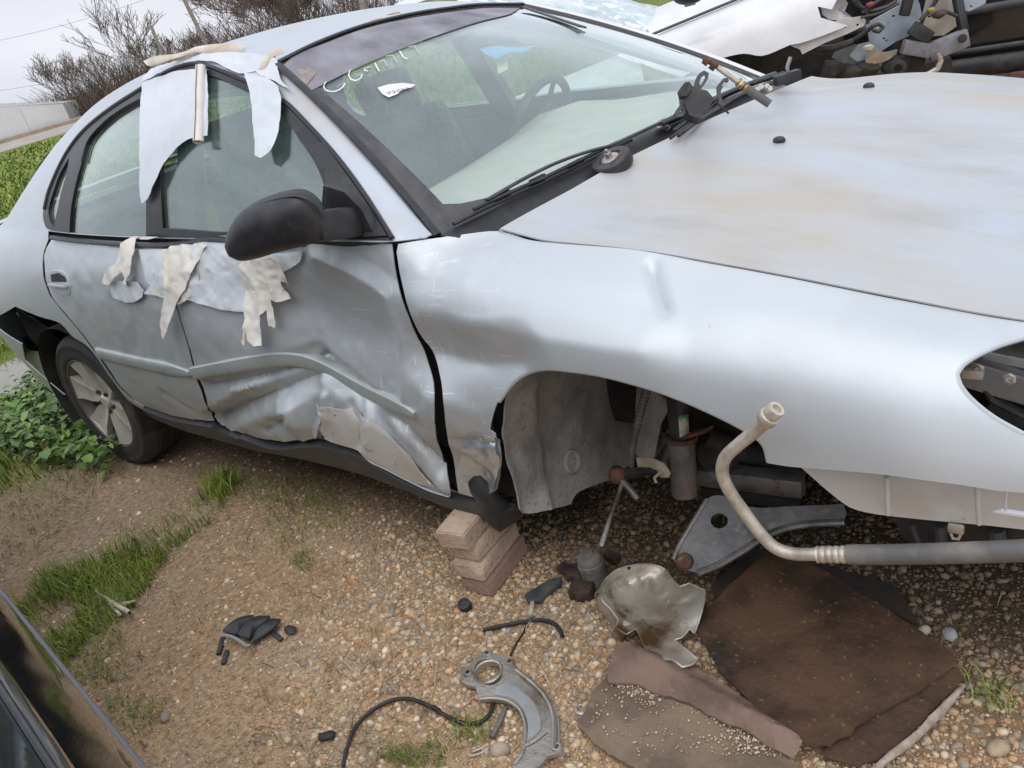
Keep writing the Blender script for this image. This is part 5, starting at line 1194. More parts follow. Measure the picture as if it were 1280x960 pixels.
# ------------------------------------------------------------------ cowl, wipers
V = []; F = []
for i, s in enumerate(np.linspace(0, 1, 40)):
    b = WS.eval(np.array([s]), np.array([0.]))[0]; y = b[1]; hx = np.interp(y, rear_edge[:, 1], rear_edge[:, 0]); hz = np.interp(y, rear_edge[:, 1], rear_edge[:, 2])
    c = np.array((hx+.02, y, hz-.035))
    for t, dz in ((0, .004), (.25, -.008), (.5, -.022), (.75, -.025), (1., 0)): V.append(b*(1-t)+c*t+np.array((0, 0, dz)))
for i in range(39):
    for j in range(4): a = i*5+j; F.append((a, a+5, a+6, a+1))
cowl = mesh_obj('cowl', V, F, PLAS, CAR)
def onws(px, py, off): return WS.at(px, py, off)
mb = MB(); pl = [onws(x, y, .018) for x, y in smooth_line([(566, 286), (600, 269), (640, 250), (690, 229), (740, 211), (790, 195)], False, 8)]
mb.tube(pl, .0075, 8, True, .7); mb.tube([p+np.array((.006, -.004, .012)) for p in pl[3:-2]], .005, 6); wp = mb.build('wiper_blade', PLAS, CAR)
mb = MB(); mb.tube([onws(x, y, .035) for x, y in smooth_line([(606, 262), (650, 236), (690, 216), (735, 200), (780, 190), (820, 182), (842, 178)], False, 8)], [.006, .007, .008]+[.009]*99 if False else .0075, 8, True, .6); mb.build('wiper_arm', PLAS, wp)
mb = MB()
for x, y in ((625, 253), (668, 233), (715, 213)): mb.bar(onws(x-8, y+4, .026), onws(x+10, y-5, .026), .012, .012, .002)
mb.build('wiper_bracket', PLAS, wp)
mb = MB(); pl = [onws(x, y, .016) for x, y in smooth_line([(826, 174), (850, 156), (880, 138), (915, 121), (950, 107), (985, 99)], False, 8)]; mb.tube(pl, .008, 8, True, .7); mb.tube([p+np.array((.02, -.02, .012)) for p in pl], .006, 6); wq = mb.build('wiper_blade', PLAS, CAR)
mb = MB(); mb.tube([onws(x, y, .03) for x, y in smooth_line([(838, 172), (875, 150), (905, 134), (960, 112), (990, 100)], False, 8)], .008, 8); mb.build('wiper_arm', PLAS, wq)
mb = MB(); c = onws(827, 163, .02); mb.lathe([(0, .016), (.007, .016), (.008, .008), (.016, .008), (.017, 0), (.010, -.004), (.010, -.02)], c, (-.3, -.6, .8), 16); mb.build('wiper_nut', ALUM, wq)
# cable and vacuum lines under the bonnet edge
mb = MB()
for dx, dy, r in ((0, 0, .006), (6, 6, .005), (-4, 9, .004), (12, 2, .004)):
    mb.tube([Pz(x+dx, y+dy, .975) for x, y in smooth_line([(842, 164), (866, 146), (892, 130), (918, 114), (948, 102), (980, 91)], False, 8)], r, 6)
mb.build('cowl_cable', WIREM, CAR)
# ------------------------------------------------------------------ door mirror
mo = smooth_line([(283, 306), (286, 288), (300, 266), (325, 251), (350, 243), (372, 241), (388, 248), (402, 264), (412, 284), (408, 297), (385, 304), (355, 311), (325, 320), (303, 323), (288, 317)], True, 5)
mpts = [Py(x, y, -1.02+.0007*(x-283)) for x, y in mo]
mirr = pillow('door_mirror', mpts, .055, .075, PLAS, CAR)
mb = MB(); mb.tube([Py(x, y, -1.02+.0007*(x-283)-.012) for x, y in smooth_line([(285, 300), (293, 283), (308, 266), (330, 254), (355, 247), (375, 246), (390, 253), (403, 270)], False, 4)], .0028, 6); mb.build('mirror_seam', TRIM, mirr)
mb = MB(); mb.bar(Py(395, 283, -.95), Py(452, 276, -.82), .05, .075, .02); mb.build('mirror_arm', PLAS, mirr)
flat('mirror_foot', [(404, 232), (430, 240), (452, 262), (470, 298), (405, 298), (400, 280)], -.84, PLAS, mirr, .02)
# chalk number on the glass, written by hand, and the paper label
CH = mat('white_chalk_pen', (.86, .88, .88), .8)
def chalk(pts, r=.0017):
    L = smooth_line(pts, False, 2.); mb = MB(); mb.tube([onws(340+x/4.923, y/4.923, .0022) for x, y in smooth_line(pts, False, 6)], r, 6, True, .45); return mb
strokes = [[(335, 505), (318, 535), (330, 558), (365, 567), (405, 560), (440, 535), (452, 515), (430, 520), (402, 540)],
 [(482, 435), (472, 465), (485, 492), (515, 500), (545, 485), (556, 462), (535, 462), (520, 475)], [(610, 412), (570, 425), (568, 438), (590, 440)],
 [(634, 392), (645, 415), (660, 442)], [(660, 385), (690, 372), (700, 392), (714, 411)], [(700, 350), (742, 342), (755, 365), (771, 388)], [(786, 318), (808, 355), (835, 365)], [(840, 292), (880, 285), (890, 310), (907, 334)]]
mb = MB()
for s in strokes: b = chalk(s); mb.add(b.v, b.f)
num = mb.build('chalk_number', CH, CAR)

# ================================================================== torn plastic sheeting on the car
def wrap(label, surf, poly, off, m=WRAP, group='torn white plastic sheets on the silver car', th=.0012, sp=.012, name='torn_sheet', amp=.004):
    sd_ = random.randint(0, 99)
    f = off if callable(off) else (lambda P: np.full(len(P), float(off)))
    L = smooth_line(poly, True, 3.); rg = .55 if m is WRAP else .9; k0 = random.uniform(0, 50)
    L = [p+np.array((rg*vnoise(np.array([(i*.35, k0, 0)]), 1., 3)[0]+random.uniform(-.35, .35)*rg, rg*vnoise(np.array([(i*.35, k0, 9)]), 1., 4)[0]+random.uniform(-.35, .35)*rg)) for i, p in enumerate(L)]
    ridge = lambda P, s_, k_: 1-2*np.abs(vnoise(P*np.array((1, 1, .45)), s_, k_))
    o = panel(name, surf, L, m, None, sp=min(sp, .008), off=0, thick=th, smooth=False, extra=lambda P: np.maximum(.003, f(P)+amp*.9*ridge(P, 15, sd_)+amp*.5*ridge(P, 33, sd_+1)+amp*.25*vnoise(P, 70, sd_+2)))
    return tag(o, label, 'plastic sheet', group)
zoff = lambda z0, z1, a, b: (lambda P: a+(b-a)*np.clip((P[:, 2]-z0)/(z1-z0), 0, 1)**1.5)
wrap('large white plastic sheet hanging over the pillar between both door windows', GREEN, [(182, 107), (200, 99), (230, 91), (262, 88), (264, 110), (265, 172), (248, 174), (232, 182), (214, 202), (202, 225), (192, 248), (185, 255), (182, 235), (180, 180), (180, 140)], zoff(1.44, 1.05, .012, .022), amp=.0015)
# rolled edge of that sheet: a separate roll standing along its right side
a, b = GREEN.at(259, 88, .022), GREEN.at(258, 181, .026)
mb = MB(); V = []; F = []
n = 26; ax = Vector(b-a); u = Vector(GREEN.normal(*[np.array([k]) for k in GREEN.hit(258, 130)])[0]); w = ax.normalized().cross(u)
for i in range(n):
    g = 4.2*math.pi*i/(n-1); r = .016*(1-.5*i/n)
    for t in (0, .33, .66, 1): V.append(Vector(a)+ax*t+(u*math.cos(g)+w*math.sin(g))*r*(1+.08*math.sin(7*t)))
for i in range(n-1):
    for j in range(3): k = i*4+j; F.append((k, k+4, k+5, k+1))
mb.add(V, F); tag(mb.build('rolled_sheet', PEEL, None, True, None), 'rolled cream plastic strip standing over the front door window', 'plastic sheet', 'torn white plastic sheets on the silver car')
wrap('long white plastic strip along the roof edge above the door windows', GREEN, [(182, 98), (196, 84), (225, 74), (262, 66), (300, 58), (345, 56), (352, 66), (340, 80), (322, 92), (300, 94), (270, 80), (240, 80), (205, 92), (183, 104)], lambda P: .008+0*P[:, 0], amp=.004)
wrap('torn white plastic tongue hanging beside the windshield pillar', GREEN, [(306, 88), (330, 96), (352, 112), (357, 130), (354, 165), (350, 188), (336, 202), (328, 198), (325, 172), (320, 140), (314, 112)], zoff(1.40, 1.15, .010, .028), amp=.005)
wrap('ragged white plastic patch wrapped round the top of the windshield pillar', GREEN, [(322, 92), (338, 76), (350, 70), (350, 84), (356, 104), (365, 116), (356, 112), (345, 104), (330, 98)], .012, amp=.006)
# curled tan-backed flap on the roof edge
fl = smooth_line([(178, 76), (190, 72), (215, 68), (240, 60), (265, 55), (275, 55), (300, 56), (308, 60), (295, 68), (280, 62), (262, 62), (240, 70), (215, 77), (192, 84), (184, 82)], True, 5)
def lift(px, py, d=.0): p = ROOF.at(px, py, .012) if False else GREEN.at(px, max(py, 62), .02); return p
R0 = GREEN.at(240, 80, .015); dd = (R0-CAM_C) @ CAM_R[2]
tag(sheet('curled_flap', [Pd(x, y, dd+.0011*(x-240)*-1) for x, y in fl], mat('tan_sheet_back', (.60, .51, .40), .7, c2=(.70, .66, .58), scale=12, lo=.45, hi=.6, bump=.2, bscale=60), None, .0015, .008, .010, 9), 'curled tan strip of plastic standing up along the roof edge', 'plastic sheet', 'torn white plastic sheets on the silver car')
dd2 = (GREEN.at(335, 80, .02)-CAM_C) @ CAM_R[2]
tag(sheet('curled_flap', [Pd(x, y, dd2) for x, y in smooth_line([(322, 88), (330, 74), (344, 62), (352, 60), (356, 66), (346, 70), (337, 80), (330, 91)], True, 4)], MATS['tan_sheet_back'], None, .0015, .006, .006, 12), 'small curled tan scrap by the top corner of the windshield', 'plastic sheet', 'torn white plastic sheets on the silver car')
tag(sheet('loose_sheet', [WS.at(x, y, .006) for x, y in smooth_line([(340, 86), (347, 84), (356, 98), (362, 108), (358, 112), (350, 106), (343, 96)], True, 3)], WRAP, None, .001, .004, .002, 13), 'small white scrap stuck to the windshield corner', 'plastic sheet', 'torn white plastic sheets on the silver car')
# sheets below the window line on the front door
below = [(268, 290), (285, 288), (300, 300), (320, 306), (345, 315), (380, 312), (378, 326), (350, 345), (330, 372), (320, 388), (300, 388), (270, 383), (240, 374), (212, 369), (185, 366), (205, 340), (215, 315), (240, 312)]
wrap('crumpled grey-white plastic sheet stuck flat on the front door under the mirror', FLANK, below, .010, WRAP, amp=.007)
wrap('pale blue-white scrap stuck on the door left of the hanging strips', FLANK, [(140, 352), (152, 350), (175, 352), (184, 362), (182, 370), (172, 376), (158, 376), (144, 371)], .008, WRAP, amp=.004)
wrap('thin whitish film clinging to the door between the scrap and the tapering strip', FLANK, [(176, 312), (206, 312), (213, 328), (204, 346), (192, 360), (185, 352), (181, 336)], .006, WRAP, amp=.004)
wrap('narrow twisted cream strip hanging from the window seal over the door', FLANK, [(175, 286), (195, 285), (192, 292), (178, 302), (174, 322), (170, 340), (166, 356), (160, 352), (162, 338), (156, 342), (146, 354), (133, 352), (140, 340), (152, 330), (160, 310), (172, 296)], .022, PEEL, amp=.008, sp=.009)
wrap('tan flap folded over the window seal behind the mirror', FLANK, [(176, 287), (200, 286), (236, 287), (262, 287), (245, 293), (215, 296), (190, 302), (178, 300)], .022, PEEL, amp=.006, sp=.009)
wrap('tapering white plastic strip hanging to a point below the window seal', FLANK, [(210, 314), (228, 309), (250, 307), (266, 308), (258, 320), (248, 340), (240, 358), (230, 376), (224, 400), (219, 418), (214, 412), (214, 390), (215, 360), (213, 335)], lambda P: .02+.02*np.clip((.88-P[:, 2])/.2, 0, 1), PEEL, amp=.008, sp=.008)
wrap('second cream fold tucked behind the tapering strip', FLANK, [(190, 364), (205, 348), (215, 335), (232, 330), (252, 332), (253, 350), (246, 366), (232, 378), (214, 374), (200, 368)], .014, PEEL, amp=.008, sp=.009)
wrap('shredded yellowish plastic rag hanging under the mirror', FLANK, [(310, 328), (330, 320), (352, 318), (362, 328), (368, 340), (372, 352), (360, 348), (366, 360), (374, 368), (362, 373), (350, 370), (352, 380), (356, 400), (354, 408), (348, 404), (345, 384), (340, 390), (342, 410), (342, 428), (332, 428), (325, 420), (322, 410), (318, 428), (315, 424), (319, 400), (315, 380), (312, 350)], lambda P: .03+.02*np.clip((.85-P[:, 2])/.2, 0, 1), PEEL, amp=.011, sp=.008)
# ================================================================== things lying on or stuck to the car
LB = mat('label_paper', (.80, .80, .79), .7)
lab = [(472, 110), (485, 106), (503, 104), (519, 106), (516, 109), (502, 113), (497, 118), (486, 122), (478, 118)]
t = empty('paper_label', tuple(WS.at(492, 112, .002)), 'torn white barcode label stuck on the windshield below the chalk number', 'label')
V, F = cut_panel(WS, WS.uvpoly(lab, False), [], .01, .0012, .0005); mesh_obj('paper', V, F, LB, t)
mb = MB()
for i in range(15):
    x0 = 483+i*1.9; y0 = 115.5-i*.42
    mb.bar(WS.at(x0, y0, .0022), WS.at(x0+1.0, y0+2.8+.6*(i % 3), .0022), .0007+.0005*(i % 3), .0002)
for i in range(8): mb.bar(WS.at(480+i*4, 112-i*.75, .0022), WS.at(482+i*4, 111.6-i*.75, .0022), .0012, .0002)
mb.build('barcode', TRIM, t)
tag(sheet('hanging_tag', [WS.at(x, y, -.04) for x, y in ((622, 60), (636, 56), (637, 70), (625, 76))], mat('yellow_tag', (.62, .63, .40), .7), None, .001), 'square yellowish tag hanging behind the windshield', 'tag')
tag(sheet('blue_sticker', [WS.at(x, y, -.012) for x, y in smooth_line([(600, 56), (622, 52), (640, 54), (668, 52), (655, 60), (638, 60), (622, 68), (606, 62)], True, 5)], mat('blue_film', (.16, .42, .70), .5), None, .0006), 'ragged blue film stuck high on the windshield glass', 'sticker')
tag(sheet('bird_splash', [WS.at(x, y, .002) for x, y in smooth_line([(371, 88), (385, 84), (396, 92), (390, 100), (382, 108), (374, 106), (378, 97)], True, 3)], mat('dry_mud', (.36, .30, .25), .9, c2=(.25, .22, .22), scale=70), None, .0006, 0, .002, 4), 'dried tan splash on the dark top corner of the windshield', 'dirt splash')
# idler pulley on the cowl
pc = Pz(764, 201, .972); nn = Vector((-.10, -.30, .95)).normalized()
t = empty('idler_pulley', tuple(pc), 'round black pulley with a bolt lying on the cowl beside the wiper', 'pulley')
mb = MB(); mb.lathe([(.012, .004), (.028, .004), (.032, .010), (.050, .010), (.054, .006), (.0545, -.016), (.052, -.022), (.0, -.022)], pc, nn, 36); mb.build('pulley_wheel', PLAS, t)
mb = MB(); mb.lathe([(0, .012), (.020, .012), (.024, .009), (.025, .004), (.01, .004)], pc, nn, 24); mb.build('washer', ALUM, t)
mb = MB(); mb.lathe([(0, .026), (.008, .026), (.0095, .024), (.0095, .012)], pc, nn, 6); mb.lathe([(0, .034), (.005, .034), (.0055, .026)], pc, nn, 12); mb.build('bolt', ALUM, t, True, 30)
mb = MB(); mb.lathe([(.025, .0102), (.035, .0104)], pc, nn, 10, 1.6, (.6, -.8, 0)); mb.build('rust_stain', RUST, t)
# black bracket with slotted ears on the cowl
bd = (Pz(885, 150, .99)-CAM_C) @ CAM_R[2]
t = empty('mount_bracket', tuple(Pd(868, 132, bd)), 'black bracket with slotted ears standing on the far end of the cowl', 'bracket')
fwd = CAM_R[2]
def slab(pts, d, th, holes=(), step=3): 
    mb = MB(); mb.plate([Pd(x, y, d) for x, y in smooth_line(pts, True, step)], th, -fwd, [[Pd(x, y, d) for x, y in smooth_line(h, True, 3)] for h in holes]); return mb
slab([(853, 108), (862, 103), (868, 110), (884, 113), (893, 124), (882, 140), (876, 148), (862, 144), (855, 128)], bd-.03, .05).build('bracket_body', PLAS, t)
slab([(849, 112), (856, 103), (862, 102), (866, 109), (858, 120), (851, 120)], bd-.045, .025).build('rubber_buffer', RUBB, t)
slab([(867, 108), (872, 94), (880, 88), (886, 91), (885, 98), (877, 110), (873, 114)], bd-.02, .006, [[(874, 104), (877, 96), (881, 93), (882, 96), (878, 104), (876, 107)]]).build('slotted_ear', SILLM, t)
slab([(852, 128), (845, 138), (842, 143), (846, 147), (854, 145), (858, 138)], bd-.02, .006, [[(848, 142), (852, 136), (854, 137), (851, 143)]]).build('slotted_ear', SILLM, t)
slab([(896, 108), (904, 98), (910, 97), (911, 101), (903, 110), (901, 116), (904, 130), (900, 134), (897, 118)], bd-.01, .008, [[(902, 107), (907, 101), (909, 102), (904, 108)]]).build('slotted_ear', SILLM, t)
mb = MB(); mb.tube([Pd(880, 142, bd-.03), Pd(895, 127, bd-.03), Pd(911, 142, bd-.03)], .003, 6); mb.build('wire_loop', PLAS, t)
# threaded rod with nuts
rd = bd+.02
t = empty('tie_rod_end', tuple(Pd(920, 100, rd)), 'rusty threaded rod with brass nuts leaning on the cowl', 'rod')
mb = MB(); mb.tube([Pd(897, 84, rd), Pd(924, 104, rd)], .0075, 12); mb.build('rod', PIPEM, t)
mb = MB(); dr2 = Vector(Pd(932, 110, rd)-Pd(897, 84, rd)).normalized()
for f, r in ((0, .012), (1, .013)):
    mb.lathe([(0, -.008), (r, -.008), (r, .008), (0, .008)], Pd(883+9*f, 76+6*f, rd), dr2, 6)
mb.tube([Pd(879, 73, rd), Pd(897, 84, rd)], .006, 10); mb.build('nut', RUST, t, True, 30)
mb = MB()
for f in (0, 1, 2): mb.lathe([(0, -.004), (.0115, -.004), (.0125, 0), (.0115, .004), (0, .004)], Pd(923.5+4.2*f, 103+3.4*f, rd), dr2, 12)
mb.build('brass_fitting', mat('brass', (.45, .30, .10), .4, .8, c2=(.3, .2, .1), scale=30), t)
mb = MB(); mb.tube([Pd(934, 111, rd), Pd(962, 130, rd)], .0115, 12); mb.build('rubber_sleeve', HOSE, t)
# small cap, bolts and stub by the far end of the cowl
cd = (Pz(990, 98, .985)-CAM_C) @ CAM_R[2]
t = empty('hose_stub', tuple(Pd(990, 95, cd)), 'black hose stub with bent pipe at the far corner of the cowl', 'hose')
mb = MB(); mb.tube([Pd(988, 72, cd), Pd(984, 84, cd), Pd(986, 96, cd)], .006, 8); mb.build('bent_pipe', STEEL, t)
mb = MB(); mb.blob(Pd(991, 94, cd), .014, 2); mb.bar(Pd(968, 102, cd), Pd(1000, 92, cd), .03, .03, .006); mb.build('stub', PLAS, t)
mb = MB()
for k, (x, y) in enumerate(((951, 109), (958, 108), (962, 111), (946, 112))): mb.lathe([(0, .006), (.007, .006), (.008, -.006), (0, -.006)], Pd(x, y, rd+.01), -fwd, 8)
mb.build('bolt_cluster', ALUM, t)

# ================================================================== pavers under the sill
bc0 = np.array(G(617, 748)); ldir = np.array(G(664, 686))-bc0; ldir[2] = 0; BL = .205; ldir /= np.linalg.norm(ldir); wdir = np.array(G(583, 741))-bc0; wdir[2] = 0; BW = np.linalg.norm(wdir); wdir -= ldir*(wdir @ ldir); wdir /= np.linalg.norm(wdir); BW = .098
BH = .0565
def brick(k, dl, dw, yaw, m, label, chip=0, L=BL):
    z = bc0[2]+.002+BH*k; c = bc0+ldir*(L/2+dl)+wdir*(BW/2+dw); x = Vector(ldir); y = Vector(wdir)
    Rm = Matrix.Rotation(yaw, 3, 'Z') @ Matrix((x, y, Vector((0, 0, 1)))).transposed()
    bm = bmesh.new(); bmesh.ops.create_cube(bm, size=1)
    for v in bm.verts: v.co = Vector((v.co.x*L, v.co.y*BW, v.co.z*(BH-.002)))
    bmesh.ops.subdivide_edges(bm, edges=bm.edges[:], cuts=5, use_grid_fill=True); bmesh.ops.bevel(bm, geom=[e for e in bm.edges if e.calc_face_angle(0) > 1], offset=.004, segments=2, affect='EDGES')
    P = np.array([tuple(v.co) for v in bm.verts]); nz_ = .0016*vnoise(P, 35, k+3)+.0008*vnoise(P, 120, k+9)
    for v, q in zip(bm.verts, nz_): v.co += v.co.normalized()*float(q)
    if chip:
        for v in bm.verts:
            d = (v.co-Vector((-L/2, -BW/2*chip, BH/2))).length
            if d < .03: v.co += (Vector((0, 0, 0))-v.co)*.22*(1-d/.03)
    me = bpy.data.meshes.new('brick'); bm.to_mesh(me); bm.free(); me.materials.append(m); me.shade_smooth(); me.set_sharp_from_angle(angle=.7)
    o = bpy.data.objects.new('brick', me); o.matrix_world = Matrix.Translation((c[0], c[1], z+BH/2)) @ Rm.to_4x4(); COL.objects.link(o)
    return tag(o, label, 'brick', 'pavers stacked under the sill')
brick(0, 0, 0, 0, BRICKR, 'reddish paver at the bottom of the stack under the sill')
brick(1, -.004, .010, .02, BRICKM, 'tan paver resting on the reddish bottom one', 1)
brick(2, .012, .014, -.03, BRICKM, 'chipped tan paver third from the ground in the stack', 1)
brick(3, -.012, .024, .04, BRICKM, 'pale tan paver on top of the stack right below the sill', 0, .16)

# ================================================================== loose parts in front of the car
# bent refrigerant pipe with a hose crimped on, hanging out of the nose
yP = -.955
t = empty('bent_pipe', tuple(Py(985, 690, yP)), 'pale bent metal pipe with a hexagon nut and grey hose hanging from the nose', 'pipe')
pp = smooth_line([(962, 521), (945, 538), (924, 555), (906, 573), (903, 592), (911, 612), (930, 640), (950, 666), (968, 684), (990, 692), (1024, 693)], False, 4)
mb = MB(); mb.tube([Py(x, y, yP+.00012*(x-960)) for x, y in pp], .0125, 16); mb.build('pipe', PIPEM, t)
mb = MB(); a, b = Py(957, 525, yP), Py(974, 508, yP); d = b-a; mb.lathe([(.010, -.002), (.0185, .0), (.0195, .003), (.0195, .010), (.0185, .014), (.0155, .016), (.0155, .034), (.0145, .036), (.009, .036), (.009, .028), (0, .028)], a, d, 18); mb.build('hex_nut', PIPEM, t, True, 30)
mb = MB(); k = 15; cp = [Py(1022+2.8*i, 693.2, yP+.00012*(62+2.8*i)) for i in range(k)]; mb.tube(cp, [.0165-.0022*(i % 3 == 1) for i in range(k)], 16); mb.build('crimp_sleeve', PIPEM, t)
mb = MB(); mb.tube([Py(x, y, yP+.0001*(x-960)) for x, y in smooth_line([(1060, 693), (1120, 693), (1200, 691), (1282, 688), (1360, 683), (1420, 676)], False, 10)], .0185, 16); mb.build('hose', HOSE, t)

def tube_thing(name, pts, r, m, label, cat, up=.004, n=8, group=None, sm=True, lift=None):
    P = smooth_line(pts, False, 5) if sm else pts; mb = MB(); Q = []
    for i, (x, y) in enumerate(P):
        t = i/max(1, len(P)-1); h = r+up+(lift(t) if lift else 0); Q.append(G(x, y, h))
    mb.tube(Q, r, n); return tag(mb.build(name, m, None), label, cat, group)
tube_thing('cable', [(429, 958), (433, 938), (445, 908), (470, 885), (495, 874), (517, 875), (540, 884), (560, 896), (580, 904), (600, 903), (612, 893), (617, 878)], .0052, WIREM, 'long black cable curling in from the bottom edge to the curved bracket', 'cable', lift=lambda t: .006*math.sin(t*3.1))
mb = MB(); mb.tube([G(541, 884, .014), G(549, 889, .014)], .0068, 10); tag(mb.build('cable_clip', PLAS, None), 'black clip around the bend of the long cable', 'clip')
tube_thing('rubber_hose', [(604, 788), (625, 783), (650, 778), (672, 775), (690, 778), (700, 787), (703, 795)], .0058, PLAS, 'short black rubber hose bent down at its right end', 'hose')
tube_thing('cable', [(668, 770), (660, 778), (655, 790), (645, 805), (638, 820)], .0028, WIREM, 'thin black lead crossing beneath the short hose', 'cable')
mb = MB(); p = G(664, 760, .012); mb.bar(G(666, 753, .012), G(663, 770, .012), .012, .012, .003); tag(mb.build('connector', mat('cream_plastic', (.62, .58, .48), .5, c2=(.4, .36, .3), scale=40), None), 'small cream connector at the tip of the thin lead', 'connector')
tube_thing('bolt', [(632, 884), (628, 896), (621, 910), (615, 922)], .0068, STEEL, 'long grey bolt lying below the curved bracket', 'bolt', sm=True)
for pts, lb in (([(590, 940), (600, 936), (608, 931)], 'upper of two whitish splinters below the long bolt'), ([(588, 945), (600, 942), (610, 936)], 'lower of two whitish splinters below the long bolt')):
    tube_thing('splinter', pts, .0026, PIPEM, lb, 'splinter')
# curved cast bracket (dust shield)
br = smooth_line([(574, 850), (577, 842), (588, 830), (600, 817), (607, 814), (618, 816), (640, 826), (646, 836), (668, 852), (684, 866), (695, 884), (699, 905), (699, 930), (697, 942), (684, 945), (676, 955), (655, 972), (640, 958), (652, 940), (656, 920), (654, 900), (648, 886), (634, 877), (616, 874), (600, 875), (594, 858), (584, 856)], True, 4)
bp = lambda x, y, u=.028: np.array(G(x, y, u))
ring = [bp(610+17.5*math.cos(a)+2*math.sin(a), 840+16.5*math.sin(a)) for a in np.linspace(0, 2*math.pi, 28)[:-1]]
hole = lambda x, y, r: [bp(x+r*math.cos(a), y+r*math.sin(a)) for a in np.linspace(0, 2*math.pi, 11)[:-1]]
t = empty('cast_bracket', tuple(bp(640, 880, 0)), 'curved cast aluminium bracket with a round opening lying on the gravel', 'bracket')
mb = MB(); mb.plate([bp(*p) for p in br], .010, (0, 0, 1), [ring, hole(585, 842, 3.2), hole(609, 817.5, 2.6), hole(637, 828, 3.2), hole(696, 935, 2.4)]); mb.build('bracket_plate', ALUM, t)
mb = MB()
V = []; F = []; out_ = smooth_line([(646, 838), (666, 854), (681, 870), (690, 888), (693, 908), (692, 935)], False, 3); inn = smooth_line([(636, 850), (655, 862), (670, 876), (678, 892), (680, 910), (678, 930)], False, 3)
mb.tube([bp(*p, .033) for p in out_], .006, 8); mb.tube([bp(*p, .030) for p in smooth_line([(600, 874), (616, 873), (634, 876), (649, 886), (656, 902), (657, 922), (652, 942), (642, 956)], False, 3)], .0045, 8); mb.tube([bp(*p, .031) for p in smooth_line([(652, 934), (668, 926), (683, 914)], False, 3)], .003, 6)
mb.build('bracket_rib', ALUM, t)
for x, y in ((585, 842), (609, 817.5), (637, 828), (696, 935)):
    mb = MB(); c = bp(x, y, .028); mb.lathe([(.0058, .0), (.0058, .006), (.0105, .006), (.0125, .003), (.013, -.012), (.0058, -.012), (.0058, 0)], c, (0, 0, 1), 16); mb.build('bolt_boss', ALUM, t)
mb = MB(); mb.lathe([(.031, -.012), (.031, .003), (.035, .005), (.038, .002), (.038, -.01)], bp(610, 840, .027), (0, 0, 1), 32); mb.build('opening_rim', ALUM, t)
sh_ = smooth_line([(620, 858), (636, 853), (655, 866), (668, 880), (675, 897), (676, 912), (664, 923), (655, 930), (660, 915), (658, 896), (650, 881), (638, 872), (618, 868)], True, 4)
mb = MB(); mb.plate([bp(*p, .0305) for p in sh_], .002, (0, 0, 1)); mb.build('polished_face', mat('bare_aluminium', (.62, .66, .70), .3, .6, c2=(.5, .5, .48), scale=14, bump=.05), t)
def jag(px, amp, step=7.):
    out = []; n = len(px)
    for i in range(n):
        a, b = np.array(px[i], float), np.array(px[(i+1) % n], float); d = b-a; L = np.linalg.norm(d); nn_ = np.array((-d[1], d[0]))/max(L, 1e-6); k = max(1, int(L/step))
        for t in range(k):
            e = 0 if t == 0 else RNG.normal(0, .55)*amp+1.2*amp*math.sin((i*3.1+t*.9))*.5
            out.append(a+d*t/k+nn_*e)
    return out
def card(name, px, label, m, h, th=.004, rough=.004, seed=2, sp=.02, cat='cardboard', curl=None, ragged=1.0):
    """sheet lying on the ground: triangulated, gently wavy, with real thickness"""
    poly = [G(*p) for p in jag(px, ragged)]; P2 = [Vector((p[0], p[1])) for p in poly]
    A = np.array([tuple(p) for p in P2]); lo, hi = A.min(0), A.max(0); X, Y = np.meshgrid(np.arange(lo[0], hi[0], sp), np.arange(lo[1], hi[1], sp)); X, Y = X.ravel(), Y.ravel(); ok = inside_np(X, Y, A); X, Y = X[ok], Y[ok]
    dmin = np.sqrt(((np.stack([X, Y], 1)[:, None]-A[None])**2).sum(2)).min(1); X, Y = X[dmin > sp*.5], Y[dmin > sp*.5]
    V2 = P2+[Vector((a, b)) for a, b in zip(X, Y)]; nE = len(P2); r = delaunay_2d_cdt(V2, [(i, (i+1) % nE) for i in range(nE)], [], 0, 1e-7)
    co = np.array([tuple(p) for p in r[0]]); F = [list(f) for f in r[2] if inside(co[list(f)].mean(0), A)]
    Q = np.c_[co, 0*co[:, 0]]; z = ground_z(co[:, 0], co[:, 1])+h+rough*vnoise(Q, 7, seed)+rough*.5*vnoise(Q, 20, seed+1)
    if curl: z = z+curl(co[:, 0], co[:, 1], proj(np.c_[co, np.full(len(co), GZ)]))
    V = np.c_[co, z]; nv = len(V); W = np.vstack([V, V-np.array((0, 0, th))]); ed = {}
    FF = []
    for f in F:
        a, b, c = V[f]; 
        if np.cross(b-a, c-a)[2] < 0: f = f[::-1]
        FF.append(tuple(f))
    for f in FF:
        for i in range(3): ed[(f[i], f[(i+1) % 3])] = 1
    G2 = FF+[tuple(i+nv for i in f[::-1]) for f in FF]+[(b, a, a+nv, b+nv) for a, b in ed if (b, a) not in ed]
    return tag(mesh_obj(name, W, G2, m, None, True, 50), label, cat)
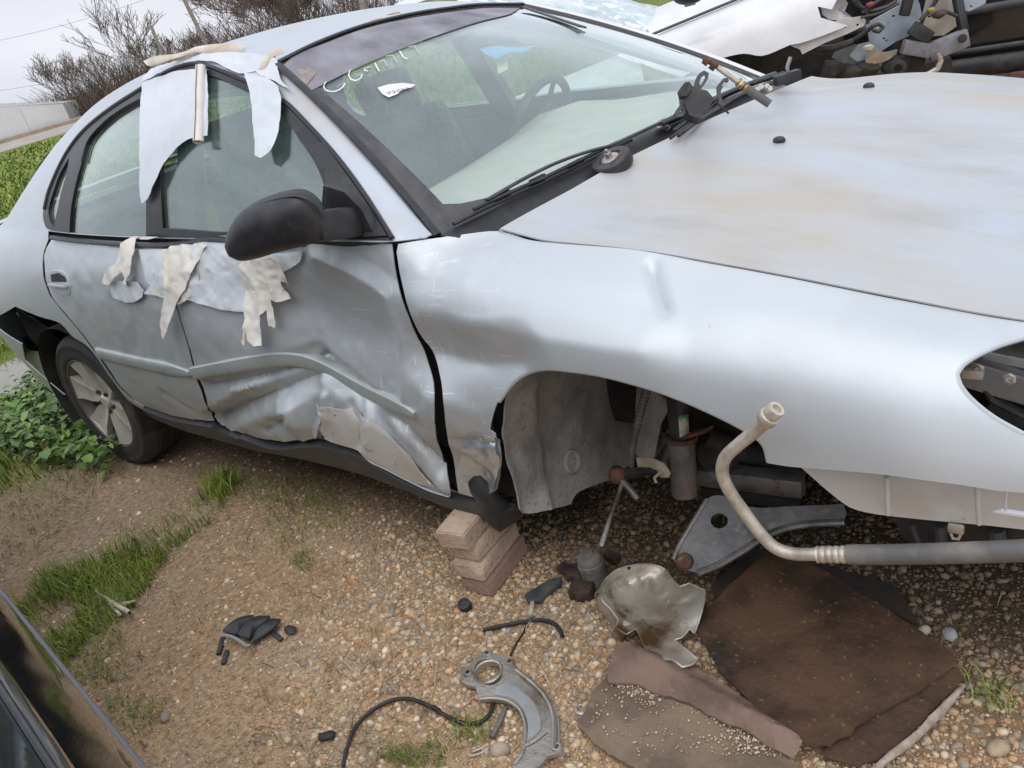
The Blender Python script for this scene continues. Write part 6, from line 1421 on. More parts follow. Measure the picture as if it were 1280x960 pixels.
# pressed heat shield, an open crumpled bowl
rim = smooth_line([(751, 736), (757, 724), (772, 712), (795, 706), (815, 706), (830, 711), (843, 727), (850, 733), (862, 729), (881, 738), (880, 752), (874, 775), (868, 792), (862, 786), (852, 797), (846, 799), (843, 800), (858, 812), (872, 824), (866, 830), (853, 834), (841, 825), (828, 824), (815, 818), (806, 808), (800, 795), (795, 786), (783, 793), (770, 785), (773, 775), (764, 762), (753, 750)], True, 4)
t = empty('heat_shield', tuple(G(815, 770)), 'crumpled open metal heat shield with brown residue beside the wheel house', 'heat shield')
HS = mat('aluminised_sheet', (.58, .55, .48), .42, .5, c2=(.38, .32, .24), scale=7, lo=.44, hi=.66, c3=(.16, .10, .05), scale3=6, lo3=.52, hi3=.62, bump=.15, bscale=60)
RA = np.array([tuple(p) for p in rim])
def rim_h(x, y): return .016+.052*np.clip((835-x)/60, 0, 1)*np.clip((805-y)/60, 0, 1)+.030*np.exp(-(((x-868)/26)**2+((y-752)/26)**2))+.018*np.exp(-(((x-850)/20)**2+((y-825)/14)**2))
lift_ = rim_h
def px_sheet(name, poly, hf, sp, th, m, parent):
    A = np.array([tuple(p) for p in poly]); lo, hi = A.min(0), A.max(0); X, Y = np.meshgrid(np.arange(lo[0], hi[0], sp), np.arange(lo[1], hi[1], sp)); X, Y = X.ravel(), Y.ravel(); ok = inside_np(X, Y, A); X, Y = X[ok], Y[ok]
    dm = np.sqrt(((np.stack([X, Y], 1)[:, None]-A[None])**2).sum(2)).min(1); X, Y = X[dm > sp*.55], Y[dm > sp*.55]; nE = len(A)
    r = delaunay_2d_cdt([Vector(p) for p in A]+[Vector(q) for q in zip(X, Y)], [(i, (i+1) % nE) for i in range(nE)], [], 0, 1e-7)
    co = np.array([tuple(p) for p in r[0]]); H = hf(co); V = np.array([G(x, y, float(h)) for (x, y), h in zip(co, H)]); F = [tuple(f) for f in r[2] if inside(co[list(f)].mean(0), A)]
    F = [f if np.cross(V[f[1]]-V[f[0]], V[f[2]]-V[f[0]])[2] > 0 else f[::-1] for f in F]; nv = len(V); ed = {}
    for f in F:
        for i in range(3): ed[(f[i], f[(i+1) % 3])] = 1
    W = np.vstack([V, V-np.array((0, 0, th))]); G2 = F+[tuple(i+nv for i in f[::-1]) for f in F]+[(q, p, p+nv, q+nv) for p, q in ed if (q, p) not in ed]
    return mesh_obj(name, W, G2, m, parent, True, 50)
def bowl(p):
    d = np.sqrt(((p[:, None, :]-RA[None])**2).sum(2)).min(1); w = np.exp(-(d/12.)**1.5); ang = np.arctan2(p[:, 1]-758, p[:, 0]-815)
    wr = np.sin(ang*11+2*np.sin(ang*3))*np.exp(-((d-22)/8)**2)*np.clip((772-p[:, 1])/18, 0, 1)
    fl_ = .026*np.clip((p[:, 0]-835)/22, 0, 1)*np.clip((800-p[:, 1])/25, 0, 1)
    return .024+rim_h(p[:, 0], p[:, 1])*w+.005*wr*(1-w)+fl_*(1-w)
px_sheet('shield_bowl', rim, bowl, 5., .003, HS, t)
top = [np.array(G(x, y, .0245+float(rim_h(x, y)))) for x, y in rim]
mb = MB(); mb.tube(top+[top[0]], .0024, 6, False); mb.build('rolled_rim', HS, t)
mb = MB(); V = []; F = []
skirt = [p for p, q in zip(top, rim) if q[0] < 800 or q[1] > 800]
idx = [i for i, q in enumerate(rim) if (q[0] < 790 and q[1] > 730) or (q[1] > 796 and q[0] < 866)]
for i in range(len(idx)):
    p = top[idx[i]]; b = np.array(G(rim[idx[i]][0]-6, rim[idx[i]][1]+10, .001)); V += [p, p*.4+b*.6+np.array((-.004, -.004, 0)), b]
for i in range(len(idx)-1):
    if abs(idx[i+1]-idx[i]) == 1: a = 3*i; F += [(a, a+3, a+4, a+1), (a+1, a+4, a+5, a+2)]
mb.add(V, F); mb.build('skirt', HS, t)
mb = MB(); mb.plate([np.array(G(x, y, float(lift_(x, y))+.010)) for x, y in smooth_line([(769, 782), (775, 774), (785, 777), (797, 786), (792, 793), (783, 796), (774, 791)], True, 3)], .003, (0, 0, 1)); mb.build('mounting_tab', HS, t)
mb = MB(); c = np.array(G(853, 827, .016)); mb.lathe([(.0, .003), (.006, .003), (.007, .006), (.016, .005), (.018, .0)], c, (0, 0, 1), 18); mb.build('grommet', ALUM, t)
# hub carrier lying at the foot of the link
t = empty('hub_carrier', tuple(G(745, 715)), 'greasy grey hub carrier lying on the gravel with a thin rod standing in it', 'car part')
hz = GZ
a = np.array(G(744, 722, .02)); 
mb = MB(); mb.lathe([(.0, .088), (.016, .088), (.018, .078), (.030, .076), (.034, .068), (.034, .052), (.037, .050), (.037, .036), (.034, .034), (.036, .0), (.038, -.01)], a, (-.1, .05, 1), 24); can = mb.build('damper_can', HOSE, t)
mb = MB()
for (p, q, w, h) in (((708, 716), (748, 712), .05, .022), ((714, 738), (742, 738), .05, .03), ((700, 708), (728, 724), .03, .02), ((758, 692), (772, 700), .03, .02)):
    mb.bar(G(*p, .02), G(*q, .02), w, h, .004)
mb.lathe([(0, .02), (.030, .02), (.034, .012), (.034, -.015), (0, -.015)], np.array(G(728, 738, .014)), (0, 0, 1), 18); mb.build('carrier_plate', mat('greasy_rust', (.10, .065, .05), .6, .3, c2=(.045, .035, .03), scale=20, bump=.5, bscale=90), t)
mb = MB(); mb.tube([np.array(G(748, 690, .06)), Py(752, 680, -.83), Py(762, 650, -.77), Py(772, 622, -.71), Py(777, 606, -.68)], [.009, .007, .0065, .0065, .0065], 10); mb.build('thin_rod', STEEL, t)
# ribbed grey plastic piece near the bricks, black knob, washer, black flap
t_ = sheet('plastic_strip', [np.array(G(x, y, .018)) for x, y in smooth_line([(655, 744), (664, 737), (690, 724), (702, 721), (701, 728), (688, 738), (676, 750), (660, 751)], True, 4)], mat('grey_green_plastic', (.045, .055, .06), .45, c2=(.10, .10, .09), scale=20), None, .014, .006, .004, 6); tag(t_, 'slim dark grey moulded strip lying between the pavers and the hub carrier', 'plastic piece')
mb = MB(); c = np.array(G(581, 757, .012)); mb.lathe([(0, .012), (.010, .012), (.011, .014), (.018, .013), (.020, .006), (.019, -.012)], c, (.2, -.3, 1), 14); mb.box(c+np.array((-.012, .004, 0)), (.02, .016, .02), None, .004); tag(mb.build('plastic_plug', PLAS, None), 'small black plastic plug on the gravel left of the pavers', 'plug')
mb = MB(); c = np.array(G(727, 886, .004)); mb.lathe([(.0085, .002), (.0105, .004), (.0155, .004), (.018, .002), (.018, -.003), (.0085, -.003), (.0085, .002)], c, (.05, 0, 1), 22); tag(mb.build('washer', ALUM, None), 'small metal washer lying beside the wet cardboard corner', 'washer')
mb = MB(); mb.blob(G(363, 787, .01), .015, 2, (1.5, 1, .5), .2); tag(mb.build('rubber_scrap', PLAS, None), 'small black scrap right of the ribbed black fragment', 'scrap')
mb = MB(); mb.blob(G(408, 920, .008), .017, 2, (1.4, .8, .5), .2, Matrix.Rotation(.6, 3, 'Z')); tag(mb.build('rubber_scrap', PLAS, None), 'flat dark scrap left of the cable near the bottom edge', 'scrap')
# ribbed black trim fragment on the dirt
t = empty('trim_fragment', tuple(G(312, 790)), 'broken ribbed black plastic trim lying alone on the dirt', 'plastic piece')
def gsheet(pts, h, m, name, par, th=.003, belly=.0, rough=.002, seed=1): return sheet(name, [np.array(G(x, y, z)) for (x, y), z in zip(smooth_line(pts, True, 4), [h]*999)], m, par, th, belly, rough, seed)
for k, (p, h, nm) in enumerate((([(278, 788), (283, 782), (300, 771), (316, 768), (318, 771), (305, 780), (297, 792), (286, 791)], .030, 'trim_rib'), ([(297, 792), (305, 780), (320, 770), (337, 769), (334, 774), (320, 784), (312, 798), (303, 796)], .036, 'trim_rib'), ([(310, 797), (320, 784), (336, 773), (350, 773), (345, 781), (330, 792), (314, 803)], .026, 'trim_rib'))):
    gsheet(p, h, PLAS, nm, t, .006, .008, .002, k)
mb = MB(); mb.tube([np.array(G(x, y, .034)) for x, y in smooth_line([(277, 794), (288, 795), (298, 800), (308, 807), (313, 806)], False, 3)], .005, 6, True, .6); mb.build('broken_edge', mat('grey_torn_edge', (.34, .33, .32), .6), t)
mb = MB()
for a, b in (((279, 796), (273, 818)), ((284, 813), (279, 830)), ((340, 790), (352, 800))): mb.bar(G(*a, .010), G(*b, .006), .014, .008, .002)
mb.build('trim_tab', PLAS, t)
# white broken strip in the grass
t = empty('plastic_splinter', tuple(G(145, 755)), 'broken white plastic splinter at the edge of the grass strip', 'plastic piece')
mb = MB(); mb.tube([np.array(G(x, y, .03)) for x, y in ((119, 738), (130, 746), (145, 756), (162, 766))], [.002, .006, .008, .0085], 10); mb.tube([np.array(G(x, y, .022)) for x, y in ((125, 742), (138, 756), (150, 768))], [.002, .005, .006], 8); mb.tube([np.array(G(x, y, .024)) for x, y in ((145, 756), (158, 754), (169, 751))], [.005, .006, .004], 8)
mb.build('splinter', mat('yellowed_white_plastic', (.64, .62, .48), .5, c2=(.5, .47, .34), scale=20), t)
mb = MB(); mb.tube([np.array(G(160.5, 765, .031)), np.array(G(162.6, 766.6, .031))], .0052, 10); mb.build('hollow_end', DARK, t)
# ---- cardboard
card('cardboard', [(940, 690), (1008, 706), (1120, 740), (1150, 790), (1080, 760), (1000, 730), (895, 760), (890, 740)], 'blackened cardboard corner showing behind the large oily sheet', mat('black_oily_cardboard', (.03, .026, .024), .6, c2=(.055, .04, .03), scale=8, bump=.2, bscale=60), .020, seed=5)
big = card('cardboard', [(868, 792), (900, 760), (950, 706), (968, 700), (1005, 708), (1090, 762), (1192, 832), (1199, 842), (1150, 880), (1100, 905), (1075, 922), (1066, 936), (1048, 942), (1040, 950), (1010, 952), (960, 912), (900, 850), (888, 828)], 'large oil-soaked brown cardboard sheet on the gravel under the nose', CARD, .034, .005, .004, 11, .016, ragged=.7, curl=lambda x, y, p: .007*np.exp(-(np.abs((p[:, 0]-1005)*.62-(p[:, 1]-890))/5.)**1.3)*(p[:, 0] > 955)-.006*np.exp(-(np.abs((p[:, 1]-790)+.55*(p[:, 0]-1030))/5.)**1.3)+.016*np.clip((p[:, 1]-905)/50, 0, 1)-.012*np.clip((740-p[:, 1])/40, 0, 1))
card('cardboard', [(1030, 958), (1040, 925), (1110, 885), (1165, 860), (1198, 843), (1205, 858), (1180, 885), (1140, 925), (1100, 958), (1075, 968)], 'dark brown cardboard layer sticking out under the large oily sheet', CARD, .024, .004, .004, 21)
rp = smooth_line([(1206, 856), (1192, 876), (1165, 905), (1135, 932), (1095, 962), (1086, 960), (1112, 938), (1150, 908), (1178, 880), (1198, 858)], True, 5)
tag(sheet('cardboard_edge', [np.array(G(x, y, .036)) for x, y in rp], mat('torn_paper_edge', (.46, .39, .32), .85, c2=(.30, .235, .18), scale=30, bump=.4, bscale=60), None, .006, .006, .006, 31), 'torn pale paper edge curling along the dark cardboard layer', 'cardboard')
card('cardboard', [(766, 842), (800, 850), (880, 880), (960, 930), (1000, 970), (900, 985), (800, 972), (752, 942), (724, 914), (740, 880)], 'grey wet cardboard layer with tan grit spilled on it, lowest in front', CARDL, .020, .006, .005, 41, .02, ragged=1.2)
card('cardboard', [(770, 830), (786, 824), (830, 832), (872, 848), (905, 866), (960, 908), (1000, 940), (1006, 950), (992, 962), (975, 952), (940, 930), (900, 912), (860, 890), (826, 880), (800, 868), (764, 866), (762, 850)], 'torn brown cardboard layer with a raised pale edge lying over the grey one', mat('brown_wet_cardboard', (.27, .18, .135), .8, c2=(.16, .105, .08), scale=7, c3=(.32, .24, .17), scale3=60, lo3=.62, hi3=.74, bump=.3, bscale=80), .030, .006, .005, 45, .014, ragged=1.1, curl=lambda x, y, p: .030*np.exp(-((p[:, 1]-(822+.56*(p[:, 0]-775)))/13)**2))
x = RNG.uniform(-.15, .5, 16000); y = RNG.uniform(-1.45, -.85, 16000)
pq = proj(np.stack([x, y, np.full(16000, GZ)], 1)); k = inside_np(pq[:, 0], pq[:, 1], [(762, 868), (800, 858), (850, 866), (910, 896), (970, 934), (985, 958), (800, 958), (745, 925), (738, 905)]) & (RNG.uniform(0, 1, 16000) < .08+2.2*np.exp(-(np.abs((pq[:, 1]-880)-.52*(pq[:, 0]-830))/15)**1.4)*np.clip(.6+vnoise(np.c_[x, y, x*0], 12, 77), 0, 1)); x, y = x[k], y[k]
c = PEBC[RNG.integers(0, 4, len(x))]*RNG.uniform(.8, 1.1, (len(x), 1)); s = RNG.uniform(.0015, .0035, len(x))
tag(scatter_mesh('spilled_grit', x, y, ground_z(x, y)+.0245+s*.3, s, c, PEBM, 1), 'spill of tan grit on the wet cardboard', kind='stuff')

# ================================================================== other cars
# ---- white car beyond, stripped at the front
W0 = np.array(Py(853, 61, 2.2)); W1 = np.array(Py(1004, 0, 2.5)); wd = W1-W0; wlen = np.linalg.norm(wd); wd /= wlen
wh = np.array((wd[0], wd[1], 0)); wh /= np.linalg.norm(wh); wn_ = np.array((wh[1], -wh[0], 0)); wn_ = wn_ if wn_ @ (CAM_C-W0) > 0 else -wn_
WO = W0+wn_*.0
def onW(px, py, off=0.): return Ppl(px, py, WO+wn_*off, wn_)          # picture point on the flank plane of the white car
WC = empty('white_car', (float(W0[0]), float(W0[1]), GZ), 'white car beyond the silver one with its front end stripped to the steel', 'car')
upv = np.cross(wn_, wd); upv = upv if upv[2] > 0 else -upv
def wsheet(name, px, off, m, belly=0., th=.006, sm=True, rough=0., step=8, parent=WC):
    P = [onW(x, y, off) for x, y in (smooth_line(px, True, step) if sm else px)]
    return sheet(name, P, m, parent, th, belly, rough, 5)
def wplate(name, px, off, m, th=.01, holes=(), parent=WC, sm=False, step=6):
    mb = MB(); mb.plate([onW(x, y, off) for x, y in (smooth_line(px, True, step) if sm else px)], th, wn_, [[onW(x+r*math.cos(a), y+r*.9*math.sin(a), off) for a in np.linspace(0, 6.28, 11)[:-1]] for x, y, r in holes]); return mb.build(name, m, parent)
wing2 = smooth_line([(808, 50), (850, 30), (900, 8), (960, -18), (1048, -50), (1046, 0), (1040, 12), (1022, 8), (1026, 22), (1040, 26), (1060, 32), (1030, 44), (1000, 54), (988, 56), (970, 64), (952, 70), (930, 67), (905, 72), (880, 80), (865, 90), (850, 98), (800, 78), (770, 62)], True, 7)
c_ = np.array([onW(*p) for p in wing2])
def bulge(P): h = P[:, 2]; return .06*np.clip(1-((h-.72)/.32)**2, -1, 1)-.10*np.clip((h-.88)/.12, 0, 2)**2
# wing as a fine lofted grid so that it curves
su = np.linspace(-1.5, wlen+1.4, 30); srow = []
for z in (.12, .3, .5, .62, .74, .84, .92, .98, 1.02):
    yo = {.12: -.03, .3: .02, .5: .05, .62: .06, .74: .055, .84: .035, .92: 0., .98: -.07, 1.02: -.18}[z]
    srow.append((su, np.array([W0+wd*s+wn_*(yo-.05*max(0, s-.9)**2)+upv*(z-.92) for s in su])))
WF = Surf(srow, nu=90, nv=60, vscale=.11)
if WF.nrm0(np.array([0.]), np.array([4.]))[0] @ wn_ < 0: WF.sign = -1
WF.prep()
wuv = WF.uvpoly([tuple(p) for p in wing2], False)
mesh_obj('front_wing', *cut_panel(WF, wuv, [], .035, 0, .006), WHITEP, WC, True, 50)
crl = [WF.at(x, y, .002) for x, y in ((815, 76), (853, 61), (900, 42), (945, 24), (1000, 2))]
# dark gap with the rubber seal, bonnet above it, covered wind screen
o_ = lambda pts, d0: [WF.at(*p)-wn_*d0 for p in pts]
mb = MB(); mb.tube([WF.at(x, y, .012) for x, y in ((800, 52), (815, 44), (850, 27), (900, 6), (940, -10), (990, -30))], .013, 8, True, .6); mb.build('bonnet_seal', TRIM, WC)
hp0 = [WF.at(*p, 0) for p in ((812, 42), (850, 24), (900, 2), (950, -16), (1000, -36))]
V = []; F = []
for i, p in enumerate(hp0):
    for t in np.linspace(0, 1, 8): V.append(p-wn_*(1.35*t)+upv*(-.012+.09*math.sin(math.pi*min(1, t*1.0)))+wd*(.0))
for i in range(len(hp0)-1):
    for j in range(7): a = i*8+j; F.append((a, a+8, a+9, a+1))
mesh_obj('bonnet', V, F, WHITEP, WC)
# windscreen under crumpled plastic film
FILM = mat('crinkled_clear_film', (.56, .65, .68), .2, 0, c2=(.33, .46, .48), scale=5, lo=.42, hi=.62, c3=(.86, .88, .9), scale3=9, lo3=.54, hi3=.6, coat=.5, coatr=.08)
pb = np.array(WF.at(800, 56))-wn_*.10; V = []; F = []; nx, ny = 46, 30
for i in range(nx):
    for j in range(ny):
        s, t = i/(nx-1), j/(ny-1)
        p = pb-wd*(.02+1.0*t-.18*math.sin(math.pi*s))-wn_*(-.06+1.42*s+(.10*t*(1-2*s)))+upv*(.0+.66*t+.05*math.sin(math.pi*s)); V.append(p)
V = np.array(V); nf = np.array(wd)*.55+upv*.83
rid = lambda P, s, k: 1-np.abs(vnoise(P, s, k))*2
V = V+nf*(.022*rid(V, 3.2, 5)+.012*rid(V, 7.5, 6)+.006*rid(V, 16, 7))[:, None]
for i in range(nx-1):
    for j in range(ny-1): a = i*ny+j; F.append((a, a+ny, a+ny+1, a+1))
sh2 = mesh_obj('windshield_film', V, F, FILM, WC)
mb = MB(); mb.blob(onW(862, -8, .10), .075, 3, (1.3, .55, .7)); mb.bar(onW(862, 2, .02), onW(862, -4, .10), .06, .05, .01); mb.build('door_mirror', PLAS, WC)
V = []; F = []
mbp = MB(); mbp.tube([WF.at(800, 54, -.01), pb+upv*.02, pb-wd*.80+wn_*.0+upv*.5], .035, 8); mbp.build('pillar', WHITEP, WC)
# flank, roof and tail of the white car, mostly hidden behind the silver one
V, F = cut_panel(WF, [(-1.3, 1.2), (-1.3, 7.6), (WF.hit(800, 55)[0]-.02, 7.6), (WF.hit(800, 55)[0]-.05, 1.2)], [], .15, 0, .006); mesh_obj('front_door', V, F, WHITEP, WC)
rb = pb-wd*1.02+upv*.66
mb = MB(); V = []; F = []
for i, d in enumerate(np.linspace(0, .5, 6)):
    for j, w in enumerate(np.linspace(0, 1.25, 7)): V.append(rb-wd*d-wn_*w+upv*(.06*math.sin(math.pi*w/1.25)+.02*math.sin(math.pi*d/.5)))
for i in range(5):
    for j in range(6): a = i*7+j; F.append((a, a+7, a+8, a+1))
mesh_obj('roof', V, F, WHITEP, WC)
mb = MB(); q = rb-wd*.5; mb.add([pb-wd*.1, rb, q, pb-wd*1.3], [(0, 1, 2, 3)]); mb.build('side_window', GLS, WC)
# black cavity under the wing
mb = MB(); mb.box(onW(945, 85, -.55), (1.0, .03, .75), Matrix.Rotation(math.atan2(wd[1], wd[0]), 3, 'Z')); mb.build('wheel_house', DARK, WC)
wheel2 = onW(915, 130, -.10)
mb = MB(); mb.lathe([(.0, .02), (.2, .02), (.22, .05), (.30, .06), (.315, .02), (.315, -.14), (.2, -.14)], (wheel2[0], wheel2[1], GZ+.315), tuple(wn_), 36); mb.build('wheel', RUBB, WC)
# bare front structure: flanges, strut tower, rails, wiring
mtW = mat('bare_white_flange', (.62, .63, .64), .4, .1, c2=(.5, .48, .44), scale=12)
wplate('wing_flange', [(988, 57), (1000, 62), (1003, 68), (1030, 54), (1060, 42), (1080, 32), (1083, 26), (1078, 20), (1066, 22), (1050, 24), (1030, 36), (1005, 48)], .03, mtW, .01, [(1056, 33, 2.4), (1072, 31, 1.8)])
wsheet('headlamp_bucket', [(1026, 8), (1034, -2), (1052, -8), (1060, 4), (1056, 14), (1066, 22), (1050, 26), (1036, 24), (1028, 18)], -.02, mtW, -.03)
wplate('tower_panel', [(1088, 60), (1085, 42), (1082, 30), (1100, 20), (1122, 8), (1128, 24), (1134, 46), (1120, 52), (1102, 64)], -.10, BLUEM, .012, [(1117, 20, 1.8), (1104, 36, 1.6), (1105, 48, 1.6), (1108, 62 - 11, 1.4)])
wplate('lower_panel', [(1062, 70), (1072, 56), (1088, 52), (1104, 66), (1122, 62), (1118, 76), (1098, 84), (1076, 80)], -.06, BLUEM, .012)
wplate('corner_gusset', [(1120, 8), (1126, -12), (1142, -14), (1150, 6), (1154, 28), (1144, 40), (1134, 46), (1128, 26)], -.14, BLUEM, .012, [(1122, 39 - 10, 1.5), (1136, 38, 1.5)])
wplate('upper_tie_bar', [(1190, -20), (1236, -24), (1232, 4), (1212, 14), (1196, 12)], -.1, BLUEM, .012, [(1214, 8, 1.6)])
mb = MB(); mb.bar(onW(1128, 58, .02), onW(1164, 64, .02), .06, .07, .01); mb.bar(onW(1160, 66, .02), onW(1210, 46, .02), .06, .09, .012); mb.build('chassis_horn', mat('grey_rail_steel', (.26, .27, .31), .45, .4, c2=(.15, .14, .14), scale=9), WC)
mb = MB(); mb.lathe([(.0, .004), (.018, .004), (.022, .002), (.022, 0)], onW(1203, 48, .075), wn_, 16); mb.build('horn_hole', DARK, WC)
mb = MB(); mb.bar(onW(1130, 20, -.02), onW(1140, -20, -.02), .05, .05, .01); mb.bar(onW(1140, 34, .0), onW(1162, 48, .0), .06, .07, .01); mb.bar(onW(1205, 40, -.0), onW(1195, -10, -.04), .05, .03, .008); mb.build('black_bracket', PLAS, WC)
wplate('inner_panel', [(1150, 30), (1160, -8), (1190, -14), (1200, 30), (1180, 44), (1158, 46)], -.25, mat('beige_sealer_steel', (.42, .40, .33), .6, c2=(.3, .28, .24), scale=10), .01)
mb = MB(); mb.tube([onW(x, y, -.04) for x, y in smooth_line([(1066, 52), (1040, 60), (1015, 60), (996, 58)], False, 4)], .018, 8)
for pts in ([(1060, -10), (1072, 6), (1090, 14), (1110, 8), (1120, 2)], [(1078, 16), (1094, 4), (1112, -8)], [(1150, 26), (1165, 8), (1174, -10)], [(1090, 33), (1098, 30), (1104, 34), (1098, 40), (1091, 38)], [(1160, 20), (1178, 14), (1196, 20)], [(1070, 0), (1085, 20), (1084, 30)]): mb.tube([onW(x, y, .03) for x, y in smooth_line(pts, False, 3)], .010, 6)
mb.build('wiring', WIREM, WC)
for x, y, col, nm, r in ((1088, 6, (.22, .05, .045), 'red_connector', .018), (1164, 12, (.42, .34, .07), 'yellow_plug', .014), (1085, 60, (.50, .49, .38), 'foam_scrap', .022), (1174, 18, (.08, .035, .03), 'brown_plug', .025)):
    mb = MB(); mb.blob(onW(x, y, .04), r, 2, (1.3, .8, .8), .15); mb.build(nm, mat('m_'+nm, col, .6), WC)
mb = MB(); mb.tube([onW(x, y, .04) for x, y in smooth_line([(1172, 66), (1176, 76), (1172, 86), (1156, 94), (1140, 94)], False, 3)], .014, 8); mb.build('tow_hook', PIPEM, WC)
wplate('torn_foam', [(1082, 70), (1092, 65), (1112, 66), (1120, 68), (1108, 76), (1090, 80), (1082, 78)], -.03, mat('tan_foam', (.42, .33, .22), .8, c2=(.3, .24, .17), scale=20), .012, sm=True, step=3)
wplate('grey_flap', [(1046, 60), (1058, 52), (1070, 56), (1078, 72), (1086, 84), (1070, 86), (1052, 78), (1040, 72)], -.16, mat('grey_inner_flap', (.30, .31, .31), .6, c2=(.2, .2, .19), scale=9), .01, sm=True, step=4)
mb = MB(); mb.tube([onW(x, y, .05) for x, y in smooth_line([(1076, 22), (1100, 16), (1124, 4)], False, 3)], .007, 6); mb.tube([onW(x, y, -.05) for x, y in smooth_line([(1000, 60), (1030, 66), (1052, 58), (1076, 44), (1090, 34)], False, 3)], .012, 6); mb.tube([onW(x, y, .02) for x, y in smooth_line([(1148, 40), (1156, 20), (1170, 2), (1176, -12)], False, 3)], .009, 6); mb.build('loom', WIREM, WC)
mb = MB(); 
for x, y in ((1118, 82), (1060, 90), (1040, 86), (1080, 88), (1138, 76)): mb.blob(onW(x, y, -.05), .06, 2, (1.2, .7, .8), .25)
mb.box(onW(1100, 112, -.3), (.7, .3, .25), Matrix.Rotation(math.atan2(wd[1], wd[0]), 3, 'Z'), .05); mb.build('engine_parts', DARK, WC)
mb = MB(); mb.lathe([(.022, 0), (.04, .004), (.042, .02), (.02, .024)], onW(1121, 84, .02), wn_, 18); mb.build('mount_ring', PLAS, WC)

# ---- black car at the far right, only its sill and door bottom in view
yb = 3.6
BC = empty('black_car', (.1, yb, GZ), 'black car standing behind the stripped white one', 'car')
BP = mat('black_car_paint', (.018, .018, .021), .18, 0, coat=.6, coatr=.05, c2=(.05, .048, .046), scale=4, lo=.5, hi=.8)
def onB(px, py, off=0.): return Py(px, py, yb-off)
# flank as a loft of real height and length, right wheel arch and door gap included
bs_ = np.linspace(-2.2, 2.4, 16); br_ = []
for z, o in ((.22, -.05), (.34, .0), (.50, .03), (.66, .05), (.82, .045), (.95, .0), (1.02, -.06)): br_.append((bs_, np.array([(s, yb-o, z) for s in bs_])))
BF = Surf(br_, nu=60, nv=40, vscale=.14)
if BF.nrm0(np.array([1.]), np.array([3.]))[0][1] > 0: BF.sign = -1
mesh_obj('door', *cut_panel(BF, [(-.95, .6), (-.95, 6), (.25, 6), (.25, .6)], [], .1, 0, .01), BP, BC, True, 50)
mesh_obj('rear_door', *cut_panel(BF, [(.26, .6), (.26, 6), (1.3, 6), (1.3, .6)], [], .1, 0, .01), BP, BC, True, 50)
mesh_obj('front_wing', *cut_panel(BF, [(-2.1, 2.2), (-2.1, 6), (-.96, 6), (-.96, .6), (-1.05, .8), (-1.2, 2.0)], [], .1, 0, .01), BP, BC, True, 50)
mesh_obj('rear_quarter', *cut_panel(BF, [(1.31, 2.0), (1.31, 6), (2.4, 6), (2.4, 1)], [], .1, 0, .01), BP, BC, True, 50)
for z, r, nm in ((.30, .05, 'sill'), (.40, .012, 'sill_strip'), (.62, .02, 'side_moulding')):
    mb = MB(); mb.tube([(x, yb-(.02 if nm == 'sill' else .04+.01*(nm == 'side_moulding')), z) for x in (-1., -.5, 0, .6, 1.2)], r, 10, True, 1.2); mb.build(nm, SILLM if nm != 'sill' else PLAS, BC)
mb = MB(); V = [(-1.2, yb+.05, 1.02), (-.5, yb+.3, 1.42), (1.2, yb+.3, 1.44), (2.0, yb+.1, 1.05), (-1.2, yb+1.6, 1.02), (-.5, yb+1.4, 1.42), (1.2, yb+1.4, 1.44), (2.0, yb+1.6, 1.05)]
mb.add(V, [(1, 2, 6, 5)]); mb.build('roof', BP, BC); mb = MB(); mb.add(V, [(0, 1, 2, 3), (0, 4, 5, 1), (3, 2, 6, 7), (4, 7, 6, 5)]); mb.build('windows', GLS, BC)
mb = MB(); mb.box((.1, yb+.85, .40), (3.8, 1.5, .25)); mb.build('underbody', DARK, BC)
for x in (-1.6, 1.75):
    mb = MB(); mb.lathe([(.0, .05), (.2, .05), (.22, .08), (.30, .09), (.315, .05), (.315, -.12), (.2, -.12)], (x, yb+.08, GZ+.315), (0, -1, 0), 32); mb.build('wheel', RUBB, BC)
pb2 = np.array(Pz(1268, 96, GZ)); 
mb = MB(); q = Py(1272, 80, yb-.25); mb.box((q[0]+.05, yb+.05, (GZ+.25)/2), (.22, .3, .25-GZ), None, .01); tag(mb.build('timber_block', mat('red_brown_block', (.16, .075, .055), .9, c2=(.1, .05, .04), scale=8), None), 'dark reddish block propping up the black car', 'block')
q = [(x, y) for x, y in zip(RNG.uniform(.0, 1.2, 700), RNG.uniform(3.2, 4.6, 700))]; q = np.array(q)
tag(blades('grass_tuft', q[:, 0], q[:, 1], RNG.uniform(.03, .10, 700), RNG.uniform(.002, .005, 700), gcols(700, .25), GRM, .8), 'patchy grass below the black car', kind='stuff')

# ---- dark car at the lower left; the photographer stands beside its tail
upv = np.array((0, 0, 1.))
DC = empty('dark_car', (-1.2, -2.6, GZ), 'dark glossy car whose door and window edge fill the lower left corner', 'car')
d0 = np.array(Pz(160, 960, .60)); d1 = np.array(Pz(0, 755, .60)); dd_ = (d0-d1); dd_[2] = 0; dd_ /= np.linalg.norm(dd_); dn = np.array((-dd_[1], dd_[0], 0)); dn = dn if dn[1] > 0 else -dn
g0, g1 = np.array(Pz(60, 960, .95)), np.array(Pz(0, 850, .95))
su = np.linspace(-4.0, .80, 18); R_ = []
wz = float(((g0-d0) @ dn)); 
for z, o in ((.18, -.09), (.30, -.015), (.46, .008), (.60, .012), (.74, -.005), (.86, -.07), (.93, wz*.75-.0), (.95, wz)): R_.append((su, np.array([d0*np.array((1, 1, 0))+dd_*s+dn*o+upv*z for s in su])))
DF = Surf(R_, nu=60, nv=60, vscale=.12)
if DF.nrm0(np.array([-1.]), np.array([3.]))[0] @ dn < 0: DF.sign = -1
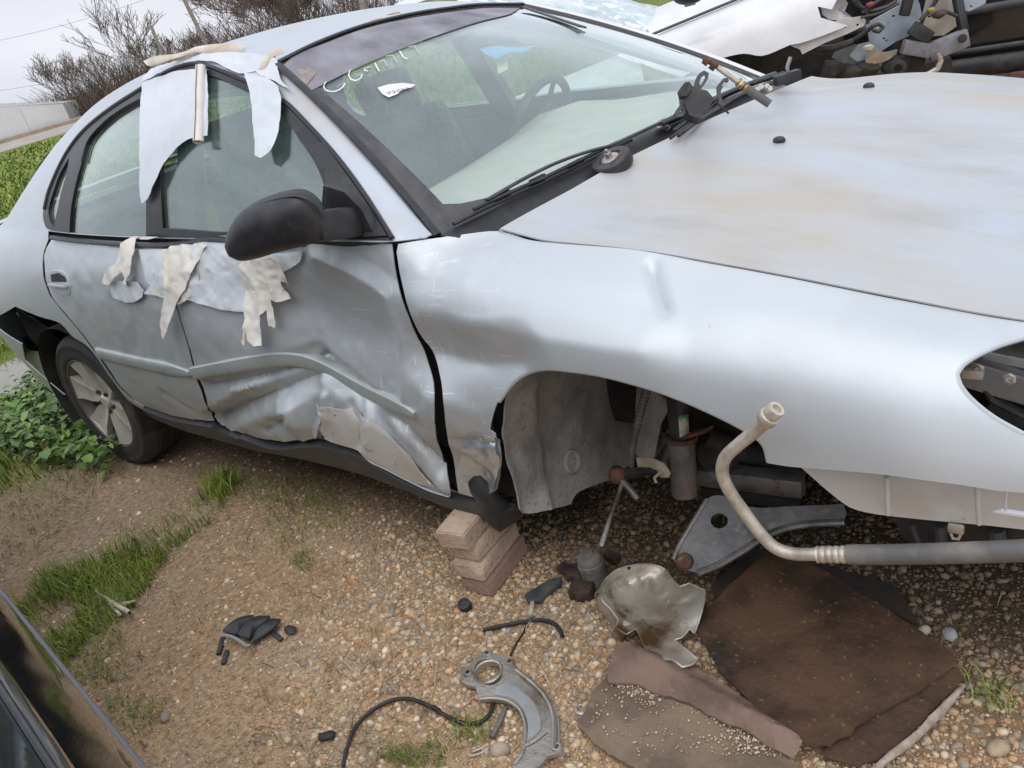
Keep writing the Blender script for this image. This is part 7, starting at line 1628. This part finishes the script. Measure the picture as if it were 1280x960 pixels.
DPM = mat('dark_glossy_paint', (.016, .017, .019), .10, .2, coat=.8, coatr=.03, c2=(.07, .065, .06), scale=30, lo=.62, hi=.75)
mesh_obj('rear_quarter', *cut_panel(DF, [(-.55, .3), (-.55, 7), (.79, 7), (.79, .3)], [], .06, 0, .006), DPM, DC, True, 50)
mesh_obj('rear_door', *cut_panel(DF, [(-1.7, .3), (-1.7, 7), (-.555, 7), (-.555, .3)], [], .06, 0, .006), DPM, DC, True, 50)
mesh_obj('front_door', *cut_panel(DF, [(-2.9, .3), (-2.9, 7), (-1.705, 7), (-1.705, .3)], [], .1, 0, .006), DPM, DC, True, 50)
mesh_obj('front_wing', *cut_panel(DF, [(-3.9, 2.), (-3.9, 7), (-2.905, 7), (-2.905, .3), (-3.1, .4), (-3.4, 2.2)], [], .1, 0, .006), DPM, DC, True, 50)
mb = MB(); mb.tube([d0*np.array((1, 1, 0))+dd_*s_+dn*.014+upv*.575 for s_ in np.linspace(-2.8, .76, 20)], .007, 8); mb.build('side_moulding', mat('grey_moulding', (.16, .16, .18), .5), DC)
b0 = d0*np.array((1, 1, 0))+dn*wz+upv*.95
gl = lambda s, t, e=0.: b0+dd_*s-dn*(.28*t+.02*e)+upv*(.46*t)
mb = MB(); mb.add([gl(-2.6, 0), gl(.72, 0), gl(.52, 1), gl(-1.9, 1)], [(0, 1, 2, 3)]); mb.build('side_window', glass_mat('dark_tinted_glass', (.012, .022, .028), .10, 1.3, (.10, .17, .20)), DC)
mb = MB(); mb.tube([gl(-2.7, 0)+dn*.002, gl(.76, 0)+dn*.002], .004, 8); mb.build('window_trim', TRIM, DC)
mb = MB(); mb.add([gl(-1.9, 1), gl(.52, 1), gl(.52, 1)-dn*1.0, gl(-1.9, 1)-dn*1.0], [(0, 1, 2, 3)]); mb.build('roof', DPM, DC)
mb = MB(); mb.add([gl(-2.6, 0), gl(-1.9, 1), gl(-1.9, 1)-dn*1.0, gl(-2.6, 0)-dn*1.5], [(0, 1, 2, 3)]); mb.build('windshield', GLS, DC)
mb = MB(); mb.add([gl(.78, 0), gl(.52, 1), gl(.52, 1)-dn*1.0, gl(.78, 0)-dn*1.4], [(0, 1, 2, 3)]); mb.add([gl(.78, 0), gl(.78, 0)-dn*1.4, gl(.78, 0)-dn*1.4-upv*.6, gl(.78, 0)-upv*.6], [(0, 1, 2, 3)]); mb.build('tailgate', DPM, DC)
mb = MB(); mb.add([gl(-3.9, 0)-upv*.1, gl(-2.6, 0), gl(-2.6, 0)-dn*1.5, gl(-3.9, 0)-dn*1.5-upv*.1], [(0, 1, 2, 3)]); mb.build('bonnet', DPM, DC)
mb = MB(); c = b0-dd_*1.5-dn*.8-upv*.62; mb.box(c, (3.4, 1.45, .2), Matrix.Rotation(math.atan2(dd_[1], dd_[0]), 3, 'Z')); mb.build('underbody', DARK, DC)
for s in (.12, -3.15):
    c = b0+dd_*s-dn*.20; mb = MB(); mb.lathe([(.0, .05), (.2, .05), (.22, .08), (.30, .09), (.315, .05), (.315, -.12), (.2, -.12)], (c[0], c[1], GZ+.315), tuple(dn), 32); mb.build('wheel', RUBB, DC)
mb = MB(); p = Pz(30, 880, .62)
mb = MB(); mb.add([b0-dd_*2.2-dn*.35-upv*.35, b0-dd_*.1-dn*.35-upv*.35, b0-dd_*.1-dn*1.2-upv*.35, b0-dd_*2.2-dn*1.2-upv*.35], [(0, 1, 2, 3)]); mb.build('cabin_floor', INDK, DC)
